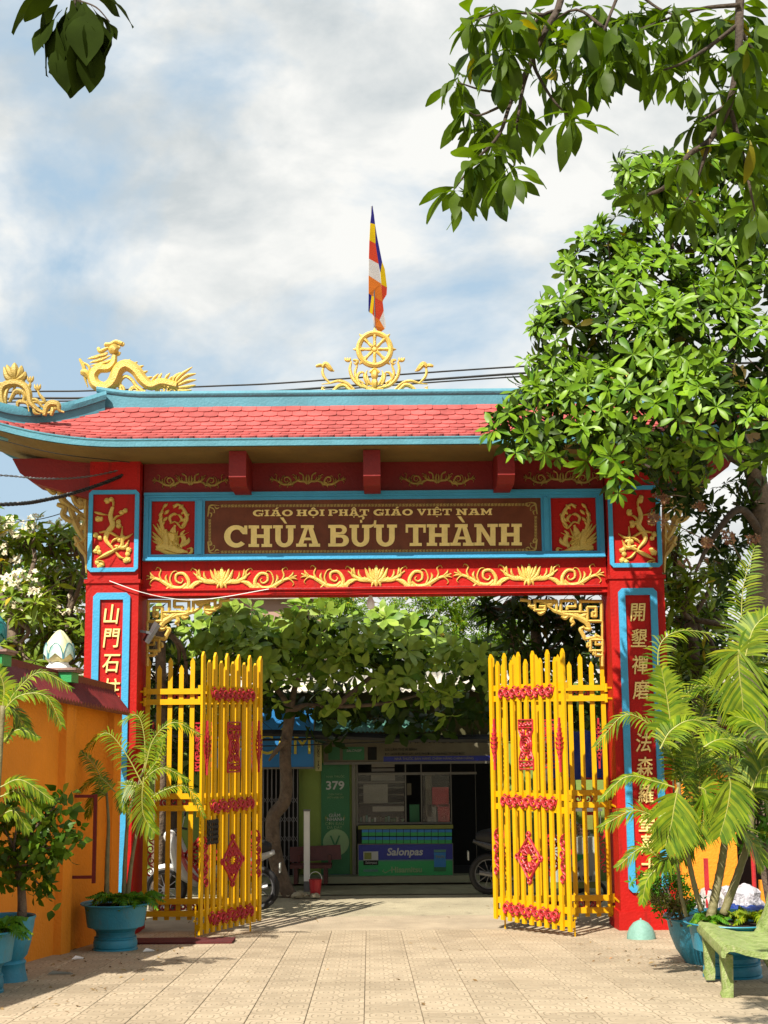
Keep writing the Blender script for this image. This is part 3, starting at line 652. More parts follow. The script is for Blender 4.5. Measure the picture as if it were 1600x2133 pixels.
GL = {
 'H': [I_(0, .45, .1, .35), I_(.55, 1, .65, .9), rc(.35, .65, .42, .58)],
 'I': [I_(0, 1, .25, .75)],
 'U': [[(0, 1), (0, .86), (.1, .86)] + arc(.5, .36, .4, .38, 180, 360) + [(.9, .86), (1, .86), (1, 1), (.57, 1), (.57, .86), (.66, .86)] + arc(.5, .36, .16, .2, 360, 180) + [(.34, .86), (.43, .86), (.43, 1)]],
 'A': [rc(.2, .74, .86, 1), [(.1, .14), (.3, .14), (.5, .86), (.34, .86)], [(.68, .14), (.92, .14), (.7, .86), (.5, .86)], [(.345, .30), (.635, .30), (.60, .42), (.378, .42)], rc(0, .44, 0, .14), rc(.54, 1, 0, .14)],
 'B': [[(0, 0), (.36, 0), (.36, 1), (0, 1), (0, .86), (.1, .86), (.1, .14), (0, .14)], [(.36, .55), (.36, .66), (.56, .66)] + arc(.56, .76, .12, .1, -90, 90, 6) + [(.36, .86), (.36, 1), (.62, 1)] + arc(.62, .775, .28, .225, 90, -60, 8),
       [(.36, 0), (.36, .14), (.6, .14)] + arc(.6, .28, .13, .14, -90, 90, 6) + [(.36, .42), (.36, .55), (.74, .55)] + arc(.66, .28, .34, .28, 50, -90, 8)],
 'C': [arc(.5, .5, .5, .52, 48, 318, 20) + arc(.52, .5, .26, .32, 315, 52, 16), [(.84, .90), (.84, 1), (.97, 1), (.97, .60), (.78, .60), (.66, .74)]],
 'G': [arc(.5, .5, .5, .52, 48, 300, 20) + arc(.52, .5, .26, .32, 300, 52, 16), rc(.84, .97, .64, 1), [(.56, .34), (1, .34), (1, .46), (.56, .46)], rc(.74, .92, 0.02, .34)],
 'O': [arc(.5, .5, .5, .52, 90, 270, 12) + arc(.5, .5, .25, .33, 270, 90, 12), arc(.5, .5, .5, .52, -90, 90, 12) + arc(.5, .5, .25, .33, 90, -90, 12)],
 'P': [I_(0, .45, .1, .35), [(.45, .40), (.45, .53), (.6, .53)] + arc(.6, .69, .14, .16, -90, 90, 6) + [(.45, .85), (.45, 1), (.66, 1)] + arc(.66, .7, .34, .3, 90, -90, 8)],
 'T': [rc(0, 1, .86, 1), rc(0, .12, .62, .86), rc(.88, 1, .62, .86), rc(.37, .63, .14, .86), rc(.2, .8, 0, .14)],
 'N': [[(0, 0), (.42, 0), (.42, .14), (.3, .14), (.3, .86), (.3, 1), (0, 1), (0, .86), (.1, .86), (.1, .14), (0, .14)], [(.3, 1), (.3, .66), (.68, 0), (.68, .36)], [(.68, 0), (.9, 0), (.9, .86), (1, .86), (1, 1), (.56, 1), (.56, .86), (.68, .86)]],
 'M': [[(0, 0), (.36, 0), (.36, .14), (.26, .14), (.26, 1), (0, 1), (0, .86), (.08, .86), (.08, .14), (0, .14)], [(.26, 1), (.26, .62), (.5, .1), (.5, .45)], [(.5, .45), (.5, .1), (.74, .62), (.74, 1)], [(.64, 0), (1, 0), (1, .14), (.92, .14), (.92, .86), (1, .86), (1, 1), (.74, 1), (.74, .14), (.64, .14)]],
 'V': [[(.0, .86), (.42, .86), (.42, 1), (0, 1)], [(.58, .86), (1, .86), (1, 1), (.58, 1)], [(.08, .86), (.34, .86), (.52, .3), (.5, 0), (.42, 0)], [(.7, .86), (.9, .86), (.58, 0), (.5, 0), (.52, .3)]],
 'E': [[(0, 0), (.36, 0), (.36, 1), (0, 1), (0, .86), (.1, .86), (.1, .14), (0, .14)], rc(.36, .95, .87, 1), rc(.83, .95, .66, .87), rc(.36, .7, .43, .57), rc(.36, 1, 0, .13), rc(.86, 1, .13, .34)],
}
def diac(k):
    return {'`': [[(.30, 1.36), (.46, 1.36), (.62, 1.08), (.52, 1.08)]], "'": [[(.45, 1.10), (.56, 1.10), (.78, 1.36), (.58, 1.36)]], '.': [rc(.42, .58, -.28, -.14)],
            '^': [[(.25, 1.08), (.4, 1.08), (.5, 1.2), (.6, 1.08), (.75, 1.08), (.56, 1.34), (.44, 1.34)]],
            '?': [arc(.52, 1.32, .17, .10, 150, -60, 8) + arc(.52, 1.32, .08, .045, -60, 150, 8), rc(.48, .58, 1.1, 1.22)],
            '+': [[(1.0, .9), (1.04, .9), (1.2, 1.02), (1.22, 1.2), (1.12, 1.2), (1.1, 1.05), (1.0, 1.0)]]}[k]
def glyph(b, ch, x0, x1, yb, yt, dia=''):
    A = P(x0, yb, SY); Bq = P(x1, yt, SY)
    for poly in GL[ch] + [q for k in dia for q in diac(k)]:
        pts = []
        for u_, v_ in poly: q = P(x0+(x1-x0)*u_, yb+(yt-yb)*v_, SY); pts.append((q.x, q.z))
        b.prism(pts[::-1], SY-.014, SY-.001)
for ch, x0, x1, di in (('C', 467, 517, ''), ('H', 518, 567, ''), ('U', 569, 616, '`'), ('A', 617, 667, ''), ('B', 684, 727, ''), ('U', 728, 774, '?+'), ('U', 779, 827, ''),
                       ('T', 845, 887, ''), ('H', 889, 937, ''), ('A', 938, 987, '`'), ('N', 988, 1037, ''), ('H', 1039, 1087, '')):
    b = B(); k = (x0-467)/620*4; glyph(b, ch, x0, x1, 1140-k, 1095-k, di); b.build('letter', 'gold_letter', sign)
b = B()
for wd, xa, xb in (([('G', ''), ('I', ''), ('A', "'"), ('O', '')], 527, 610), ([('H', ''), ('O', '^.'), ('I', '')], 618, 676), ([('P', ''), ('H', ''), ('A', '^.'), ('T', '')], 684, 769),
                   ([('G', ''), ('I', ''), ('A', "'"), ('O', '')], 778, 860), ([('V', ''), ('I', ''), ('E', '^.'), ('T', '')], 869, 941), ([('N', ''), ('A', ''), ('M', '')], 950, 1025)):
    tot = sum(.5 if c == 'I' else 1 for c, _ in wd); u_ = (xb-xa+2)/tot; x = xa
    for c, di in wd:
        ww = u_*(.5 if c == 'I' else 1); k = (x-527)/498*3; glyph(b, c, x, x+ww-2, 1075.5-k, 1062.5-k, di); x += ww
b.build('small_lettering', 'gold_letter', sign)
# border of small fylfot key signs, as on the stone
b = B()
def fylfot(cx, cy, s):
    r_ = [(-1, -.2, 1, .2), (-.2, .2, .2, 1), (-.2, -1, .2, -.2), (.2, .6, 1, 1), (-1, -1, -.2, -.6), (-1, .2, -.6, 1), (.6, -1, 1, -.2)]
    for x0, z0, x1, z1 in r_:
        q = P(cx+x0*s, cy-z0*s, SY); w = P(cx+x1*s, cy-z1*s, SY); b.box(min(q.x, w.x), max(q.x, w.x), SY-.004, SY-.001, min(q.z, w.z), max(q.z, w.z))
for i in range(90):
    x = 463 + i*7.12; k = (x-463)/640*5
    fylfot(x, 1054-k*.6, 2.7); fylfot(x, 1150-k*.8, 2.7)
for i in range(9):
    fylfot(437, 1084+i*6.3, 2.6); fylfot(1116, 1078+i*6.3, 2.6)
b.build('key_border', 'gold_dark', sign)
o = Orn(SY-.001, 0, 0, 1., dep=.006)
for cx, cy, sx_, sy_ in ((433, 1052, 1, 1), (433, 1152, 1, -1), (1119, 1047, -1, 1), (1119, 1147, -1, -1)):
    S = lambda *pts: [(cx+sx_*a, cy+sy_*c) for a, c in pts]
    o.st(S((0, 24), (2, 10), (4, 2), (12, 0), (24, 1)), 3.2, vine); o.st(S((4, 4), (12, 8), (14, 16), (9, 14)), 2.6, tapr); o.st(S((2, 16), (8, 18), (6, 26)), 2.4, lensp); o.st(S((14, 2), (18, 7), (24, 5)), 2.4, lensp)
o.b.build('corner_flourish', 'gold_dark', sign)
# ================================================================== FOLDING GATES
def to_panel(bt, A, d, st, off):                   # bt built in (u, -out, z)
    A = Vector(A)
    for i, v in enumerate(bt.v):
        q = Vector((A[0], A[1], 0)) + Vector((d.x, d.y, 0))*v[0] + Vector((st.x, st.y, 0))*(off - v[1]); bt.v[i] = (q.x, q.y, v[2])
    return bt
def U(pts): return [Vector((x, 0, z)) for x, z in pts]
def curlp(c, r, a0, turns, k=.2, n=12):
    m_ = max(5, int(abs(turns)*n)); return [(c[0]+r*(1-(1-k)*i/m_)*math.cos(R(a0)+2*math.pi*turns*i/m_), c[1]+r*(1-(1-k)*i/m_)*math.sin(R(a0)+2*math.pi*turns*i/m_)) for i in range(m_+1)]
def band(b, u0, u1, zc, h, n):
    for k in range(n):
        c = u0 + (u1-u0)*(k+.5)/n; s = 1 if k % 2 else -1
        b.rib(U(curlp((c, zc), h*.5, 90*s, 1.35*s)), 0.027, .022, lambda t: 1.2-.5*t)
        b.rib(U([(c+h*.35, zc+s*h*.4), (c+h*.55, zc), (c+h*.75, zc-s*h*.45)]), 0.024, .018, lensp)
        b.rib(U([(c-h*.2, zc-s*h*.5), (c+h*.1, zc-s*h*.62), (c+h*.45, zc-s*h*.5)]), 0.022, .016, lensp)
def sscroll(b, u, z0, z1, n):
    for k in range(n):
        z = z0+(z1-z0)*(k+.5)/n; s = 1 if k % 2 else -1; r = .048
        b.rib(U(curlp((u+.005*s, z), r, 90*s, 1.3*s)), 0.024, .02, tapr)
        b.rib(U([(u-.04*s, z+.04), (u, z+.07), (u+.04*s, z+.1)]), 0.024, .02, lensp)
def fusi(b, u, z0, z1):
    zc = (z0+z1)/2; h = (z1-z0)/2
    b.rib(U([(u, z0), (u, zc), (u, z1)]), 0.024, .022)
    for k in range(-4, 5):
        z = zc+k*h*.17; ww = .06*math.exp(-(k/2.6)**2)+.01
        for s in (-1, 1): b.rib(U([(u, z), (u+s*ww, z+.03), (u+s*ww*.7, z-.02)]), 0.019, .022, tapr)
def plaque(b, u, z0, z1, w):
    for s in (-1, 1):
        b.rib(U([(u+s*w, z0), (u+s*w, z0+.12), (u+s*w*.7, z0+.2), (u+s*w*.7, z1-.2), (u+s*w, z1-.12), (u+s*w, z1)]), 0.019, .02)
        for zc in (z0+.15, z1-.15): b.rib(U(curlp((u+s*w*.5, zc), .045, 90, 1.2*s)), 0.024, .024)
        for zc in (z0+.05, z1-.05):
            for t in (.2, .7): b.rib(U(curlp((u+s*w*t, zc), .028, 0, 1.1*s)), 0.019, .022)
    for z in (z0, z1, z0+.09, z1-.09): b.rib(U([(u-w, z), (u+w, z)]), 0.019, .022)
    zc = (z0+z1)/2
    for r in (.03, .065, .10): b.rib(U([(u+r*math.cos(a*math.pi/10), zc+r*math.sin(a*math.pi/10)) for a in range(21)]), 0.018, .024)
    for a in range(8): b.rib(U([(u+.03*math.cos(a*.785), zc+.03*math.sin(a*.785)), (u+.11*math.cos(a*.785), zc+.11*math.sin(a*.785))]), 0.027, .022, lensp)
def diamond(b, u, zc, w, h):
    o_ = [(0, h), (.5*w, .55*h), (w, 0), (.5*w, -.55*h), (0, -h), (-.5*w, -.55*h), (-w, 0), (-.5*w, .55*h), (0, h)]
    b.rib(cat(U([(u+x, zc+z) for x, z in o_]), 4), 0.030, .024); b.rib(cat(U([(u+x*.62, zc+z*.62) for x, z in o_]), 4), 0.019, .02)
    for a in range(12):
        t = a*math.pi/6; x = math.cos(t); z = math.sin(t); b.rib(U([(u+.2*w*x, zc+.2*h*z), (u+.42*w*x-.02*z, zc+.42*h*z+.02*x), (u+.68*w*x, zc+.62*h*z)]), 0.027, .026, lensp)
        b.rib(U(curlp((u+.72*w*x*.85, zc+.72*h*z*.85), .028, a*30, 1.1)), 0.018, .024)
    for x, z in ((0, h+.03), (0, -h-.03), (w+.02, 0), (-w-.02, 0)): b.rib(U(curlp((u+x, zc+z), .028, 0, 1.0, .9)), 0.022, .022)
def panel(root, A, Bp, side, n):
    A = Vector(A); Bp = Vector(Bp); d = (Bp-A).normalized(); Wd = (Bp-A).length; st = Vector((-d.y, d.x))*side
    pitch = (Wd-.06)/(n-1)
    for i in range(n):
        u = .03 + i*pitch; top = 3.19 if i % 2 == 0 else 3.10
        b = B(); b.prism([(u-.027, .11), (u+.027, .11), (u+.027, top-.05), (u, top), (u-.027, top-.05)], -.028, 0)
        to_panel(b, A, d, st, 0).build('picket', 'yellow', root)
    for z in (2.78, 2.655, 1.54, 1.40, .325, .185):
        b = B(); b.box(0, Wd, .001, .034, z-.033, z+.033); to_panel(b, A, d, st, 0).build('rail', 'yellow', root)
    off = .028
    for zc in (2.717, 1.47, .255):
        b = B(); band(b, .20, Wd-.20, zc, .12, 9); to_panel(b, A, d, st, off).build('scroll_band', 'orn_red', root)
    b = B(); plaque(b, Wd/2, 1.84, 2.40, .125); to_panel(b, A, d, st, off).build('scroll_plaque', 'orn_red', root)
    b = B(); diamond(b, Wd/2, .85, .19, .23); to_panel(b, A, d, st, off).build('diamond_medallion', 'orn_red', root)
    for u in (.03+pitch*.5, Wd-.03-pitch*.5):
        b = B(); fusi(b, u, 1.82, 2.42); to_panel(b, A, d, st, off).build('spindle_ornament', 'orn_red', root)
        b = B(); sscroll(b, u, .60, 1.12, 4); to_panel(b, A, d, st, off).build('side_scroll', 'orn_red', root)
    return A, d, st, Wd
for s, hx, ex, nr, lab in ((1, -2.90, -1.50, (-2.07, 15.40), 'left yellow picket gate folded open with shaded street side and red scrollwork'),
                           (-1, 2.655, 1.262, (2.02, 15.40), 'right yellow picket gate folded open with sunlit pickets and pink red scrollwork')):
    rt = thing('folding_gate', lab, 'gate', (hx, 16.6, 0), 'folding picket gates in the opening')
    panel(rt, (hx, 16.62), (ex, 16.62), s, 11)
    A, d, st, Wd = panel(rt, (ex, 16.54), nr, s, 11)
    for z in (2.78, 2.655, 1.54, 1.40, .325, .185):
        b = B(); b.tube([(hx-s*.002, 16.585, z-.05), (hx-s*.002, 16.585, z+.05)], .022, 10); b.bar((hx-s*.02, 16.57, z), (hx-s*.06, 16.3, z-.01) if s > 0 else (hx+.03, 16.3, z-.01), .02); b.build('hinge', 'yellow', rt)
    for u in (.12, Wd-.03):
        q = A + d*u - st*.05; b = B(); b.tube([(q.x, q.y, gz(q.y)+.0), (q.x, q.y, .42)], .010, 8); b.box(q.x-.02, q.x+.02, q.y-.02, q.y+.02, .24, .26); b.build('drop_bolt', 'yellow', rt)
    if s > 0:
        b = B(); u = Wd-.32
        for k in range(5): b.box(u, u+.22, -.012, 0, 1.07+k*.055, 1.10+k*.055)
        for k in range(6): b.box(u+k*.04, u+k*.04+.02, -.008, 0, 1.06, 1.33)
        to_panel(b, A, d, st, .036).build('lock_grille', 'black', rt)
# ================================================================== THINGS ON THE ROOF
class O3(Orn):                                      # free-standing cast ornament: round strokes
    def st(s, pts, w, prof=None, n=5, dep=None):
        c = cat([s.p(*q) for q in pts], n) if n else [s.p(*q) for q in pts]; m_ = len(c)-1; k = len(s.b.v)
        s.b.tube(c, [max(.003, s.w(w)*.62*(prof(i/m_) if prof else 1)) for i in range(m_+1)], 7)
        for i in range(k, len(s.b.v)): v = s.b.v[i]; s.b.v[i] = (v[0], s.Y+(v[1]-s.Y)*1.3, v[2])
        return s
def dragon(mir, lab, mat):
    rt = thing('dragon_statue', lab, 'dragon statue', tuple(P(290, 815, RY) if not mir else P(1270, 805, RY)), 'gold dragons on the roof ridge')
    def O():
        o = O3(RY, 0, 680, .28125); 
        if mir: o.mx = mir/.28125
        return o
    o = O()
    o.st([(1310, 440), (1200, 415), (1120, 440), (1060, 400), (1010, 330), (940, 290), (880, 320), (840, 410), (780, 455), (710, 430), (690, 365), (730, 315), (800, 310), (840, 270), (850, 215)], 74, lambda t: .42+.62*math.sin(math.pi*min(1, t*.85+.12)))
    o.st([(590, 240), (620, 300), (630, 380), (650, 450)], 26, vine); o.st([(600, 340), (640, 350), (680, 420)], 50, vine); o.st([(610, 260), (660, 300), (660, 360)], 18, lensp)
    o.b.build('body', 'gold', rt, True)
    o = O()      # scales
    path = [(1250, 430), (1180, 415), (1120, 440), (1070, 410), (1015, 340), (940, 295), (885, 325), (845, 410), (780, 452), (715, 425), (695, 370)]
    for i in range(len(path)-1):
        for k in range(3):
            t = k/3; x = path[i][0]*(1-t)+path[i+1][0]*t; y = path[i][1]*(1-t)+path[i+1][1]*t
            for j in (-20, 0, 20):
                q = o.p(x+RU(-4, 4), y+j+RU(-3, 3)); o.b.ball((q.x, q.y-.05+abs(j)*.0009, q.z), .022, 4, (1, .6, .7))
    o.b.build('scales', 'gold', rt, True)
    o = O()
    o.st([(835, 205), (850, 165), (890, 150)], 70, vine); o.st([(810, 190), (850, 180), (885, 195)], 34, vine); o.st([(780, 135), (820, 135), (860, 115), (905, 130)], 30); o.st([(725, 165), (745, 185), (800, 160), (850, 150)], 26, vine)
    o.dot((905, 132), 20); o.dot((785, 135), 16); o.dot((730, 165), 15); o.dot((845, 175), 13); o.st([(850, 212), (880, 208), (888, 190)], 16)
    o.b.build('head', 'gold', rt, True)
    o = O()
    for a, m_, c in (((800, 190), (720, 225), (650, 240)), ((820, 215), (740, 250), (665, 268)), ((840, 240), (770, 270), (672, 292)), ((860, 250), (800, 300), (735, 300)), ((800, 200), (760, 215), (700, 222))): o.st([a, m_, c], 24, lensp)
    o.b.build('mane', 'gold', rt, True)
    o = O()
    for a, m_, c in (((1290, 430), (1330, 370), (1425, 300)), ((1290, 440), (1380, 370), (1452, 350)), ((1300, 445), (1380, 410), (1455, 395)), ((1300, 455), (1380, 450), (1450, 435)), ((1300, 470), (1360, 480), (1420, 470)), ((1280, 430), (1290, 380), (1340, 340))): o.st([a, m_, c], 24, lensp)
    for x, y, dx, dy in ((890, 300, 20, -40), (930, 280, 35, -38), (975, 285, 45, -22), (1010, 310, 55, -20), (1045, 350, 50, -20), (1120, 400, 55, -50), (1170, 390, 30, -45), (1220, 385, 40, -40), (1250, 395, 35, -25), (1080, 385, 50, -10)): o.st([(x, y+14), (x+dx*.4, y+dy*.3), (x+dx, y+dy)], 20, lensp)
    o.b.build('fins', 'gold', rt, True)
    o = O()
    for c in ((870, 465), (1000, 480), (1200, 475), (1280, 490)):
        o.st(curlp(c, 34, 90, 1.3), 16, None, 0); o.st([(c[0]-50, c[1]+30), (c[0]-30, c[1]-20), (c[0]+10, c[1]-34), (c[0]+45, c[1]-10), (c[0]+50, c[1]+30)], 18)
    o.st([(900, 480), (890, 410), (930, 370), (980, 400), (1010, 440), (1060, 480)], 22); o.st([(990, 490), (1040, 490), (1080, 485)], 26)
    o.b.build('cloud_base', 'gold', rt, True)
dragon(None, 'gold dragon statue on the left end of the blue ridge, mane streaming and tail flared', 'gold')
dragon(781.5*2/2, 'gold dragon statue on the right end of the ridge, mostly behind leaves', 'gold')
def cornerorn(mir, lab):
    rt = thing('lotus_statue', lab, 'statue', tuple(P(60 if not mir else 1500, 860, 15.75)), 'gold lotus scrolls on the roof corners')
    o = O3(15.75, 0, 680, .28125)
    if mir: o.mx = mir/.28125
    for a, m_, c, w in (((110, 400), (60, 380), (30, 300), 34), ((110, 400), (75, 340), (50, 285), 34), ((110, 400), (110, 330), (108, 270), 44), ((110, 400), (150, 350), (160, 290), 34), ((110, 400), (170, 380), (190, 335), 34), ((100, 400), (70, 400), (35, 350), 24), ((120, 400), (160, 410), (185, 380), 24)): o.st([a, m_, c], w*1.25, lensp)
    o.dot((112, 385), 22); o.b.build('lotus_flower', 'gold_dark', rt, True)
    o = O3(15.75, 0, 680, .28125)
    if mir: o.mx = mir/.28125
    for pts, w in (([(30, 590), (10, 520), (20, 450), (80, 420), (160, 430), (210, 480), (225, 560), (270, 610), (330, 640), (400, 630)], 34), ([(45, 580), (40, 520), (60, 460), (110, 445)], 18), ([(110, 420), (110, 450), (85, 480)], 12),
                   ([(70, 560), (120, 480), (180, 500), (170, 560), (120, 560)], 22), ([(90, 500), (140, 490), (150, 520)], 16), ([(130, 600), (140, 560), (200, 570), (215, 630)], 20), ([(200, 470), (220, 440), (225, 400)], 16), ([(245, 560), (330, 560), (290, 500), (275, 450)], 16), ([(230, 540), (270, 545), (310, 590), (350, 610)], 16),
                   ([(330, 660), (345, 600), (380, 570), (430, 580), (440, 620), (475, 635)], 30), ([(380, 660), (390, 610), (360, 600)], 20), ([(0, 430), (20, 430), (50, 480)], 18), ([(250, 600), (260, 640), (300, 650)], 16)): o.st(pts, w*1.45, vine)
    for x, y in ((225, 395), (278, 455)):
        for dx in (-22, 0, 22): o.st([(x, y+25), (x+dx*.7, y), (x+dx, y-28)], 17, lensp)
    o.dot((410, 600), 24); o.b.build('vine_scroll', 'gold_dark', rt, True)
cornerorn(None, 'gold lotus and vine scroll on the upswept left roof corner'); cornerorn(781, 'gold lotus and vine scroll on the right roof corner behind the tree')
# dharma wheel
wh = thing('dharma_wheel', 'gold eight spoked wheel on a lotus in the middle of the ridge', 'wheel ornament', tuple(P(781, 815, RY)))
def W3(): return O3(RY, 600, 400, .21875)
cw = (825, 1498)
o = W3(); o.st([(cw[0]+154*math.cos(a*math.pi/20), cw[1]+154*math.sin(a*math.pi/20)) for a in range(41)], 44, None, 0); o.st([(cw[0]+136*math.cos(a*math.pi/20), cw[1]+136*math.sin(a*math.pi/20)) for a in range(41)], 16, None, 0)
o.b.build('rim', 'gold', wh, True)
o = W3(); o.dot(cw, 30); o.st([(cw[0]+34*math.cos(a*math.pi/8), cw[1]+34*math.sin(a*math.pi/8)) for a in range(17)], 14, None, 0); o.b.build('hub', 'gold', wh, True)
for k in range(8):
    a = k*math.pi/4; c_, s_ = math.cos(a), math.sin(a)
    o = W3(); o.st([(cw[0]+r*c_, cw[1]+r*s_) for r in (32, 55, 75, 95, 115, 135)], 34, lambda t: .7+.35*math.sin(t*9)*.4+.2*t, 0)
    o.b.build('spoke', 'gold', wh, True)
    o = W3(); o.st([(cw[0]+170*c_, cw[1]+170*s_), (cw[0]+188*c_, cw[1]+188*s_), (cw[0]+207*c_, cw[1]+207*s_)], 34, tapr, 0); o.b.build('rim_point', 'gold', wh, True)
for s in (1, -1):
    o = W3(); X = lambda pts: [(825+s*(x-825), y) for x, y in pts]
    for pts, w in (([(830, 1870), (700, 1850), (620, 1780), (590, 1690), (600, 1620), (575, 1600)], 30), ([(700, 1850), (660, 1790), (640, 1720), (660, 1640), (630, 1600)], 24), ([(690, 1900), (600, 1890), (540, 1840), (480, 1850), (420, 1900), (350, 1890), (320, 1850)], 34), ([(640, 1890), (560, 1820), (480, 1800), (400, 1820), (320, 1830)], 26),
                   ([(400, 1820), (350, 1770), (330, 1720), (330, 1670), (280, 1655)], 24), ([(330, 1670), (360, 1640), (410, 1690), (440, 1705)], 46), ([(265, 1660), (310, 1650), (350, 1665)], 30), ([(350, 1900), (325, 1890), (330, 1860), (355, 1865)], 16), ([(490, 1900), (465, 1880), (480, 1860), (500, 1870)], 16),
                   ([(720, 1820), (660, 1780), (680, 1725), (720, 1720), (715, 1750)], 24), ([(760, 1840), (735, 1760), (755, 1700)], 34), ([(790, 1840), (760, 1790), (750, 1730)], 28), ([(800, 1870), (750, 1860), (690, 1810)], 26), ([(620, 1600), (660, 1610), (650, 1640), (625, 1625)], 30)): o.st(X(pts), w, vine)
    for dx in (-30, -4, 22): o.st(X([(575, 1620), (572+dx*.7, 1600), (572+dx, 1575)]), 22, lensp)
    for i in range(5): o.st(X([(760+i*8, 1870), (748+i*12, 1885), (740+i*18, 1895)]), 26, vine)
    o.b.build('vine_scroll', 'gold', wh, True)
o = W3(); o.st([(825, 1800), (825, 1745), (825, 1690)], 60, lensp); o.st([(825, 1880), (825, 1820), (825, 1770)], 56, lensp); o.st([(780, 1720), (825, 1685), (870, 1720)], 24); o.dot((825, 1815), 28); o.st([(750, 1880), (825, 1890), (900, 1880)], 36, vine)
o.b.build('lotus_base', 'gold', wh, True)
# flag
fl = thing('buddhist_flag', 'limp five coloured flag hanging from its pole above the gold wheel', 'flag', tuple(P(780, 690, RY)))
FM = [paint('flag_'+n_, c_, .8, .06, 6, .3, 120, spec=.1) for n_, c_ in (('blue', (.03, .025, .22)), ('yellow', (.85, .58, .01)), ('red', (.72, .075, .03)), ('white', (.75, .72, .70)), ('orange', (.80, .22, .03)))]
b = B()
def fp(poly, mi, dy=0):
    b.cm = mi; vs = []
    for x, y in poly: q = P(600+x*.21875, 400+y*.21875, RY); vs.append((q.x, RY + .0011*(x-800) + .008*math.sin(x*.05+y*.006) + dy, q.z))
    b.add(vs, [tuple(range(len(vs)))])
fp([(803, 125), (818, 215), (828, 300), (783, 300)], 0); fp([(783, 300), (828, 300), (832, 480), (775, 470)], 1); fp([(775, 470), (832, 480), (862, 668), (770, 645)], 2); fp([(770, 645), (862, 668), (885, 850), (768, 805)], 3)
fp([(768, 805), (885, 850), (900, 1020), (820, 995), (795, 985), (768, 975)], 4); fp([(768, 975), (795, 985), (775, 1150), (766, 1140)], 0); fp([(795, 985), (820, 995), (803, 1165), (775, 1150)], 1); fp([(820, 995), (900, 1020), (910, 1100), (870, 1200), (820, 1185), (803, 1165)], 2)
fp([(828, 300), (845, 400), (895, 640), (878, 745), (862, 668), (832, 480)], 0, .0); fp([(895, 640), (920, 700), (942, 870), (888, 858), (878, 745)], 1); fp([(888, 858), (942, 870), (938, 940), (905, 1000), (900, 1020)], 2); fp([(910, 1100), (932, 1255), (920, 1275), (870, 1200)], 3); fp([(820, 1185), (870, 1200), (920, 1275), (865, 1330), (825, 1270)], 4); fp([(803, 1165), (820, 1185), (825, 1270), (812, 1240)], 3)
o = b.build('cloth', FM, fl); md = o.modifiers.new('t', 'SOLIDIFY'); md.thickness = .003
b = B(); q = P(775, 430, RY+.03); w = P(781, 700, RY+.03); b.tube([q, w], .012, 8); b.build('flagpole', 'steel', fl)
# ================================================================== CABLES, BULB, LAMP
def cable(name, lab, pts, r, Y, mat='cable', group=None, twist=0):
    c = cat([P(x, y, Y if not isinstance(Y, (list, tuple)) else Y[i]) for i, (x, y) in enumerate(pts)], 10)
    b = B()
    if twist:
        for ph in range(twist):
            q = []
            dense = [];
            for i in range(len(c)-1):
                for k in range(6): dense.append(c[i].lerp(c[i+1], k/6))
            for i, p_ in enumerate(dense): a = i*.55 + ph*2*math.pi/twist; q.append(p_ + Vector((0, math.cos(a)*r*.8, math.sin(a)*r*.8)))
            b.tube(q, r*.62, 6)
    else: b.tube(c, r, 6)
    return tag(b.build(name, mat, None, True), lab, 'cable', group)
G_ = 'overhead cables crossing behind the roof'
cable('power_cable', 'upper black cable crossing behind the roof ridge and the wheel', [(-500, 845), (0, 818), (183, 814), (450, 804), (600, 797), (950, 772), (1190, 758), (1700, 735)], .016, 24, group=G_)
cable('power_cable', 'middle black cable behind the roof ridge, thickest of the three', [(-500, 850), (0, 831), (183, 829), (450, 820), (600, 813), (950, 787), (1190, 772), (1700, 750)], .022, 24, group=G_)
cable('power_cable', 'lowest black cable just above the blue ridge right of the wheel', [(-500, 858), (0, 838), (300, 833), (600, 818), (950, 793), (1190, 779), (1700, 758)], .015, 24.5, group=G_)
cable('twisted_cable', 'thick twisted black cable sagging from the left edge to the top of the left pillar', [(-300, 1055), (0, 1051), (100, 1040), (200, 1012), (285, 978)], .018, [14.5, 15.2, 15.6, 16.0, 16.35], twist=3)
cable('thin_cable', 'thin pale twisted wire sagging above the thick black cable', [(-200, 985), (0, 990), (90, 997), (180, 993), (285, 972)], .009, [14.5, 15.3, 15.6, 16.0, 16.35], 'steel', twist=2)
cable('thin_cable', 'thin wire crossing the underside of the left eave', [(-100, 890), (0, 916), (120, 945), (270, 963)], .005, [14.5, 14.9, 15.3, 16.0])
cable('thin_cable', 'hair thin wire behind the trees left of the pillar', [(-100, 1100), (0, 1090), (90, 1080), (185, 1050)], .006, 17.5)
cable('lamp_wire', 'thin white wire sagging under the beam near the left corner', [(228, 1210), (260, 1222), (296, 1234), (345, 1245), (400, 1250), (470, 1243), (560, 1227)], .005, [16.15, 16.15, 16.17, 16.25, 16.3, 16.3, 16.33], 'white')
cable('lamp_wire', 'dark red wire running along the ledge of the beam', [(560, 1226), (700, 1225), (770, 1223), (900, 1222), (1100, 1220), (1250, 1219)], .006, 16.33, 'orn_red')
q = P(772, 1236, 16.6)
bu = thing('light_bulb', 'white unlit bulb hanging under the middle of the beam', 'bulb', tuple(q))
b = B(); zb = q.z; b.lathe([(.004, .03), (.022, .02), (.024, -.05), (.032, -.075), (.047, -.10), (.05, -.15), (.035, -.185), (.001, -.20)], tuple(q), 16); b.build('bulb', 'white', bu, True)
b = B(); b.tube([(q.x, q.y, q.z+.03), (q.x, q.y, 3.94)], .006, 6); b.build('flex', 'white', bu)
fd = thing('floodlight', 'small grey floodlight tilted on the inner side of the left pillar', 'floodlight', (-2.9, 16.4, 3.5))
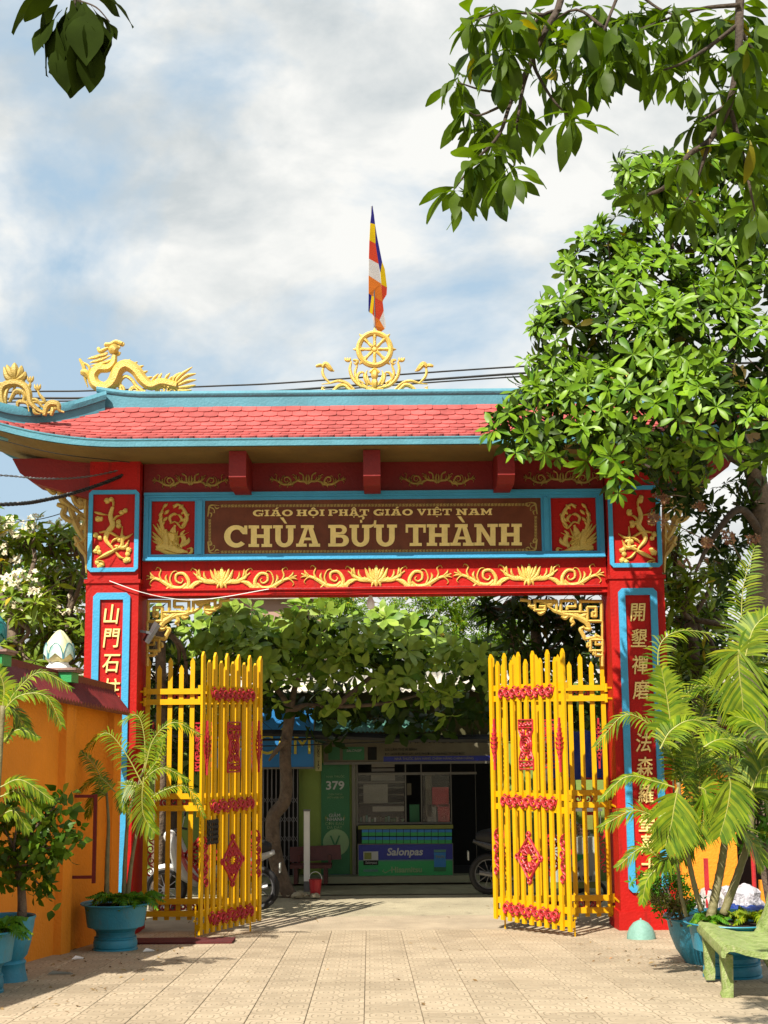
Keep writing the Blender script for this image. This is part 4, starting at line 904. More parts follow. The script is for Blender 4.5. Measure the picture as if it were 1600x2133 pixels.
c_ = P(316, 1318, 16.35); T = Matrix.Translation(c_) @ Matrix.Rotation(R(-58), 4, 'Y') @ Matrix.Rotation(R(25), 4, 'X')
b = B(); b.box(-.13, .13, -.10, .10, -.02, .02, T); b.build('housing', 'steel', fd)
b = B(); b.box(-.115, .115, -.085, .085, -.026, -.0205, T); b.build('lens', paint('lamp_glass', (.35, .30, .2), .15, .1), fd)
b = B(); b.bar((-2.93, 16.35, c_.z+.02), (c_.x-.02, 16.35, c_.z), .03); b.build('arm', 'steel', fd)
# ================================================================== LEFT BOUNDARY WALL
WD = Vector((.142, 1, 0)); WA = Vector((-3.28, 14.2, 0))
def wp(Y, off=0., z=0.): return Vector((WA.x + WD.x*(Y-14.2)+off, Y, z))
lw = thing('boundary_wall', 'orange plastered courtyard wall with maroon tiled coping left of the gate', 'wall', tuple(wp(13, -.1, gz(13))))
def wallbox(b, Y0, Y1, o0, o1, z0, z1): 
    b.add([wp(y, o, z+gz(y)) for z in (z0, z1) for y in (Y0, Y1) for o in (o0, o1)], [(0, 2, 3, 1), (4, 5, 7, 6), (0, 1, 5, 4), (2, 6, 7, 3), (0, 4, 6, 2), (1, 3, 7, 5)])
b = B(); wallbox(b, 5, 15.72, -.16, 0, -.1, 2.52); b.build('wall', 'orange', lw)
for Y in (8.2, 11.2, 14.1, 15.52):
    b = B(); wallbox(b, Y-.10, Y+.16, -.16, .075, -.1, 2.50); b.build('pilaster', 'orange', lw)
b = B(); wallbox(b, 5, 15.75, -.10, -.04, 2.72, 2.80); b.build('coping_ridge', 'maroon_tile', lw)
b = B(); n = 0; Y = 5.0
while Y < 15.68:
    Yb = Y+.075
    for s, oo in ((1, .15), (-1, -.30)):
        a0 = wp(Y, -.07, 2.74+gz(Y)); a1 = wp(Y, oo, 2.47+gz(Y))
        b.add([wp(Y, -.07, 2.75+gz(Y)), wp(Y+.0375, -.07, 2.775+gz(Y)), wp(Yb, -.07, 2.75+gz(Y)), wp(Y, oo, 2.46+gz(Y)), wp(Y+.0375, oo, 2.505+gz(Y)), wp(Yb, oo, 2.46+gz(Y)), wp(Y, oo, 2.44+gz(Y)), wp(Yb, oo, 2.44+gz(Y)), wp(Y, -.07, 2.71+gz(Y)), wp(Yb, -.07, 2.71+gz(Y))],
              [(0, 1, 4, 3), (1, 2, 5, 4), (3, 4, 5, 7, 6), (6, 7, 9, 8)])
    Y += .082
b.build('coping_tiles', 'maroon_tile', lw)
tag(lw.children[-1], kind='stuff')
def finial(Y, lab, body, tipc, pet=None, group='lotus bud finials on the boundary wall'):
    c = wp(Y, -.10, 2.79+gz(Y))
    rt = thing('lotus_finial', lab, 'finial', tuple(c), group)
    b = B(); b.box(c.x-.17, c.x+.17, c.y-.16, c.y+.16, c.z-.10, c.z+.0); b.build('block', 'green_paint', rt)
    b = B(); b.box(c.x-.20, c.x+.20, c.y-.18, c.y+.18, c.z+.002, c.z+.022); b.box(c.x-.22, c.x+.22, c.y-.2, c.y+.2, c.z+.022, c.z+.045); b.build('slab', 'pink_slab', rt)
    z = c.z+.045
    b = B(); b.lathe([(.001, 0), (.13, 0), (.125, .02), (.10, .045), (.10, .06)], (c.x, c.y, z), 24); b.build('foot', 'white', rt, True)
    b = B(); b.lathe([(.09, .06), (.135, .10), (.15, .16), (.145, .22), (.115, .28), (.075, .335), (.03, .385), (.001, .40)], (c.x, c.y, z), 28, lambda t, zz: .008*math.cos(6*t)); b.build('bud', body, rt, True)
    for k in range(6):
        a = k*math.pi/3 + .5; b = B()
        edge = []
        for i in range(9):
            t = i/8; da = .5*math.cos(math.pi*t)*(1 if True else 0); zz = .09 + .17*math.sin(math.pi*t)
            rr = .150 if zz < .2 else .150-.02*(zz-.2)/.06
            edge.append((c.x+(rr+.006)*math.cos(a+da), c.y+(rr+.006)*math.sin(a+da), z+zz))
        b.tube(edge, .006, 5); b.build('petal_edge', tipc, rt, True)
        b = B(); vs = [(c.x+.162*math.cos(a), c.y+.162*math.sin(a), z+.15)] + edge
        b.add(vs, [(0, i, i+1) for i in range(1, 9)]); b.build('petal', pet or body, rt, True)
lot = paint('pale_glazed_lotus', (.95, 1.0, .72), .25, .2, 6, .1, spec=.6, c2=(1.1, 1.05, .45)); ptq = paint('turquoise_petal_glaze', (.42, .85, .72), .25, .25, 7, .1, spec=.6, c2=(.9, 1.0, .85)); teal = paint('teal_glaze', (.02, .30, .28), .2, .15, 6, .1, spec=.6); tealn = paint('blue_petal_line', (.08, .30, .36), .4)
finial(14.2, 'pale white and green glazed lotus bud on a bright green block atop the wall', lot, tealn, ptq)
finial(12.5, 'teal glazed lotus bud finial cut by the left edge of the picture', teal, tealn)
fr_ = thing('iron_bracket', 'maroon iron frame bolted to the orange wall between the pilasters', 'bracket', tuple(wp(14.6, .1, 1)))
b = B(); zA, zB = P(176, 1655, 14.7).z, P(176, 1825, 14.7).z
Yq = 14.75; b.bar(wp(14.3, .01, zA), wp(14.3, .28, zA), .03); b.bar(wp(14.3, .01, zB+.03), wp(14.3, .28, zB+.03), .03); b.bar(wp(14.3, .28, zA+.02), wp(14.3, .28, zB-.03), .035); tag(b.build('frame', 'maroon_iron', fr_))
# ================================================================== RIGHT SIDE WALLS
rw = thing('orange_pier', 'sunlit orange wall pier right of the right pillar behind the palms', 'wall', (3.9, 16.2, 0))
b = B(); a0 = P(1400, 1700, 16.0).x; a1 = P(1532, 1700, 16.0).x; b.box(3.36, a1, 16.0, 16.25, -.1, 1.9); b.build('wall', 'orange', rw)
b = B(); b.box(3.34, a1+.06, 15.94, 16.32, 1.9, 1.98); b.build('cap', 'maroon_tile', rw)
st_ = thing('street_stall', 'dark stall behind the palms with a red pole and orange side wall', 'stall', (4.7, 16.6, 0))
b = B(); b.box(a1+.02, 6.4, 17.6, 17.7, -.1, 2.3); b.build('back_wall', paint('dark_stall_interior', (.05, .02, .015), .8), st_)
b = B(); b.box(a1-.05, 6.6, 15.9, 17.8, 2.25, 2.32); b.build('shade_canopy', 'maroon_tile', st_)  # overhang added to throw shade into the stall
b = B(); q0 = P(1560, 1600, 15.6); q1 = P(1572, 1860, 15.6); b.tube([(q0.x, 15.6, 2.25), (q1.x, 15.6, gz(15.6))], .024, 10); b.build('pole', 'orn_red', st_)
b = B(); b.box(a1+.3, 6.4, 16.2, 16.28, -.1, .55); b.build('low_wall', 'orange', st_)
pr = tag(B().box(P(1474, 1900, 14.6).x-.01, P(1474, 1900, 14.6).x+.03, 14.6, 14.64, gz(14.6), .95).build('red_post', 'orn_red'), 'short bright red post standing among the palm trunks', 'post')
b = B(); q = P(1515, 1880, 14.9)
bagm = paint('white_woven_sack', (.62, .60, .58), .6, .3, 9, .8, 30)
def lump(name, c, r, sc_, mat, lab, cat_, seed):
    rr = random.Random(seed); b = B(); b.ball((0, 0, 0), r, 14)
    ph = [rr.uniform(0, 6) for _ in range(9)]
    vs = []
    for v in b.v:
        n_ = 1 + .13*math.sin(v[0]*21/r*.3+ph[0]+v[2]*9/r*.3)+.10*math.sin(v[2]*17/r*.4+ph[1])+.09*math.sin((v[0]+v[1])*31/r*.25+ph[2])
        vs.append((c[0]+v[0]*n_*sc_[0], c[1]+v[1]*n_*sc_[1], max(gz(c[1]), c[2]+v[2]*n_*sc_[2])))
    b.v = vs; return tag(b.build(name, mat, None, True), lab, cat_)
lump('sack', P(1490, 1893, 14.7), .22, (1, .7, .9), bagm, 'white woven sack with dark specks leaning behind the palm trunks', 'sack', 3)
lump('plastic_bag', P(1545, 1872, 14.3), .19, (1.1, .8, .75), paint('crumpled_white_plastic', (.72, .70, .74), .3, .25, 12, 1.5, 25, c2=(.75, .72, .8)), 'crumpled white plastic bag of rubbish beside the bench back', 'bag', 5)
lump('plastic_bag', P(1545, 1897, 14.2), .15, (1.5, .8, .5), paint('blue_plastic', (.02, .06, .30), .35, .2, 9, .8, 25), 'flattened dark blue plastic bag under the white one', 'bag', 8)
c = Vector((2.72, 15.18, gz(15.18)))
dm = thing('concrete_dome', 'small pale turquoise concrete dome at the foot of the right pillar', 'door stop', tuple(c))
b = B(); b.lathe([(.155, 0), (.15, .05), (.125, .11), (.08, .165), (.03, .19), (.010, .193), (.009, .21), (.001, .213)], tuple(c), 26); b.build('dome', paint('pale_turquoise_paint', (.26, .50, .42), .6, .2, 6, .3, dirt=(.3, .35, .25), dirt_amt=.4), dm, True)
# ================================================================== POTS
def pot(name, c, prof, lab, mat='pot', soil=None, dx=None, feet=False, grp='blue glazed plant pots'):
    rt = thing(name, lab, 'plant pot', tuple(c), grp)
    b = B(); b.lathe(prof, tuple(c), 40, dx); b.build('pot_body', mat, rt, True)
    if soil: b = B(); b.lathe([(soil[0], soil[1]), (.001, soil[1]+.02)], tuple(c), 24); b.build('soil', 'soil', rt, True)
    if feet:
        for k in range(5):
            a = k*2*math.pi/5+.9; q = (c[0]+feet*math.cos(a), c[1]+feet*math.sin(a))
            b = B(); T = Matrix.Translation((q[0], q[1], c[2])) @ Matrix.Rotation(a, 4, 'Z'); b.box(-.02, .012, -.06, .06, .0, .045, T); b.build('foot', mat, rt)
    return rt
GP = 'blue glazed plant pots'
def bowl(s, h):                                     # flared bowl on a turned base, s = rim radius, h = height
    return [(s*.98, h*.985), (s*1.0, h), (s*1.01, h*.985), (s*.99, h*.965), (s*.90, h*.945), (s*.86, h*.90), (s*.84, h*.80), (s*.80, h*.66), (s*.72, h*.52), (s*.60, h*.43), (s*.55, h*.40), (s*.56, h*.385), (s*.545, h*.37), (s*.545, h*.29),
            (s*.58, h*.285), (s*.60, h*.27), (s*.60, h*.255), (s*.57, h*.245), (s*.60, h*.22), (s*.62, h*.16), (s*.615, h*.08), (s*.59, h*.06), (s*.63, h*.035), (s*.63, h*.0)][::1]
def rimmed(s, h): return [(s*.80, h*.5), (s*.88, h*.90), (s*.92, h*.975)] + bowl(s, h)
cL = Vector((-2.79, 14.5, gz(14.5)))
pot('plant_pot', cL, rimmed(.36, .47), 'shaded blue bowl pot with a chipped foot beside the left folding gate', soil=(.32, .43))
b = B(); b.box(-2.86, -2.72, 14.22, 14.30, cL.z, cL.z+.055); 
cR = Vector((2.86, 11.80, gz(11.8)))
pot('plant_pot', cR, rimmed(.385, .45), 'wide blue bowl pot on a turned base beside the bench', soil=(.335, .41))
cR2 = Vector((3.02, 12.85, gz(12.95)))
pot('plant_pot', cR2, [(.44, .36), (.47, .41), (.50, .42), (.51, .40), (.49, .385), (.47, .37), (.465, .33), (.45, .25), (.40, .12), (.33, .02), (.32, 0)], 'deep round blue pot behind the bowl pot', soil=(.43, .37))
cA = Vector((-3.22, 11.95, gz(11.95)))
pot('plant_pot', cA, [(.205, .46), (.22, .52), (.235, .53), (.24, .515), (.23, .495), (.225, .44), (.205, .33), (.17, .21), (.145, .175), (.16, .165), (.17, .15), (.16, .13), (.165, .08), (.18, .02), (.185, 0)], 'embossed blue pot on a ringed foot against the orange wall', soil=(.21, .47), feet=False,
    dx=lambda t, z: .008*math.sin(5*t+22*z)*math.sin(9*t-14*z) if .2 < z < .5 else 0)
cB = Vector((-3.22, 11.2, gz(11.2)))
pot('plant_pot', cB, rimmed(.30, .48), 'pale blue bowl pot cut by the left edge of the picture', soil=(.27, .44))
# ================================================================== BENCH
bn = thing('concrete_bench', 'lime green terrazzo bench with raised white letters on its backrest', 'bench', (2.75, 10.9, gz(10.9)))
zg = gz(10.9); TB = Matrix.Translation((2.50, 10.45, zg-.01)) @ Matrix.Rotation(R(-5), 4, 'Z')
def TBp(v): return TB @ Vector(v)
def ext_y(b, prof, y0, y1, T):                       # prof (x,z) extruded along local y
    n = len(prof); b.add([T @ Vector((x, y, z)) for y in (y0, y1) for x, z in prof], [tuple(range(n)), tuple(range(2*n-1, n-1, -1))] + [(i, i+n, (i+1) % n+n, (i+1) % n) for i in range(n)])
top = [(-.06, .375), (-.05, .415), (-.02, .435), (.03, .43), (.12, .40), (.24, .375), (.36, .37), (.44, .375)]
b = B(); ext_y(b, top + [(.44, .335), (.36, .33), (.24, .335), (.12, .36), (.04, .385), (0, .385), (-.02, .37), (-.03, .34), (-.055, .345)], -.10, 1.30, TB); b.build('seat', 'bench', bn, True)
bt = [(.47, .42), (.60, .90), (.645, .885), (.515, .41)]
bk = B(); n_ = 10; pts = []
ys = [(-.06, 0), (-.10, .04), (-.10, .40), (-.085, .45), (-.04, .49)] 
prof = [(-.10, .0), (-.10, .38), (-.08, .44), (-.03, .48), (1.23, .48), (1.28, .44), (1.30, .38), (1.30, 0)]
vs = []
for dx in (0, .045):
    for y, h in prof: vs.append(TB @ Vector((.50+h*.27+dx, y, .48+h*.96)))
n8 = len(prof); bk.add(vs, [tuple(range(n8)), tuple(range(2*n8-1, n8-1, -1))] + [(i, i+n8, (i+1) % n8+n8, (i+1) % n8) for i in range(n8)]); bk.build('backrest', 'bench', bn)
for y in (.08, .98):
    for nm, prof_ in (('leg', [(-.03, 0), (.04, 0), (.045, .05), (.055, .33), (-.04, .36), (-.03, .08), (-.045, .05)]), ('leg', [(.52, 0), (.62, 0), (.50, .30), (.34, .345), (.30, .335), (.40, .22)])):
        b = B(); ext_y(b, prof_[::-1], y, y+.07, TB); b.build(nm, 'bench', bn)
    b = B(); ext_y(b, [(.36, .34), (.50, .34), (.72, .92), (.66, .92)], y, y+.07, TB); b.build('back_strut', 'bench', bn)
wl_ = paint('white_cement_letter', (.75, .74, .60), .7, .1)
M['wl'] = wl_
rotb = (TB.to_3x3() @ Matrix.Rotation(R(-90), 3, 'Z') @ Matrix.Rotation(R(90-15.5), 3, 'X')).to_euler()
for s_, sz, hh, xo in (('CÚNG', .17, .34, 0), ('LANSI', .095, .18, 0)):
    q = TB @ Vector((.50+hh*.27-.008, 1.17, .48+hh*.96)); text(s_, sz, 'wl', 'lettering', bn, q, rot=rotb, ext=.004, off=0, al='LEFT')
# ================================================================== STREET SIDE BEYOND THE GATE
SHY = 21.5
sp = thing('pharmacy', 'low dark pharmacy shopfront with green walls across the street', 'shop', (-.2, SHY, 0))
def pb(b, x0, y0, x1, y1, Y, d, fwd=0):               # box from photo corners, front face at Y
    a = P(x0, y0, Y); c = P(x1, y1, Y); b.box(min(a.x, c.x), max(a.x, c.x), Y-fwd, Y+d, min(a.z, c.z), max(a.z, c.z)); return b
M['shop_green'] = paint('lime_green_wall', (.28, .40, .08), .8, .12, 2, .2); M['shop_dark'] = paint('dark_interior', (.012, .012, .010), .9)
M['banner'] = paint('green_banner', (.03, .20, .07), .6, .1, 2); M['banner_text'] = paint('pale_green_print', (.30, .48, .22), .7)
M['sign_cream'] = paint('dusty_sign_board', (.17, .15, .09), .7, .2, 3); M['alu'] = paint('aluminium_frame', (.20, .19, .15), .5, .1, 5)
M['navy'] = paint('navy_print', (.015, .03, .34), .5, .05); M['med_green'] = paint('green_print', (.02, .42, .11), .5, .05); M['print_white'] = paint('white_print', (.62, .64, .60), .6, .05)
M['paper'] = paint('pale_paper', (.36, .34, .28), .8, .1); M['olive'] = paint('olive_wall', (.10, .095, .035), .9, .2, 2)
M['sign_blue'] = paint('blue_signboard', (.02, .24, .62), .5, .1, 2); M['sign_yellow'] = paint('mustard_print', (.65, .55, .05), .6, .1)
M['lime'] = paint('box_yellow_green', (.25, .28, .05), .6); M['teal'] = paint('teal_tin', (.10, .28, .22), .6, .2, 4, dirt=(.2, .16, .1), dirt_amt=.5)
M['tin'] = paint('pale_corrugated_tin', (.85, .78, .66), .6, .15, 2, .2, dirt=(.16, .10, .06), dirt_amt=.6)
b = B(); pb(b, 560, 1420, 760, 1840, SHY+.12, .1); 
b.v = []; b.f = []; b.mi = []
a = P(300, 1840, SHY).x; c = P(1400, 1840, SHY).x
b.box(a, P(733, 1, SHY).x, SHY+.02, SHY+.2, -.1, 3.0); b.box(P(946, 1, SHY).x+.35, c, SHY+.02, SHY+.2, -.1, 3.0); b.box(P(733, 1, SHY).x, P(946, 1, SHY).x+.35, SHY+.02, SHY+.2, 1.95, 3.0)
b.build('wall', 'shop_green', sp)
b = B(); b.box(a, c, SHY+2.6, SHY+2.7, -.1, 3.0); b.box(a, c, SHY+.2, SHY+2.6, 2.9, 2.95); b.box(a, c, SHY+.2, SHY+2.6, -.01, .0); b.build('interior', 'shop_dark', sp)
b = B(); pb(b, 500, 1440, 1100, 1530, SHY-.02, .04); b.build('upper_wall', 'olive', sp)
b = B(); pb(b, 540, 1828, 1000, 1838, SHY-.35, .36); b.build('doorstep', paint('tiled_step', (.30, .32, .20), .6, .1, 3), sp)
# corrugated roof
b = B(); xa, xb = P(440, 1440, 21.0).x, P(1100, 1440, 21.0).x; n = 150; zl, zh = P(780, 1440, 21.0).z, P(780, 1400, 22.8).z
vs = []
for i in range(n+1):
    x = xa+(xb-xa)*i/n; w = .022*math.cos(i*math.pi*.5*1.0*1.3); vs += [(x, 21.0, zl+w), (x, 22.9, zh+w)]
b.add(vs, [(2*i, 2*i+2, 2*i+3, 2*i+1) for i in range(n)]); o = b.build('tin_roof', 'tin', sp, 'full'); md = o.modifiers.new('t', 'SOLIDIFY'); md.thickness = .006
b = B(); xa, xb = P(655, 1500, 20.7).x, P(905, 1500, 20.7).x; zl, zh = P(780, 1524, 20.75).z, P(780, 1498, 21.4).z; vs = []; n = 90
for i in range(n+1):
    x = xa+(xb-xa)*i/n; w = .014*math.cos(i*1.9); vs += [(x, 20.75, zl+w), (x, 21.45, zh+w)]
b.add(vs, [(2*i, 2*i+2, 2*i+3, 2*i+1) for i in range(n)]); o = b.build('tin_awning', 'teal', sp, 'full'); md = o.modifiers.new('t', 'SOLIDIFY'); md.thickness = .005
# long sign board over the shop
sb = thing('pharmacy_signboard', 'dusty signboard with three adverts and address lines above the shop window', 'sign', tuple(P(850, 1565, SHY-.2)))
b = B(); pb(b, 674, 1535, 1040, 1588, SHY-.18, .08); b.build('board', 'sign_cream', sb)
b = B(); pb(b, 674, 1588, 1040, 1590, SHY-.2, .1); b.build('edge_trim', 'alu', sb)
b = B(); pb(b, 799, 1576, 1040, 1586, SHY-.186, .01); b.build('dark_strip', 'navy', sb)
for x0, x1, mm in ((684, 708, 'banner'), (714, 759, 'banner'), (766, 785, 'shop_dark')):
    b = B(); pb(b, x0, 1556, x1, 1583, SHY-.19, .01); b.build('advert', mm, sb)
def tx(s_, x, y, hpx, Y, mat, par, name='lettering', off=0., sx=1., al='CENTER', shear=0.):
    q = P(x, y, Y); return text(s_, hpx/F*Y*1.38, mat, name, par, q, ext=.003, off=off, sx=sx, al=al, shear=shear)
tx('SALONSIP', 737, 1564, 5, SHY-.195, 'print_white', sb, shear=.2)
tx('NHÀ THUỐC', 900, 1545, 7, SHY-.187, 'shop_dark', sb, sx=2.2); tx('DS: LÂM THỊ ÁI BÌNH', 802, 1562, 5, SHY-.187, 'shop_dark', sb, al='LEFT'); tx('ĐC: 645/8 ĐƯỜNG 671, KP.2, PHƯỜNG TÂN PHÚ, TP.THỦ ĐỨC', 802, 1571.5, 4.6, SHY-.187, 'shop_dark', sb, al='LEFT', sx=.92)
tx('NHÀ THUỐC BÁN HÀNG CHÍNH HÃNG CHÍNH HÃNG', 822, 1581, 5, SHY-.191, 'paper', sb, al='LEFT', sx=.95)
# blue sign
bs = thing('blue_signboard', 'blue signboard with large mustard yellow letters behind the tree trunk', 'sign', tuple(P(590, 1540, 21.0)))
b = B(); pb(b, 430, 1474, 655, 1601, 21.0, .1); b.build('board', 'sign_blue', bs)
b = B(); pb(b, 430, 1599.5, 655, 1601.5, 20.985, .02); pb(b, 653.5, 1474, 655.5, 1599, 20.985, .02); b.build('trim', 'alu', bs)
tx('CẦM', 592, 1553, 42, 20.985, 'sign_yellow', bs, off=0, sx=.92)
# vertical little sign
vs_ = thing('vertical_sign', 'narrow cream sign with black stacked capital letters beside the blue signboard', 'sign', tuple(P(663, 1575, 21.0)))
b = B(); pb(b, 657, 1543, 670, 1606, 21.05, .05); b.build('board', paint('cream_strip', (.50, .47, .20), .7), vs_)
for i, ch in enumerate('THUỐC TÂY'):
    if ch != ' ': tx(ch, 663.5, 1548+i*6.6, 4.6, 21.045, 'shop_dark', vs_, 'letter', off=.001)
# banner
bn2 = thing('green_banner', 'tall green pharmacy banner with the number 379 and a pale round logo', 'banner', tuple(P(700, 1700, SHY)))
b = B(); pb(b, 669, 1590, 729, 1834, SHY-.03, .03); b.build('panel', 'banner', bn2)
b = B(); pb(b, 669, 1822, 729, 1834, SHY-.036, .004); b.build('footer', 'navy', bn2)
b = B(); q = P(700, 1755, SHY-.035); b.add([(q.x+.2*math.cos(t*math.pi/14), q.y, q.z+.2*math.sin(t*math.pi/14)) for t in range(28)], [tuple(range(28))[::-1]]); b.build('round_logo', 'banner_text', bn2)
tx('V', 698, 1755, 26, SHY-.04, 'banner', bn2); tx('NHÀ THUỐC', 699, 1618, 4.4, SHY-.034, 'banner_text', bn2, sx=1.05); tx('379', 698, 1637, 17, SHY-.034, 'print_white', bn2, off=.004, sx=1.1); tx('ĐIỆN THOẠI', 699, 1655, 3.6, SHY-.034, 'banner_text', bn2); tx('0974 6780 043', 699, 1661.5, 4, SHY-.034, 'banner_text', bn2)
tx('GIẢM', 697, 1699, 7, SHY-.034, 'print_white', bn2); tx('NHANH', 699, 1707, 7, SHY-.034, 'print_white', bn2); tx('CƠN ĐAU', 697, 1716, 6, SHY-.034, 'banner_text', bn2); tx('DẠ DÀY', 697, 1724, 6, SHY-.034, 'banner_text', bn2)
for xx in (679, 717):
    b = B(); q = lambda x, y: tuple(P(x, y, SHY-.034)); b.add([q(xx+2, 1696), q(xx-3, 1705), q(xx, 1705), q(xx-2, 1712), q(xx+3, 1702), q(xx, 1702)], [(0, 1, 2, 3, 4, 5)]); b.build('bolt_mark', 'lime', bn2)
# folding steel shutter
sh = thing('lattice_shutter', 'dark folding steel lattice shutter below the blue signboard', 'shutter', tuple(P(580, 1838, SHY-.1)))
b = B()
for i in range(22): x = 430 + i*9; pb(b, x, 1602, x+1.6, 1836, SHY-.10, .03)
b.build('slats', 'steel', sh); b = B()
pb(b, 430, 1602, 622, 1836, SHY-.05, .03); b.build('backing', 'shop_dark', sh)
b = B()
for i in range(21):
    for y in (1660, 1700, 1740, 1780): x = 431 + i*9; b.bar(P(x, y, SHY-.12), P(x+9, y+14, SHY-.12), .008); b.bar(P(x, y+14, SHY-.12), P(x+9, y, SHY-.12), .008)
tag(b.build('lattice', 'steel', sh), kind='stuff')
# shop window
wd = thing('shop_window', 'aluminium framed pharmacy window with papers, shelves and boxes inside', 'window', tuple(P(845, 1650, SHY)))
b = B()
for x in (742, 843, 876, 938, 990): pb(b, x, 1588, x+4, 1716 if x < 980 else 1832, SHY-.05, .05)
pb(b, 746, 1610, 993, 1613, SHY-.055, .04); pb(b, 742, 1714, 942, 1719, SHY-.06, .05); pb(b, 733, 1588, 742, 1832, SHY-.05, .05); pb(b, 746, 1628, 843, 1631, SHY-.04, .02)
b.build('frame', 'alu', wd)
gl, nt, N, L, p = nodes('window_glass'); p.inputs['Base Color'].default_value = (.6, .65, .6, 1); p.inputs['Transmission Weight'].default_value = 1; p.inputs['Roughness'].default_value = .02; p.inputs['Alpha'].default_value = .35
M['glass'] = gl
b = B(); pb(b, 746, 1613, 843, 1714, SHY-.03, .004); b.build('pane', 'glass', wd); b = B(); pb(b, 880, 1613, 938, 1714, SHY-.03, .004); b.build('pane', 'glass', wd)
for x0, y0, x1, y1, mm in ((774, 1592, 822, 1598, 'paper'), (774, 1601, 822, 1607, 'paper'), (773, 1613, 823, 1626, 'paper'), (757, 1634, 808, 1673, 'paper'), (776, 1680, 842, 1690, 'paper'), (848, 1632, 857, 1656, 'sign_cream'), (900, 1640, 935, 1680, 'orn_red'), (886, 1615, 900, 1700, 'sign_cream'), (912, 1676, 937, 1712, 'orn_red'), (890, 1676, 909, 1712, 'paper'), (853, 1676, 874, 1712, 'banner')):
    b = B(); pb(b, x0, y0, x1, y1, SHY+.05, .01); b.build('poster', mm, wd)
for y in (1672, 1655, 1640): b = B(); pb(b, 748, y, 842, y+1.5, SHY+.3, .1); b.build('shelf', 'alu', wd)
for i in range(16):
    x = 750+i*5.8; h = RU(6, 14); b = B(); pb(b, x, 1712-h, x+4.6, 1712, SHY+.1+RU(0, .1), .08); b.build('bottle_box', random.choice(['paper', 'banner', 'sign_cream', 'shop_dark', 'print_white', 'teal']), wd)
# counter with boxes and the advert panel
ct = thing('shop_counter', 'shop counter fronted by a blue and green medicine advert panel', 'counter', tuple(P(845, 1832, SHY-.25)))
b = B(); pb(b, 746, 1719, 944, 1832, SHY-.2, .3); b.build('cabinet', 'shop_dark', ct)
b = B(); pb(b, 745, 1758, 945, 1829, SHY-.23, .02); b.build('panel_backing', 'alu', ct)
b = B(); pb(b, 747, 1760, 943, 1792, SHY-.24, .01); b.build('blue_field', 'navy', ct); b = B(); pb(b, 747, 1793, 943, 1827, SHY-.24, .01); b.build('green_field', 'med_green', ct)
b = B(); pb(b, 747, 1791.6, 943, 1793, SHY-.243, .01); b.build('divider', 'teal', ct)
tx('Salonpas', 843, 1775, 14.5, SHY-.243, 'print_white', ct, off=.004, shear=.18, sx=1.05); tx('Hisamitsu', 847, 1812, 11, SHY-.243, 'banner_text', ct, off=.004, sx=1.05)
b = B(); q = [P(x, y, SHY-.243) for x, y in ((800, 1811), (797, 1815), (803, 1818), (812, 1813), (822, 1810))]; b.tube(q, .008, 5); b.build('logo_stroke', 'banner_text', ct)
for bx in (((757, 1774, 788, 1792), 'print_white'), ((757, 1792.5, 788, 1802), 'shop_dark'), ((757, 1811, 788, 1816), 'teal'), ((904, 1770, 929, 1775), 'teal'), ((904, 1776, 929, 1806), 'sign_blue'), ((904, 1806.5, 929, 1815), 'banner')):
    b = B(); pb(b, *bx[0], SHY-.247, .005); b.build('pack_print', bx[1], ct)
b = B(); pb(b, 759, 1776, 774, 1790, SHY-.25, .004); b.build('pack_print', 'lime', ct)
tx('Salonpas', 773, 1797, 5, SHY-.25, 'print_white', ct, shear=.18); tx('PAIN', 917, 1785, 6, SHY-.25, 'lime', ct)
b = B(); pb(b, 746, 1720, 944, 1726, SHY-.24, .02); b.build('price_strip', 'lime', ct)
for r_ in range(2):
    for i in range(13):
        b = B(); x = 754+i*14.5; y = 1728+r_*15.5; pb(b, x, y+6, x+13.4, y+13.5, SHY-.25, .1); b.build('medicine_box', 'med_green', ct)
        b = B(); pb(b, x, y, x+13.4, y+5.8, SHY-.25, .1); b.build('medicine_box', 'sign_blue', ct)
# white post, bench, bucket
wpst = thing('white_post', 'white square post standing before the green wall across the street', 'post', tuple(P(640, 1840, 20.4)))
b = B(); pb(b, 633, 1690, 645, 1836, 20.4, .09); b.build('post', 'white', wpst); b = B(); pb(b, 632, 1687, 646, 1690, 20.38, .13); b.build('cap', 'steel', wpst); b = B(); pb(b, 633, 1836, 645, 1870, 20.4, .03); b.build('base', 'steel', wpst)
bb = thing('red_bench', 'dark red stone bench with slanted back under the green banner', 'bench', tuple(P(665, 1842, 20.9)))
M['dred'] = paint('dark_red_terrazzo', (.11, .022, .018), .5, .2, 6)
b = B(); q = [P(604, 1765, 21.0), P(709, 1760, 21.0), P(711, 1790, 20.95), P(604, 1796, 20.95)]; b.add([tuple(v) for v in q]+[(v.x, v.y+.06, v.z) for v in q], [(0, 3, 2, 1), (4, 5, 6, 7), (0, 1, 5, 4), (1, 2, 6, 5), (2, 3, 7, 6), (3, 0, 4, 7)]); b.build('backrest', 'dred', bb)
b = B(); pb(b, 604, 1803, 690, 1809, 20.55, .4); b.build('seat', 'dred', bb)
for x in (612, 674): b = B(); pb(b, x, 1809, x+8, 1842, 20.6, .3); b.build('leg', 'dred', bb)
for x in (620, 684): b = B(); pb(b, x, 1780, x+6, 1809, 20.9, .05); b.build('strut', 'dred', bb)
bk_ = thing('red_bucket', 'red plastic bucket on the kerb beside the tree', 'bucket', tuple(P(657, 1875, 19.75)))
c = P(657, 1874, 19.75); b = B(); b.lathe([(.001, .01), (.065, .0), (.09, .22), (.095, .225), (.095, .235), (.085, .235), (.06, .02), (.001, .02)], (c.x, c.y, 0.0), 18); b.build('body', 'orn_red', bk_, True)
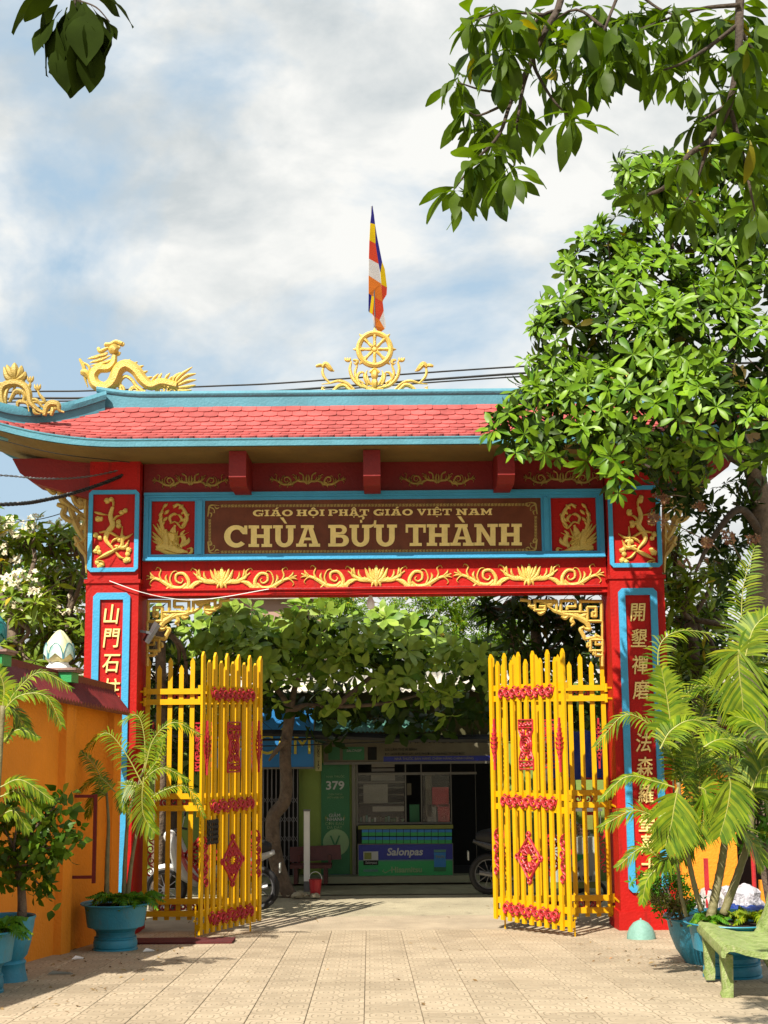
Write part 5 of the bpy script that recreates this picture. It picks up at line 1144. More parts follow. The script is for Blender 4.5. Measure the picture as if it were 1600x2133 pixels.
b = B(); b.tube([(c.x+.092*math.cos(a), c.y, .23+.11*math.sin(a)) for a in [i*math.pi/10 for i in range(11)]], .004, 5); b.build('handle', 'white', bk_)
kb = thing('kerb_stones', 'broken kerb stones around the foot of the street tree', 'stones', tuple(P(600, 1872, 19.9)))
for i in range(9):
    x = RU(580, 720) if i > 4 else RU(570, 640); c = P(x, 1871, 19.75+RU(-.1, .25)); b = B(); b.ball((c.x, c.y, .02), RU(.04, .10), 5, (1.2, 1, .6)); b.v = [(v[0]+RU(-.012, .012), v[1]+RU(-.01, .01), max(0, v[2]+RU(-.01, .01))) for v in b.v]; b.build('stone', 'concrete', kb)
# cable bundle over the street
for i, (ys, r_, lab) in enumerate((((1536, 1528, 1540, 1532), .045, 'thickest black cable bundle sagging across the shopfront'), ((1530, 1522, 1533, 1524), .018, 'thin black cable just above the thick bundle over the shops'), ((1542, 1541, 1534, 1541), .02, 'slack black cable just below the thick bundle over the shops'), ((1560, 1554, 1545, 1556), .010, 'lowest slack wire crossing the blue signboard'))):
    cable('street_cable', lab, [(200, ys[0]), (560, ys[1]), (900, ys[2]), (1400, ys[3])], r_, 20.35+i*.02, group='cables over the far pavement')
# pinkish houses behind the street trees
hs = thing('pink_house', 'pale pink house wall glimpsed above the street tree', 'house', tuple(P(600, 1500, 27)))
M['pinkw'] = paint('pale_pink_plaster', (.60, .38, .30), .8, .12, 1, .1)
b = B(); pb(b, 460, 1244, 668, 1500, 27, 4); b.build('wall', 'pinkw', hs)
b = B(); pb(b, 450, 1238, 676, 1246, 26.8, 4.4); b.build('roof_slab', 'tin', hs)
for x in (500, 590): b = B(); pb(b, x, 1290, x+40, 1340, 26.97, .02); w_ = b.build('window', 'shop_dark', hs); b = B(); pb(b, x-3, 1287, x, 1343, 26.95, .04); pb(b, x, 1287, x+40, 1290, 26.95, .04); pb(b, x, 1340, x+40, 1343, 26.95, .04); pb(b, x+40, 1287, x+43, 1343, 26.95, .04); b.build('frame', 'white', w_)
h2 = thing('cream_house', 'cream house wall behind the gap beside the left folding gate', 'house', tuple(P(300, 1600, 25)))
b = B(); pb(b, -300, 1420, 330, 1850, 25, 3); b.build('wall', 'pinkw', h2); b = B(); pb(b, -310, 1405, 340, 1420, 24.8, 3.4); b.build('roof_slab', 'tin', h2)
h3 = thing('dark_house', 'shaded house behind the right hand trees beyond the street', 'house', tuple(P(1300, 1600, 25)))
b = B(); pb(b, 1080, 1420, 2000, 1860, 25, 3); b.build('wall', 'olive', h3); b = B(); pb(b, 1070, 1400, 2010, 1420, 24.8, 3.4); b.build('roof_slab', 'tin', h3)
# ---- motorbikes
def wheel(b, c, r, th=.045):
    for a0_ in range(1):
        b.tube([(c[0]+r*math.cos(a*math.pi/12), c[1], c[2]+r*math.sin(a*math.pi/12)) for a in range(25)], th, 8, False)
def bike(loc, lab, body, trim, mir=1, group='motorbikes parked on the street'):
    rt = thing('motorbike', lab, 'motorbike', loc, group)
    def L_(b, name, mat, sm=True, par=None):
        b.v = [(v[0]*mir, v[1], v[2]) for v in b.v]
        if mir < 0: b.f = [f[::-1] for f in b.f]
        return b.build(name, mat, par or rt, sm, local=True)
    for x in (-.60, .60):
        b = B(); wheel(b, (x, 0, .285), .245, .042); w_ = L_(b, 'tyre', 'black')
        b = B(); wheel(b, (x, 0, .285), .20, .012); b.tube([(x, -.05, .285), (x, .05, .285)], .04, 10)
        for k in range(10): a = k*math.pi/5; b.bar((x, 0, .285), (x+.2*math.cos(a), 0, .285+.2*math.sin(a)), .008)
        L_(b, 'rim', 'steel', par=w_)
    b = B(); b.tube(cat([(-.52, 0, .62), (-.25, 0, .56), (0, 0, .45), (.2, 0, .40), (.40, 0, .62), (.50, 0, .90)], 5), .045, 8); L_(b, 'frame', 'black')
    b = B(); b.tube(cat([(-.82, 0, .74), (-.6, 0, .68), (-.3, 0, .60), (-.05, 0, .50)], 5), [.03, .04, .05, .06, .07, .08, .09, .10, .10, .10, .10, .09, .09, .08, .07, .06][:16], 10); L_(b, 'rear_fairing', body)
    b = B(); b.tube(cat([(-.05, 0, .50), (.15, 0, .42), (.33, 0, .52), (.46, 0, .80), (.48, 0, .95)], 5), [.07, .08, .09, .10, .11, .12, .12, .12, .12, .13, .13, .13, .13, .12, .12, .12, .11, .11, .10, .09, .08][:21], 10); L_(b, 'front_fairing', body)
    b = B(); b.tube(cat([(.42, -.1, .86), (.3, -.12, .55), (.1, -.13, .38), (-.15, -.12, .42)], 5), .03, 6); L_(b, 'side_trim', trim)
    b = B(); b.tube(cat([(-.78, 0, .80), (-.55, 0, .80), (-.3, 0, .76), (-.02, 0, .70)], 5), [.05, .07, .09, .10, .11, .11, .11, .11, .11, .11, .11, .10, .10, .09, .08, .06], 10); L_(b, 'seat', 'black')
    b = B(); b.tube([(.47, 0, .98), (.50, 0, .6), (.60, 0, .285)], .03, 8); L_(b, 'fork', 'steel')
    b = B(); b.tube([(.38, -.32, 1.02), (.46, -.15, 1.05), (.47, 0, 1.02), (.46, .15, 1.05), (.38, .32, 1.02)], .016, 8); L_(b, 'handlebar', 'black')
    b = B(); b.ball((.55, 0, .95), .085, 8); L_(b, 'headlight', 'white')
    for s in (-1, 1): b = B(); b.tube([(.42, s*.22, 1.05), (.40, s*.28, 1.2)], .006, 5); b.ball((.40, s*.29, 1.22), .05, 6, (.4, 1, .7)); L_(b, 'mirror', 'black')
    b = B(); b.tube(cat([(.60, 0, .56), (.72, 0, .53), (.80, 0, .45)], 3) , .05, 6); b.tube(cat([(.60, 0, .56), (.50, 0, .55), (.42, 0, .48)], 3), .05, 6); L_(b, 'mudguard', body)
    b = B(); b.box(-.14, .14, -.09, .09, .24, .44); b.tube([(.1, -.12, .26), (-.3, -.14, .24), (-.75, -.15, .32)], .035, 8); L_(b, 'engine', 'steel')
    b = B(); b.box(-.90, -.885, -.09, .09, .48, .60); L_(b, 'number_plate', 'print_white')
    return rt
M['bike_white'] = paint('white_fairing', (.62, .64, .62), .3, .05, spec=.5); M['bike_red'] = paint('red_fairing', (.45, .03, .03), .3, .05, spec=.5); M['bike_black'] = paint('black_fairing', (.02, .02, .022), .25, .05, spec=.5)
q = P(440, 1890, 18.3); bike((q.x, 18.3, 0), 'white and red motorbike parked behind the left folding gate', 'bike_white', 'bike_red', -1)
q = P(1040, 1870, 20.0); o = bike((q.x+.45, 19.8, 0), 'black motorbike half hidden behind the right folding gate', 'bike_black', 'steel', 1)
# ---- snack cart on the right
cx = P(1190, 1800, 18.4)
ctk = thing('snack_cart', 'snack cart with white lettered front and glass case behind the right gate', 'food cart', (cx.x, 18.4, 0))
b = B(); pb(b, 1140, 1745, 1252, 1850, 18.4, .55); b.build('body', paint('pale_cart_panel', (.55, .62, .55), .5), ctk)
b = B(); q = [P(1196, 1780, 18.39), P(1228, 1780, 18.39), P(1196, 1800, 18.39)]; b.add([tuple(v) for v in q], [(0, 2, 1)]); b.build('green_corner', 'green_paint', ctk)
b = B(); pb(b, 1140, 1838, 1252, 1850, 18.39, .01); b.build('base_strip', 'lime', ctk)
tx('L  CANH', 1185, 1811, 9, 18.38, 'shop_dark', ctk, off=.002, sx=.9); tx('A HẢI', 1218, 1830, 9, 18.38, 'shop_dark', ctk, off=.002, sx=.9)
b = B()
for x in (1140, 1250): pb(b, x, 1690, x+3, 1745, 18.45, .03)
pb(b, 1138, 1686, 1255, 1690, 18.4, .5); b.build('case_frame', 'alu', ctk)
b = B(); pb(b, 1143, 1690, 1250, 1745, 18.46, .005); b.build('pane', 'glass', ctk)
for i in range(11): c = P(1198+(i % 4)*9, 1736-(i//4)*8, 18.6); b = B(); b.ball((c.x, 18.6, c.z), .03, 6); b.build('bun', paint('bun_brown', (.45, .28, .14), .6) if i == 0 else 'pink_slab', ctk)
b = B(); pb(b, 1213, 1698, 1236, 1728, 18.44, .01); b.build('menu_card', 'lime', ctk); b = B(); pb(b, 1213, 1691, 1236, 1698, 18.44, .01); b.build('menu_header', 'orn_red', ctk)
for x in (1150, 1240): b = B(); c = P(x, 1850, 18.6); wheel(b, (c.x, 18.6, .16), .13, .025); b.build('wheel', 'black', ctk)
tp = thing('blue_tarpaulin', 'dark blue tarpaulin hung above the snack cart', 'tarpaulin', tuple(P(1220, 1560, 18.8)))
b = B(); vs = []
for j in range(9):
    for i in range(13):
        q = P(1150+i*10, 1522+j*12.5, 18.9-.04*j); vs.append((q.x, q.y+.05*math.sin(i*1.3+j*.5), q.z+.02*math.sin(i*2.1)))
b.add(vs, [(j*13+i, j*13+i+1, (j+1)*13+i+1, (j+1)*13+i) for j in range(8) for i in range(12)]); b.build('sheet', paint('blue_tarp', (.012, .035, .28), .45, .2, 5), tp, 'full')
b = B(); b.bar(P(1148, 1622, 18.6), P(1275, 1622, 18.6), .03); b.build('rail', 'orn_red', tp)
# ================================================================== VEGETATION
nr = np.random.default_rng(5)
def rvar(k, nl, L, W_, e0, e1, **kw): return [rosette(nl + int(nr.integers(-1, 2)), L, W_, e0, e1, nr, **kw) for _ in range(k)]
def stub(pts, r0, r1, n=6): m_ = len(pts)-1; return [r0+(r1-r0)*i/max(1, m_) for i in range(m_+1)]
def limb(b, pts, r0, r1, n=8, k=5):
    c = cat(pts, k); b.tube(c, [r0+(r1-r0)*i/(len(c)-1) for i in range(len(c))], n); return c
def ell(x, y, rp, Y, sy=1., sz=1.): return (P(x, y, Y), Vector((rp/F*Y, rp/F*Y*sy, rp/F*Y*sz)))
def crown(ells, dens, back=.35, inside=.12, inner=.80):
    pts = []
    for ci, (c, r) in enumerate(ells):
        area = 4*math.pi*((r.x*r.y)**1.6+(r.x*r.z)**1.6+(r.y*r.z)**1.6)**(1/1.6)/3**(1/1.6)
        for _ in range(int(area*dens)):
            u_ = nr.normal(size=3); u_ /= np.linalg.norm(u_)
            if u_[1] > .25 and nr.random() > back: continue
            k = nr.uniform(.82, 1.06)
            deep = nr.random() < inside
            if deep: k = nr.uniform(.3, .7)
            p_ = Vector((c.x+u_[0]*r.x*k, c.y+u_[1]*r.y*k, c.z+u_[2]*r.z*k))
            bad = False
            if not deep:
                for cj, (c2_, r2) in enumerate(ells):
                    if cj == ci: continue
                    d = ((p_.x-c2_.x)/r2.x)**2+((p_.y-c2_.y)/r2.y)**2+((p_.z-c2_.z)/r2.z)**2
                    if d < inner**2: bad = True; break
            if not bad: pts.append((p_, Vector(u_)))
    return pts
def foliage(rt, pts, var, mat, npart, pname, up=.55, cam_=.25, scale=(.72, 1.2), tilt=.32):
    mats = []
    for p_, n_ in pts:
        d = n_*1. + Vector((0, -cam_, up)) + Vector(nr.normal(size=3))*tilt
        mats.append((p_, Matrix.Translation(p_) @ orient(d, nr.uniform(0, 6.28)) @ Matrix.Scale(nr.uniform(*scale), 4)))
    mats.sort(key=lambda q: q[0].y - .0*q[0].z)
    og = origin(rt)
    if npart:
        mes = [np_mesh(pname, V, Fc, mat) for V, Fc in var]
        for p_, mt in mats[:npart]:
            o = link(pname, mes[int(nr.integers(len(mes)))], rt); o.matrix_local = Matrix.Translation(-og) @ mt
        mats = mats[npart:]
    if mats:
        V, Fc = inst(var, [mt for _, mt in mats], nr); V = V - np.array(og)
        o = link('foliage', np_mesh('foliage', V, Fc, mat), rt)
        if npart: o['kind'] = 'stuff'
# ---- the large tree right of the gate
mt_ = thing('rosette_tree', 'large bright green tree with rosette leaves spilling over the right end of the roof', 'tree', (4.15, 14.6, gz(14.6)))
L1 = [(1345, 375, 75, 14.2), (1420, 400, 95, 14.4), (1530, 410, 105, 14.6), (1300, 480, 55, 14.0), (1400, 520, 120, 14.3), (1540, 560, 140, 14.2), (1240, 560, 85, 13.9), (1340, 620, 130, 14.0), (1190, 640, 65, 13.8), (1180, 715, 85, 13.7), (1135, 755, 50, 13.6),
      (1300, 740, 130, 13.7), (1440, 720, 140, 13.5), (1575, 760, 120, 13.2), (1200, 830, 105, 13.7), (1110, 855, 62, 13.6), (1060, 890, 42, 13.5), (1340, 850, 120, 13.5), (1470, 860, 110, 13.3), (1580, 900, 80, 13.1), (1110, 935, 52, 13.5), (1095, 975, 32, 13.45), (1060, 905, 38, 13.45), (1150, 880, 60, 13.5), (1160, 800, 70, 13.6), (1100, 780, 40, 13.6), (1085, 960, 26, 13.4), (1200, 925, 55, 13.5), (1290, 930, 60, 13.4), (1270, 985, 32, 13.4), (1282, 1010, 26, 13.3), (1440, 950, 60, 13.8)]
E1 = [ell(x, y, r, Y, .8, .9) for x, y, r, Y in L1]
pts = crown(E1, 17, back=.3, inside=.0)
var = rvar(7, 9, .205, .068, .62, -.30, droop=.30, tip=1.45, fold=.22, n=4)
foliage(mt_, pts, var, 'leaf_main', 300, 'leaf_rosette', up=.30, cam_=.55, tilt=.16, scale=(.62, 1.2))
foliage(mt_, crown([(c, r*.80) for c, r in E1], 13, back=.9, inside=.1), rvar(4, 9, .21, .07, .7, -.4, droop=.35, tip=1.4), 'leaf_shaded', 0, 'x', up=.2, cam_=.1, tilt=.6)  # inner leaves coloured dark to stand for shade inside the crown
b = B(); tr = [(4.15, 14.6, -.2), P(1560, 1450, 14.6), P(1575, 1280, 14.5), P(1592, 1120, 14.5), P(1570, 980, 14.5), P(1500, 850, 14.4)]
limb(b, tr, .16, .09, 12); mt_trunk = b.build('trunk', 'bark', mt_, 'full')
for a_, lst in (((1570, 980), [(1430, 900), (1300, 840), (1180, 860)]), ((1500, 850), [(1420, 700), (1400, 520), (1380, 400)]), ((1500, 850), [(1540, 650), (1540, 450)]), ((1430, 900), [(1300, 760), (1180, 720)]), ((1592, 1120), [(1540, 1060), (1480, 1130), (1450, 1190)]), ((1420, 700), [(1320, 620), (1240, 560)])):
    b = B(); limb(b, [P(a_[0], a_[1], 14.5)] + [P(x, y, 14.2) for x, y in lst], .05, .016, 8); b.build('limb', 'bark_dark', mt_, 'full')
b = B()
cs = crown([ell(x, y, r, Y) for x, y, r, Y in L1], 1.2, back=1, inside=.3)
for p_, n_ in cs:
    c0 = p_ - n_*RU(.25, .5) + Vector((.2, .1, -.1)); b.tube([c0, (c0+p_)/2 + Vector((0, 0, -.04)), p_], [.012, .009, .006], 5)
tag(b.build('twigs', 'bark_dark', mt_), kind='stuff')
# sparse shaded lower skirt of the same tree, with pinkish flower sprays
E2 = [ell(*q, .8, .9) for q in ((1430, 1010, 55, 14.6), (1500, 1060, 60, 14.7), (1560, 1110, 55, 14.6), (1470, 1120, 35, 14.8), (1530, 1220, 45, 14.9), (1400, 1060, 30, 14.5), (1580, 1010, 60, 14.5), (1500, 1160, 40, 14.8), (1380, 980, 45, 14.4), (1330, 965, 40, 14.1), (1590, 1240, 40, 14.9))]
foliage(mt_, crown(E2, 22, back=.8, inside=.3), rvar(4, 8, .16, .055, .6, -.4, droop=.4, tip=1.35), 'leaf_shaded', 0, 'x', up=.1, cam_=0, tilt=.7)
fl_ = thing('flower_spray', 'pinkish cream flower clusters hanging on twigs beside the right pillar', 'flowers', tuple(P(1420, 1090, 14.3)))
for (x0, y0, x1, y1) in ((1430, 1035, 1375, 1040), (1460, 1120, 1350, 1078), (1480, 1075, 1455, 1050), (1500, 1150, 1470, 1130), (1560, 1200, 1510, 1110), (1580, 1130, 1570, 1125)):
    b = B(); a_ = P(x0, y0, 14.2); c = P(x1, y1, 14.1); b.tube(cat([a_, (a_+c)/2+Vector((0, 0, .03)), c], 4), .006, 5); b.build('stem', 'bark', fl_)
    ms = []
    for i in range(16): q = c.lerp(a_, RU(0, .25)) + Vector((RU(-.06, .06), RU(-.05, .05), RU(-.05, .05))); ms.append(Matrix.Translation(q) @ orient((RU(-1, 1), -1, RU(-.6, 1)), RU(0, 6)))
    V, Fc = inst(rvar(2, 5, .035, .022, .5, .2, n=2, tip=1.2), ms, nr); link('blossom', np_mesh('blossom', V-np.array(origin(fl_)), Fc, 'flower_pink'), fl_)
# ---- overhanging branches close to the camera
NB = [(986, 45), (952, 171), (977, 234), (1055, 108), (1033, 310), (947, 396), (985, 345), (1069, 360), (1186, 243), (1073, 252), (1132, 58), (1195, 81), (1240, 117), (1190, 27), (1262, 135), (1334, 67), (1058, 42), (1380, 148), (1465, 76), (1541, 22), (1555, 95), (1456, 256), (1510, 225), (1528, 300), (1582, 225), (1420, 333), (1350, 400), (1425, 425), (1573, 440), (1565, 345), (1030, 20), (1250, 20), (1290, 60), (1400, 20)]
BR_ = [([(1180, -120), (1168, 0), (1141, 54), (1110, 121), (1090, 180), (1078, 252)], .020), ([(1110, 121), (1118, 150), (1150, 205), (1182, 240)], .011), ([(1110, 121), (1065, 211), (1040, 280), (992, 333), (948, 392)], .012), ([(1168, 20), (1132, 31), (1090, 70), (1058, 105)], .010), ([(1065, 211), (1000, 240), (977, 234)], .008), ([(1078, 252), (1075, 310), (1069, 355)], .008), ([(1330, -100), (1300, -40), (1260, 60), (1245, 115)], .012),
       ([(1090, 180), (1020, 190), (955, 172)], .009), ([(1132, 31), (1050, 25), (990, 42)], .009),
       ([(1560, -120), (1542, 0), (1539, 110), (1520, 216), (1480, 290), (1433, 324), (1388, 387), (1352, 405)], .024), ([(1539, 50), (1480, 95), (1425, 130), (1382, 146)], .012), ([(1520, 216), (1480, 240), (1458, 255)], .010), ([(1523, 230), (1545, 310), (1560, 380), (1573, 440)], .012), ([(1539, 60), (1580, 120), (1640, 200)], .012), ([(1480, 290), (1450, 380), (1425, 425)], .010), ([(1300, -40), (1360, 10), (1400, 30)], .01), ([(1542, 10), (1450, 20), (1334, 60)], .012), ([(1523, 230), (1530, 270), (1528, 300)], .01), ([(1260, 60), (1200, 20), (1135, 55)], .01)]
nt2 = thing('overhanging_tree', 'dark leafy branches of a nearer tree hanging into the top right of the picture', 'tree', (2.6, 6.0, 6.5))
leafv = [np_mesh('leaf', *leaf_arr(.185*k, .066*k, 7, .20, dr, 1.7, 0, .07), 'leaf_near') for k, dr in ((1, .35), (.9, .6), (1.08, .25), (.8, .5), (1.0, .8))]
def hang(rt, spots, Y0, leafv, mat, nmax, nl=(10, 14), sc_=1., spread=(-.25, 1.2), yj=.35):
    og = origin(rt); cnt = 0; extra = []
    ex = rng.permutation(len(spots))
    for si in ex:
        x, y = spots[si]; yy = Y0 + RU(-yj, yj); c = P(x, y, yy)
        for i in range(random.randint(*nl)):
            az = i*2.4 + RU(-.3, .3); pit_ = RU(*spread)
            mt = Matrix.Translation(c + Vector((RU(-.015, .015), RU(-.015, .015), RU(-.03, .03)))) @ eul(RU(-.6, .6), pit_, az) @ Matrix.Scale(RU(.75, 1.12)*sc_, 4)
            if cnt < nmax:
                o = link('leaf', random.choice(leafv), rt); o.matrix_local = Matrix.Translation(-og) @ mt; cnt += 1
            else: extra.append(mt)
    if extra:
        var_ = [(np.array([v.co[:] for v in me.vertices]), np.array([list(p_.vertices) for p_ in me.polygons])) for me in leafv]
        V, Fc = inst(var_, extra, nr); o = link('foliage', np_mesh('foliage', V-np.array(og), Fc, mat), rt); o['kind'] = 'stuff'
hang(nt2, NB, 6.0, leafv, 'leaf_near', 300)
# extra leaves between the named sprays, along the branches
for pts_, r_ in BR_:
    b = B(); limb(b, [P(x, y, 6.0 + .05*math.sin(i*2)) for i, (x, y) in enumerate(pts_)], r_, r_*.35, 7, 4); b.build('branch', 'bark_dark', nt2, 'full')
hang(nt2, [(1010, 75), (1100, 30), (1160, 100), (1215, 60), (1220, 150), (1310, 30), (1360, 90), (1500, 40), (1575, 50), (1575, 140), (1495, 190), (1545, 250), (1010, 330), (1040, 140), (1480, 330), (1590, 320), (1300, 110), (1440, 40), (1010, 270), (1590, 390), (1150, 150), (1000, 110), (1090, 210), (1120, 30), (1170, 180), (1270, 70), (1340, 20), (1400, 80), (1430, 160), (1490, 120), (1540, 180), (1590, 180), (1020, 380), (1560, 290), (1470, 300), (1380, 370), (1600, 250)], 6.15, leafv, 'leaf_near', 0, nl=(8, 12))
nt3 = thing('hanging_twig', 'dark hanging spray of broad leaves at the top left corner', 'twig', tuple(P(155, -40, 4.6)))
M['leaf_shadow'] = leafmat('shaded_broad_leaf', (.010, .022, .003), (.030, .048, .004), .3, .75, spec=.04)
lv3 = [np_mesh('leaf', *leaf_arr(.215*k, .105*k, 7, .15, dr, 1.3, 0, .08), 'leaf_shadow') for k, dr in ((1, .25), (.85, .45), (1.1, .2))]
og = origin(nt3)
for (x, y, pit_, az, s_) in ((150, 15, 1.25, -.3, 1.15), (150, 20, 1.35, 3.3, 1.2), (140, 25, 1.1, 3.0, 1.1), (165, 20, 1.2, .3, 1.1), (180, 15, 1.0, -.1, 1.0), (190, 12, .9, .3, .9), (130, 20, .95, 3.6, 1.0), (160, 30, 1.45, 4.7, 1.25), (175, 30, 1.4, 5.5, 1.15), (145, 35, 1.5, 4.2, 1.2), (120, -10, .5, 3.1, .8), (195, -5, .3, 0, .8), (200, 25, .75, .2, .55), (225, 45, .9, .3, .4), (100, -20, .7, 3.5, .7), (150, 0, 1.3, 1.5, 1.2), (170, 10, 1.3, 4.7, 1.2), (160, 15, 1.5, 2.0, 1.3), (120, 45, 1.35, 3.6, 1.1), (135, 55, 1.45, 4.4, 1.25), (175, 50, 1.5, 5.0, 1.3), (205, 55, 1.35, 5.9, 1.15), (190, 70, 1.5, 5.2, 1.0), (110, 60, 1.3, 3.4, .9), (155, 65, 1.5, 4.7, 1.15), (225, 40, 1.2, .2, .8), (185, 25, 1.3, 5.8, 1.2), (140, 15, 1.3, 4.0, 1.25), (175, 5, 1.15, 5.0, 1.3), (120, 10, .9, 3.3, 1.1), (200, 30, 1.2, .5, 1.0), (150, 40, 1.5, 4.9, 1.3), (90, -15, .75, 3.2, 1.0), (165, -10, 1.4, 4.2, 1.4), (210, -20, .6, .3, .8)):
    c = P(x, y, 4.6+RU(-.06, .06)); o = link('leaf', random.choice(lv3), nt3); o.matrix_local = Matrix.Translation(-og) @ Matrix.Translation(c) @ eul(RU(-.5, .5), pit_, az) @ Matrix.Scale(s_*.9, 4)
b = B(); limb(b, [P(190, -250, 4.7), P(165, -60, 4.6), P(155, 10, 4.6), P(160, 40, 4.6)], .010, .004, 6); limb(b, [P(160, 0, 4.6), P(200, 15, 4.58), P(228, 45, 4.56)], .004, .002, 5); b.build('stalk', 'bark_dark', nt3)
# ---- street tree with paddle leaves seen through the opening
stt = thing('paddle_leaf_tree', 'spreading street tree with crooked trunk and broad paddle leaves seen through the opening', 'tree', (-1.5, 19.9, 0))
L3 = [(345, 1310, 45), (400, 1330, 60), (480, 1300, 62), (540, 1370, 65), (620, 1320, 66), (690, 1380, 66), (750, 1325, 60), (820, 1365, 70), (880, 1325, 58), (920, 1390, 62), (985, 1370, 58), (1040, 1400, 45), (700, 1450, 36), (845, 1440, 42), (930, 1470, 30), (460, 1390, 45), (780, 1420, 46), (590, 1430, 42), (640, 1290, 42), (810, 1300, 40)]
E3 = [ell(x, y, r, 19.5 + .35*math.sin(i*1.7), 1., .8) for i, (x, y, r) in enumerate(L3)]
v3 = rvar(6, 6, .24, .120, .75, -.1, droop=.25, tip=1.55, fold=.12, n=4)
foliage(stt, crown(E3, 14, back=.4, inside=.1), v3, 'leaf_broad', 260, 'leaf_spray', up=.75, cam_=.5)
foliage(stt, crown([(c+Vector((0, .45, -.05)), r*.9) for c, r in E3 if c.z > P(800, 1378, 19.5).z], 9, back=.9, inside=.1), v3, 'leaf_shaded', 0, 'x', up=.5, cam_=.2, tilt=.4)  # darker leaves behind the crown, its inner shade put into colour
E3b = [ell(*q, 1, .7) for q in ((560, 1465, 45, 20.0), (640, 1485, 45, 20.1), (720, 1490, 42, 20.2), (830, 1495, 45, 20.1), (930, 1490, 45, 20.2), (1000, 1475, 50, 20.1), (500, 1450, 45, 20.2), (420, 1440, 50, 20.2), (880, 1525, 28, 20.0), (690, 1530, 22, 19.9))]
foliage(stt, crown(E3b, 11, back=.8, inside=.3), v3, 'leaf_shaded', 0, 'x', up=.3, cam_=.1, tilt=.5)  # underside of the crown, shade painted by the darker leaf colour
b = B(); tp_ = [(604, 1868), (592, 1845), (575, 1790), (568, 1740), (570, 1700), (592, 1670), (597, 1630), (594, 1580), (598, 1530), (606, 1480)]
limb(b, [P(x, y, 19.9) for x, y in tp_], .115, .075, 12, 6); b.build('trunk', 'bark', stt, 'full')
for lst in ([(606, 1480), (640, 1470), (700, 1472), (800, 1465), (900, 1440)], [(606, 1485), (580, 1440), (520, 1400), (430, 1370)], [(606, 1480), (615, 1430), (640, 1370), (642, 1300), (640, 1250)], [(700, 1472), (760, 1420), (820, 1370)], [(598, 1540), (575, 1565), (560, 1585)]):
    b = B(); limb(b, [P(x, y, 19.8) for x, y in lst], .05, .015, 8); b.build('limb', 'bark', stt, 'full')
# ---- other trees beyond the road and behind the walls
def skeleton_tree(name, lab, base, Y, tips, leafv_, mat, flowers=None, group=None, barkm='bark', r0=.07, npart=0, up=.8):
    bp_ = P(base[0], base[1], Y); rt = thing(name, lab, 'tree', (bp_.x, Y, 0), group)
    b = B(); fork = bp_ + Vector((0, 0, 1.3)); b2 = B()
    limb(b, [Vector((bp_.x, Y, -.05)), Vector((bp_.x+.05, Y, fork.z*.5)), fork], r0*1.3, r0, 10); b.build('trunk', barkm, rt, 'full')
    ms = []; tipsw = []; b = B()
    for (x, y, r) in tips:
        c = P(x, y, Y + RU(-.5, .5)); mid = fork.lerp(c, .5) + Vector((RU(-.25, .25), RU(-.2, .2), RU(-.1, .25)))
        limb(b, [fork, mid, c], r0*.55, .022, 6, 4)
        rm = r/F*Y
        for k in range(max(3, int((r/22)**2*3.2))):
            q = c + Vector(nr.normal(size=3)*.5)*rm*1.0; base_ = mid.lerp(c, RU(.5, 1))
            limb(b, [base_, (base_+q)/2+Vector((0, 0, -.05)), q], .016, .012, 5, 3); tipsw.append(q)
    tag(b.build('branches', barkm, rt, 'full'), kind='stuff')
    foliage(rt, [(q, Vector((RU(-.5, .5), RU(-.5, .5), .3))) for q in tipsw], leafv_, mat, npart, 'leaf_spray', up=up, cam_=.2, tilt=.35)
    if flowers:
        ms = []
        for q in tipsw:
            if nr.random() < flowers[1] and q.z > flowers[2]:
                for i in range(7): ms.append(Matrix.Translation(q + Vector((RU(-.1, .1), RU(-.14, .0), .12+RU(-.04, .08)))) @ orient((RU(-1, 1), -1, RU(0, 1)), RU(0, 6)))
        if ms: V, Fc = inst(rvar(2, 5, .040, .030, .45, .3, n=2, tip=1.3), ms, nr); o = link('blossoms', np_mesh('blossoms', V-np.array(origin(rt)), Fc, flowers[0]), rt); o['kind'] = 'stuff'
    return rt
vf = rvar(4, 9, .25, .065, .8, -.5, droop=.45, tip=1.05, fold=.2, n=4)
FG = 'flowering trees behind the boundary wall and pillars'
skeleton_tree('frangipani_tree', 'cream flowering frangipani behind the boundary wall at the left edge', (20, 1500), 17.6, [(10, 1150, 50), (50, 1120, 45), (-20, 1250, 55), (60, 1250, 55), (30, 1350, 50), (90, 1330, 45), (0, 1400, 40), (-40, 1100, 45)], vf, 'leaf_fran', ('flower', .45, 3.7), FG)
skeleton_tree('frangipani_tree', 'cream flowering frangipani just left of the left pillar', (130, 1500), 18.4, [(100, 1140, 42), (150, 1130, 42), (120, 1200, 50), (165, 1230, 45), (140, 1310, 50), (100, 1380, 45), (170, 1360, 40), (90, 1260, 45), (60, 1400, 40)], vf, 'leaf_fran', ('flower', .5, 3.7), FG)
skeleton_tree('frangipani_tree', 'frangipani with bare forked twigs just right of the right pillar', (1450, 1500), 17.8, [(1410, 1140, 35), (1440, 1210, 40), (1420, 1300, 40), (1480, 1280, 40), (1500, 1180, 35), (1400, 1380, 40), (1460, 1390, 45), (1540, 1340, 45), (1420, 1240, 35), (1390, 1220, 30)], vf, 'leaf_fran', ('flower_pink', .12, 4.2), FG)
skeleton_tree('frangipani_tree', 'frangipani with shade darkened leaves behind the top right corner of the opening', (1120, 1500), 17.7, [(1030, 1290, 38), (1080, 1270, 42), (1130, 1300, 50), (1060, 1340, 38), (1180, 1340, 55), (1110, 1380, 40), (1220, 1290, 55), (1200, 1400, 45), (1010, 1262, 28)], vf, 'leaf_shaded', None, FG)  # leaf colour carries the shade behind the pillar
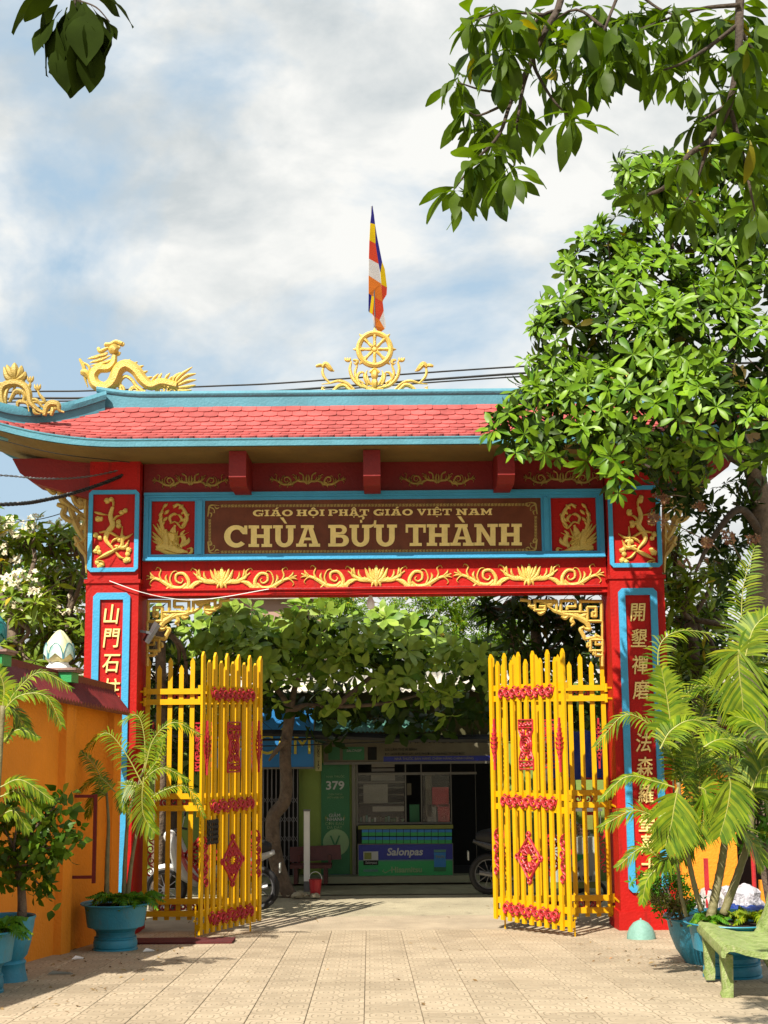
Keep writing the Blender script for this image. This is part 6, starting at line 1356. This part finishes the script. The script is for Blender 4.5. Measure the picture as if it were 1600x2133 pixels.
skeleton_tree('frangipani_tree', 'tree with shade darkened leaves behind the left folding gate and floodlight', (330, 1500), 18.6, [(330, 1330, 40), (300, 1400, 50), (360, 1420, 45), (390, 1450, 40), (340, 1480, 45), (300, 1300, 35)], vf, 'leaf_shaded', None, FG)
def twigv(k, n, L, W_, l2):                          # compound twig
    out = []
    for _ in range(k):
        ps = []
        for i in range(n):
            for s in (-1, 1):
                V, Fc = leaf_arr(l2*(1-.4*i/n), l2*.42, 2, .1, .3, 1.0); t = (i+1)/n
                ps.append((tf(V, Matrix.Translation((L*t, 0, -.25*L*t*t)) @ eul(RU(-.3, .3), RU(-.1, .3), s*1.0)), Fc))
        base = merge(ps); allp = []
        for j in range(5): allp.append((tf(base[0], eul(RU(-.4, .4), -RU(.1, 1.), j*1.256+RU(-.3, .3))), base[1]))
        out.append(merge(allp))
    return out
vt = twigv(3, 7, .30, .1, .085)
def mass_tree(name, lab, x, Y, ells_, mat, var_, dens, group=None, up=.5, top=None):
    q = P(x, 1500, Y); rt = thing(name, lab, 'tree', (q.x, Y, 0), group)
    foliage(rt, crown([ell(a, c, r, Y+RU(-.4, .4), 1, .85) for a, c, r in ells_], dens, back=.35, inside=.15), var_, mat, 0, 'x', up=up, cam_=.35)
    b = B(); limb(b, [Vector((q.x, Y, -.1)), Vector((q.x+.1, Y, 1.8)), P(ells_[0][0], ells_[0][1], Y)], .14, .05, 10)
    b.build('trunk', 'bark_dark', rt, 'full'); b = B()
    for a, c, r in ells_[1:]: limb(b, [Vector((q.x+.1, Y, 1.8)), P((a+x)/2, c+60, Y), P(a, c, Y)], .05, .02, 6)
    tag(b.build('limbs', 'bark_dark', rt, 'full'), kind='stuff')
    return rt
BG = 'background trees beyond the street'
mass_tree('feathery_tree', 'feathery bright green tree above the street tree, left of the bulb', 600, 24.5, [(690, 1300, 60), (720, 1265, 45), (600, 1340, 60), (520, 1350, 60), (660, 1370, 60)], 'leaf_fine', vt, 17, BG)
mass_tree('feathery_tree', 'feathery bright green tree above the street tree, right of the bulb', 850, 25, [(850, 1280, 60), (930, 1290, 60), (800, 1330, 60), (1000, 1330, 60), (900, 1370, 60), (1060, 1360, 60), (960, 1240, 50)], 'leaf_fine', vt, 17, BG)
mass_tree('shaded_tree', 'shaded tree behind the right hand folding gate pickets', 1150, 21.2, [(1150, 1440, 70), (1230, 1420, 70), (1080, 1430, 60), (1200, 1480, 60), (1300, 1350, 80)], 'leaf_shaded', vf, 8, BG)
mass_tree('shaded_tree', 'shaded tree behind the left hand folding gate pickets', 350, 21.0, [(330, 1500, 70), (400, 1500, 60), (280, 1440, 80), (450, 1470, 60), (350, 1590, 60), (300, 1560, 60)], 'leaf_shaded', vf, 8, BG)
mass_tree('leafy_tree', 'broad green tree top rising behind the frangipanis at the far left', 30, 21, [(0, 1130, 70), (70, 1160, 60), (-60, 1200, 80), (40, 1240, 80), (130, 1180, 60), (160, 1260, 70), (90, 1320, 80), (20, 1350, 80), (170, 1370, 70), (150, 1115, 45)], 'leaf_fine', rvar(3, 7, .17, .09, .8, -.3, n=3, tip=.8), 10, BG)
mass_tree('leafy_tree', 'dark foliage filling the gap just right of the right pillar', 1440, 19.0, [(1430, 1250, 50), (1410, 1330, 50), (1470, 1340, 60), (1400, 1170, 28), (1500, 1270, 45), (1420, 1420, 50)], 'leaf_shaded', vf, 10, BG)
mass_tree('leafy_tree', 'dark tree mass behind the palms at the right edge', 1560, 19.5, [(1580, 1330, 60), (1500, 1420, 70), (1430, 1460, 60), (1590, 1450, 80), (1540, 1520, 80), (1440, 1560, 70), (1600, 1580, 90), (1420, 1380, 45), (1500, 1620, 60)], 'leaf_shaded', vf, 9, BG)
# ---- palms
def frond(rt, pts, leaf, Y, n=30, w=.012, droop=.45, fwd=.75, N=(0, -.45, .9), mat='palm', rr=.008, yj=0., taper=.55, lift_=.25, nm='frond'):
    n = int(n*1.15); w *= 1.35; leaf *= 1.15
    P3 = [P(x, y, (Y[i] if isinstance(Y, (list, tuple)) else Y)) for i, (x, y) in enumerate(pts)]
    c = cat(P3, 8); m_ = len(c)-1; Ym = P3[0].y; Lm = leaf/F*Ym; N = Vector(N).normalized(); Vv = []; Ff = []
    for i in range(n):
        t = .10 + .90*i/(n-1); f_ = t*m_; k = min(m_-1, int(f_)); p_ = c[k].lerp(c[k+1], f_-k); d = (c[k+1]-c[k]).normalized()
        lat = d.cross(N); lat = lat.normalized() if lat.length > .1 else Vector((1, 0, 0)); upv = lat.cross(d).normalized()
        l = Lm*(math.sin(math.pi*min(1, .22+t*.72))**.7)*(1-.25*t*taper)
        for s in (-1, 1):
            ff = fwd*(.55+.9*t)+RU(-.12, .12); dr = droop*RU(.6, 1.4)
            dv = (lat*s + d*ff + upv*lift_).normalized(); ll = l*RU(.85, 1.08)
            wv = d.cross(dv); wv = dv.cross(wv).normalized()*w*.5 if wv.length > .01 else d*w*.5
            wd_ = (d - dv*d.dot(dv)); wd_ = wd_.normalized()*w*.5 if wd_.length > .05 else upv*w*.5
            b0 = len(Vv)
            for tt, ws in ((0, .45), (.35, 1.), (.7, .85), (1, .08)):
                q = p_ + dv*ll*tt + Vector((0, 0, -1))*ll*dr*tt*tt; Vv += [tuple(q-wd_*ws), tuple(q+wd_*ws)]
            for j in range(3): Ff.append((b0+2*j, b0+2*j+1, b0+2*j+3, b0+2*j+2))
    og = np.array(origin(rt)); o = link(nm, np_mesh(nm, np.array(Vv)-og, np.array(Ff), mat), rt)
    b = B(); b.tube(c, [rr*(1-.75*i/m_) for i in range(m_+1)], 6); b.build('stalk', 'palm_rib', o, True)
    return o
rp = thing('areca_palm', 'large areca palm with ringed canes growing in the wide blue bowl pot', 'palm', (2.86, 11.8, gz(11.8)+.42), 'potted areca palms')
for pts_, r_ in (([(1413, 1630), (1424, 1721), (1440, 1816), (1461, 1898)], (.016, .024)), ([(1512, 1700), (1510, 1750), (1503, 1802), (1489, 1871), (1480, 1912)], (.026, .040)), ([(1563, 1640), (1563, 1732), (1540, 1813), (1507, 1905)], (.024, .036)), ([(1405, 1730), (1412, 1800), (1418, 1860), (1430, 1910)], (.012, .016)), ([(1545, 1370), (1552, 1480), (1562, 1570), (1563, 1660)], (.010, .022))):
    b = B(); c = cat([P(x, y, 11.85) for x, y in pts_], 12); rs = []
    for i in range(len(c)): t = i/(len(c)-1); rs.append((r_[0]+(r_[1]-r_[0])*t)*(1.10 if i % 4 == 0 else 1))
    b.tube(c, rs, 10); b.build('cane', 'cane', rp, 'full')
RPF = [([(1395, 1540), (1375, 1525), (1305, 1488), (1243, 1552)], 42, 11.8), ([(1400, 1520), (1390, 1470), (1371, 1388), (1380, 1335), (1425, 1313), (1505, 1325)], 46, 11.9), ([(1398, 1540), (1396, 1500), (1388, 1445), (1378, 1392)], 62, 11.7), ([(1375, 1560), (1400, 1520), (1450, 1500), (1530, 1535)], 50, 11.6),
       ([(1545, 1370), (1538, 1355), (1540, 1400), (1546, 1450), (1549, 1500)], 82, 11.5), ([(1620, 1560), (1590, 1520), (1560, 1500), (1530, 1492)], 85, 11.4), ([(1550, 1380), (1545, 1300), (1549, 1220), (1572, 1140)], 52, 12.0), ([(1550, 1380), (1570, 1310), (1610, 1270)], 60, 11.9), ([(1413, 1640), (1378, 1700), (1320, 1688), (1252, 1722)], 50, 11.6), ([(1405, 1640), (1361, 1627), (1305, 1618), (1251, 1665)], 30, 11.6),
       ([(1413, 1640), (1405, 1680), (1398, 1720), (1386, 1762)], 62, 11.5), ([(1455, 1640), (1470, 1650), (1465, 1700), (1456, 1755)], 50, 11.6), ([(1519, 1620), (1522, 1640), (1514, 1690), (1500, 1740)], 56, 11.4), ([(1415, 1720), (1385, 1790), (1340, 1765), (1287, 1805)], 38, 11.6), ([(1420, 1790), (1385, 1800), (1350, 1830), (1338, 1880)], 28, 11.6), ([(1465, 1680), (1460, 1640), (1452, 1580), (1438, 1540)], 48, 11.9),
       ([(1540, 1670), (1535, 1620), (1500, 1580), (1450, 1600)], 50, 11.9), ([(1413, 1640), (1440, 1600), (1480, 1575), (1530, 1600)], 46, 12.0), ([(1563, 1660), (1580, 1600), (1600, 1560), (1640, 1550)], 60, 11.6), ([(1413, 1640), (1405, 1590), (1395, 1560), (1380, 1545)], 42, 12.1), ([(1500, 1700), (1480, 1670), (1450, 1680), (1420, 1720)], 48, 12.0), ([(1563, 1660), (1590, 1650), (1620, 1690)], 50, 11.7), ([(1460, 1560), (1500, 1540), (1560, 1545)], 55, 12.1), ([(1450, 1650), (1430, 1610), (1420, 1560)], 45, 12.1)]
RPF += [([(1512, 1700), (1480, 1700), (1440, 1740), (1425, 1790)], 46, 11.9), ([(1512, 1700), (1540, 1720), (1570, 1760), (1590, 1800)], 46, 11.7), ([(1413, 1640), (1440, 1540), (1470, 1470), (1480, 1400)], 50, 12.4), ([(1563, 1640), (1520, 1600), (1470, 1610), (1430, 1660)], 50, 12.2), ([(1560, 1600), (1500, 1560), (1450, 1580), (1410, 1620)], 48, 12.4), ([(1563, 1650), (1590, 1600), (1640, 1600)], 56, 11.5), ([(1540, 1500), (1500, 1440), (1450, 1430), (1410, 1470)], 52, 12.3), ([(1550, 1400), (1590, 1380), (1640, 1420)], 56, 12.0), ([(1540, 1560), (1590, 1620), (1620, 1700)], 50, 12.1)]
for i, (pts_, lf, Y) in enumerate(RPF):
    Nn = (0, -.9, .3) if i in (2, 4, 10, 11, 12, 6, 15) else (0, -.45, .9)
    frond(rp, pts_, lf, Y, n=30 if lf < 60 else 36, N=Nn, w=.013 if lf < 55 else .016, droop=.5 if i in (1, 0, 9) else .35)
lp = thing('areca_palm', 'small areca palm with thin canes in the blue bowl pot beside the left gate', 'palm', (-2.79, 14.5, gz(14.5)+.43), 'potted areca palms')
for pts_, r_ in (([(222, 1650), (226, 1715), (224, 1780), (222, 1868)], .020), ([(300, 1600), (270, 1690), (262, 1770), (258, 1868)], .018), ([(305, 1650), (290, 1710), (275, 1790), (266, 1868)], .017)):
    b = B(); c = cat([P(x, y, 14.5) for x, y in pts_], 10); b.tube(c, [.012+(r_-.004)*i/(len(c)-1)*(1.12 if i % 4 == 0 else 1) for i in range(len(c))], 9); b.build('cane', 'cane', lp, 'full')
for i, (pts_, lf, Y) in enumerate([([(300, 1640), (262, 1570), (222, 1527), (180, 1560)], 40, 14.3), ([(300, 1610), (320, 1540), (362, 1505), (415, 1530)], 30, 14.4), ([(303, 1600), (300, 1530), (285, 1490), (250, 1505)], 30, 14.6), ([(285, 1640), (335, 1600), (392, 1625)], 26, 14.4), ([(240, 1650), (205, 1620), (163, 1648)], 26, 14.4), ([(222, 1660), (200, 1600), (165, 1562)], 28, 14.6), ([(300, 1620), (296, 1660), (300, 1700), (322, 1735)], 36, 14.3), ([(310, 1665), (345, 1645), (390, 1640), (425, 1700)], 22, 14.4), ([(225, 1660), (200, 1650), (182, 1700)], 24, 14.5), ([(300, 1600), (310, 1560), (345, 1530)], 26, 14.7), ([(290, 1640), (262, 1640), (255, 1690)], 26, 14.3), ([(300, 1620), (330, 1580), (340, 1540)], 24, 14.6)]):
    frond(lp, pts_, lf, Y, n=26, w=.011, N=(0, -.85, .35) if i in (6, 10) else (0, -.45, .9))
fp_ = thing('areca_palm', 'areca palm whose arching fronds enter at the left edge above the pots', 'palm', (-3.32, 11.2, gz(11.2)+.42), 'potted areca palms')
b = B(); b.tube(cat([P(6, 1470, 11.3), P(-4, 1640, 11.3), P(-15, 1800, 11.25), P(-25, 1960, 11.2)], 10), .022, 9); b.build('cane', 'cane', fp_, 'full')
for i, (pts_, lf, Y) in enumerate([([(10, 1480), (34, 1440), (84, 1400), (146, 1432)], 36, 11.4), ([(0, 1490), (40, 1450), (95, 1450), (128, 1510)], 36, 11.3), ([(5, 1480), (8, 1430), (-10, 1380)], 40, 11.5), ([(0, 1550), (38, 1520), (80, 1536)], 26, 11.4), ([(0, 1640), (45, 1625), (110, 1668)], 34, 11.3), ([(0, 1660), (40, 1650), (85, 1700)], 30, 11.3), ([(5, 1480), (30, 1480), (60, 1530)], 34, 11.5), ([(0, 1560), (-20, 1500), (-60, 1480)], 40, 11.4), ([(0, 1700), (30, 1690), (60, 1730)], 28, 11.35)]):
    frond(fp_, pts_, lf, Y, n=28, w=.011)
# ---- pot shrubs and ferns
def shrub(rt, trunk, Y, tips, leafv_, mat, r0=.03, npt=9, spread=.12, barkm='bark', up=.2):
    b = B(); t0 = [P(x, y, Y) for x, y in trunk]; limb(b, t0, r0, r0*.6, 8); b.build('trunk', barkm, rt, 'full'); b = B(); pts_ = []
    for x, y in tips:
        c = P(x, y, Y+RU(-.15, .15)); s0 = random.choice(t0[len(t0)//2:]); limb(b, [s0, s0.lerp(c, .5)+Vector((RU(-.05, .05), 0, RU(-.05, .05))), c], r0*.45, .006, 6)
        for _ in range(npt): pts_.append((c+Vector(nr.normal(size=3))*spread, Vector(nr.normal(size=3))))
    tag(b.build('branches', barkm, rt, 'full'), kind='stuff')
    foliage(rt, pts_, leafv_, mat, 0, 'x', up=up, cam_=.3, tilt=.4)
M['leaf_heart'] = leafmat('heart_shaped_leaf', (.03, .085, .006), (.13, .24, .015), .3, .45)
vh = rvar(3, 3, .095, .07, .3, -.6, n=4, tip=.62, droop=.3, fold=.12)
sa = thing('heart_leaf_shrub', 'gnarled heart leaved shrub in the embossed blue pot at the left', 'shrub', (-3.27, 11.95, gz(11.95)+.5))
shrub(sa, [(45, 1925), (46, 1880), (42, 1830), (30, 1790)], 11.95, [(20, 1760), (60, 1740), (100, 1700), (115, 1680), (85, 1660), (40, 1690), (10, 1800), (70, 1800), (105, 1800), (90, 1850), (30, 1840), (5, 1720), (110, 1740), (125, 1760), (60, 1770)], vh, 'leaf_heart', .045, 15, .085)
vs3 = rvar(3, 6, .055, .022, .8, -.3, n=2)
sc1 = thing('fine_leaf_shrub', 'fine leaved bush with reddish lower leaves spilling over the rear blue pot', 'shrub', (3.02, 12.85, gz(12.85)+.38))
shrub(sc1, [(1420, 1930), (1415, 1900), (1400, 1880)], 12.6, [(1370, 1835), (1400, 1825), (1350, 1850), (1380, 1860), (1420, 1850), (1440, 1870), (1372, 1880), (1400, 1885), (1430, 1885), (1345, 1830), (1385, 1805)], vs3, 'fern', .012, 20, .05)
M['leaf_bronze'] = leafmat('bronze_leaf', (.07, .055, .010), (.13, .12, .02), .25)
shrub(sc1, [(1400, 1930), (1395, 1915)], 12.5, [(1372, 1875), (1395, 1890), (1420, 1895), (1385, 1870), (1410, 1880)], vs3, 'leaf_bronze', .010, 12, .045)
sr = thing('light_leaf_shrub', 'pale green leafy shrub at the right edge among the palm fronds', 'shrub', (3.6, 12.6, gz(12.6)))
shrub(sr, [(1620, 1950), (1600, 1800), (1590, 1720), (1580, 1680)], 12.7, [(1560, 1620), (1590, 1610), (1575, 1660), (1545, 1690), (1590, 1700), (1600, 1650), (1520, 1580), (1550, 1570), (1590, 1560), (1570, 1720), (1600, 1760)], rvar(3, 6, .085, .034, .7, -.3, n=3), 'fern', .03, 16, .10)
def ferns(name, lab, c, n_, L, Y, mat='fern'):
    rt = thing(name, lab, 'fern', tuple(c)); 
    for i in range(n_):
        a = i*2.4; q = [c + Vector((0, 0, .02)), c + Vector((math.cos(a)*L*.45, math.sin(a)*L*.45, L*.45*RU(.5, 1.1))), c + Vector((math.cos(a)*L, math.sin(a)*L, L*RU(-.1, .5)))]
        cc = cat(q, 6); m_ = len(cc)-1; Vv = []; Ff = []; nn_ = 9
        for j in range(nn_):
            t = .25+.75*j/(nn_-1); k = min(m_-1, int(t*m_)); p_ = cc[k].lerp(cc[k+1], t*m_-k); d = (cc[k+1]-cc[k]).normalized(); lat = d.cross(Vector((0, 0, 1))).normalized()
            for s in (-1, 1):
                dv = (lat*s+d*.8).normalized(); l = L*.42*math.sin(math.pi*min(1, .3+.65*t)); wv = d*.018
                b0 = len(Vv); Vv += [tuple(p_-wv), tuple(p_+wv), tuple(p_+dv*l*.6+wv*1.0+Vector((0, 0, .01))), tuple(p_+dv*l*.6-wv*1.0), tuple(p_+dv*l+Vector((0, 0, -l*.35))), tuple(p_+dv*l*1.02+Vector((0, 0, -l*.35)))]
                Ff += [(b0, b0+1, b0+2, b0+3), (b0+3, b0+2, b0+5, b0+4)]
        o = link('frond', np_mesh('frond', np.array(Vv)-np.array(origin(rt)), np.array(Ff), mat), rt)
    return rt
ferns('pot_fern', 'bright green lobed fern spreading over the rim of the left bowl pot', cL+Vector((.02, -.05, .43)), 16, .30, 14.5)
ferns('pot_fern', 'young fern on the right half of the left bowl pot, under the canes', cL+Vector((.22, -.05, .43)), 12, .28, 14.5)
ferns('pot_fern', 'light green fern in the pale bowl pot at the left edge', cB+Vector((.16, -.02, .44)), 16, .24, 11.3)
ferns('pot_fern', 'small fern at the foot of the palm canes in the wide bowl pot', cR+Vector((-.2, -.1, .42)), 10, .17, 11.7)
ferns('pot_fern', 'seedling fern between the palm canes at the back of the wide bowl pot', cR+Vector((-.08, .15, .42)), 10, .15, 11.9)
ferns('pot_fern', 'straw coloured drooping fern behind the bench in the wide bowl pot', cR+Vector((.2, .0, .42)), 14, .22, 11.9, 'palm')
# ---- litter and moss
lf = B()
def leaflet_litter():
    V, Fc = leaf_arr(.09, .04, 3, .3, .3, 1.); ms = []
    for i in range(150):
        if i % 75 < 38: Y = RU(10.2, 15.5); X = RU(-3.2, -1.9) + (Y-14)*.05
        elif i % 75 < 54: Y = RU(11, 15); X = RU(1.9, 2.9)
        else: Y = RU(10, 20); X = RU(-3, 3)
        ms.append(Matrix.Translation((X, Y, gz(Y)+.012)) @ eul(RU(-.3, .3), RU(-.2, .2), RU(0, 6.28)) @ Matrix.Scale(RU(.25, .8), 4))
    return inst([(V, Fc)], ms, nr)
V, Fc = leaflet_litter(); M['litter'] = leafmat('dry_leaf', (.16, .09, .035), (.34, .24, .11), .1)
o = link('fallen_leaves', np_mesh('fallen_leaves', V, Fc, 'litter')); tag(o, 'small dry leaves scattered over the paving and by the wall', 'leaf litter', kind='stuff')
for x, y, lab in ((163, 1998, 'white scrap of paper on the paving left of the shaded pot'), (125, 2030, 'thin pale stick lying on the paving near the left pots'), (310, 1982, 'white scrap beside the foot of the left folding gate')):
    q = P(x, y, 13); a_ = (y-1066.5)/F; 
    d = FW + RT*((x-800)/F) + UP*(-(y-1066.5)/F); t = (SL*GY-CAMZ)/(d.z+SL*d.y); X = d.x*t; Y = d.y*t
    b = B(); n_ = (.055, .03) if 'scrap' in lab else (.11, .008)
    b.add([(X-n_[0], Y-n_[1], gz(Y)+.006), (X+n_[0]*.8, Y-n_[1]*.7, gz(Y)+.02), (X+n_[0], Y+n_[1], gz(Y)+.008), (X-n_[0]*.6, Y+n_[1]*1.1, gz(Y)+.03), (X-n_[0], Y-n_[1], gz(Y)+.002), (X+n_[0]*.8, Y-n_[1]*.7, gz(Y)+.005), (X+n_[0], Y+n_[1], gz(Y)+.003), (X-n_[0]*.6, Y+n_[1]*1.1, gz(Y)+.003)], [(0, 1, 2, 3), (4, 7, 6, 5), (0, 4, 5, 1), (1, 5, 6, 2), (2, 6, 7, 3), (3, 7, 4, 0)])
    tag(b.build('paper_scrap' if 'scrap' in lab else 'stick', 'white' if 'scrap' in lab else 'paper'), lab, 'litter')
mat_ = tag(B().box(-2.75, -1.65, 15.0, 15.35, gz(15.2)+.004, gz(15.2)+.03).build('door_mat', paint('dark_red_mat', (.13, .018, .018), .95, .3, 9, .6)), 'dark red mat lying on the paving by the left folding gate', 'mat')
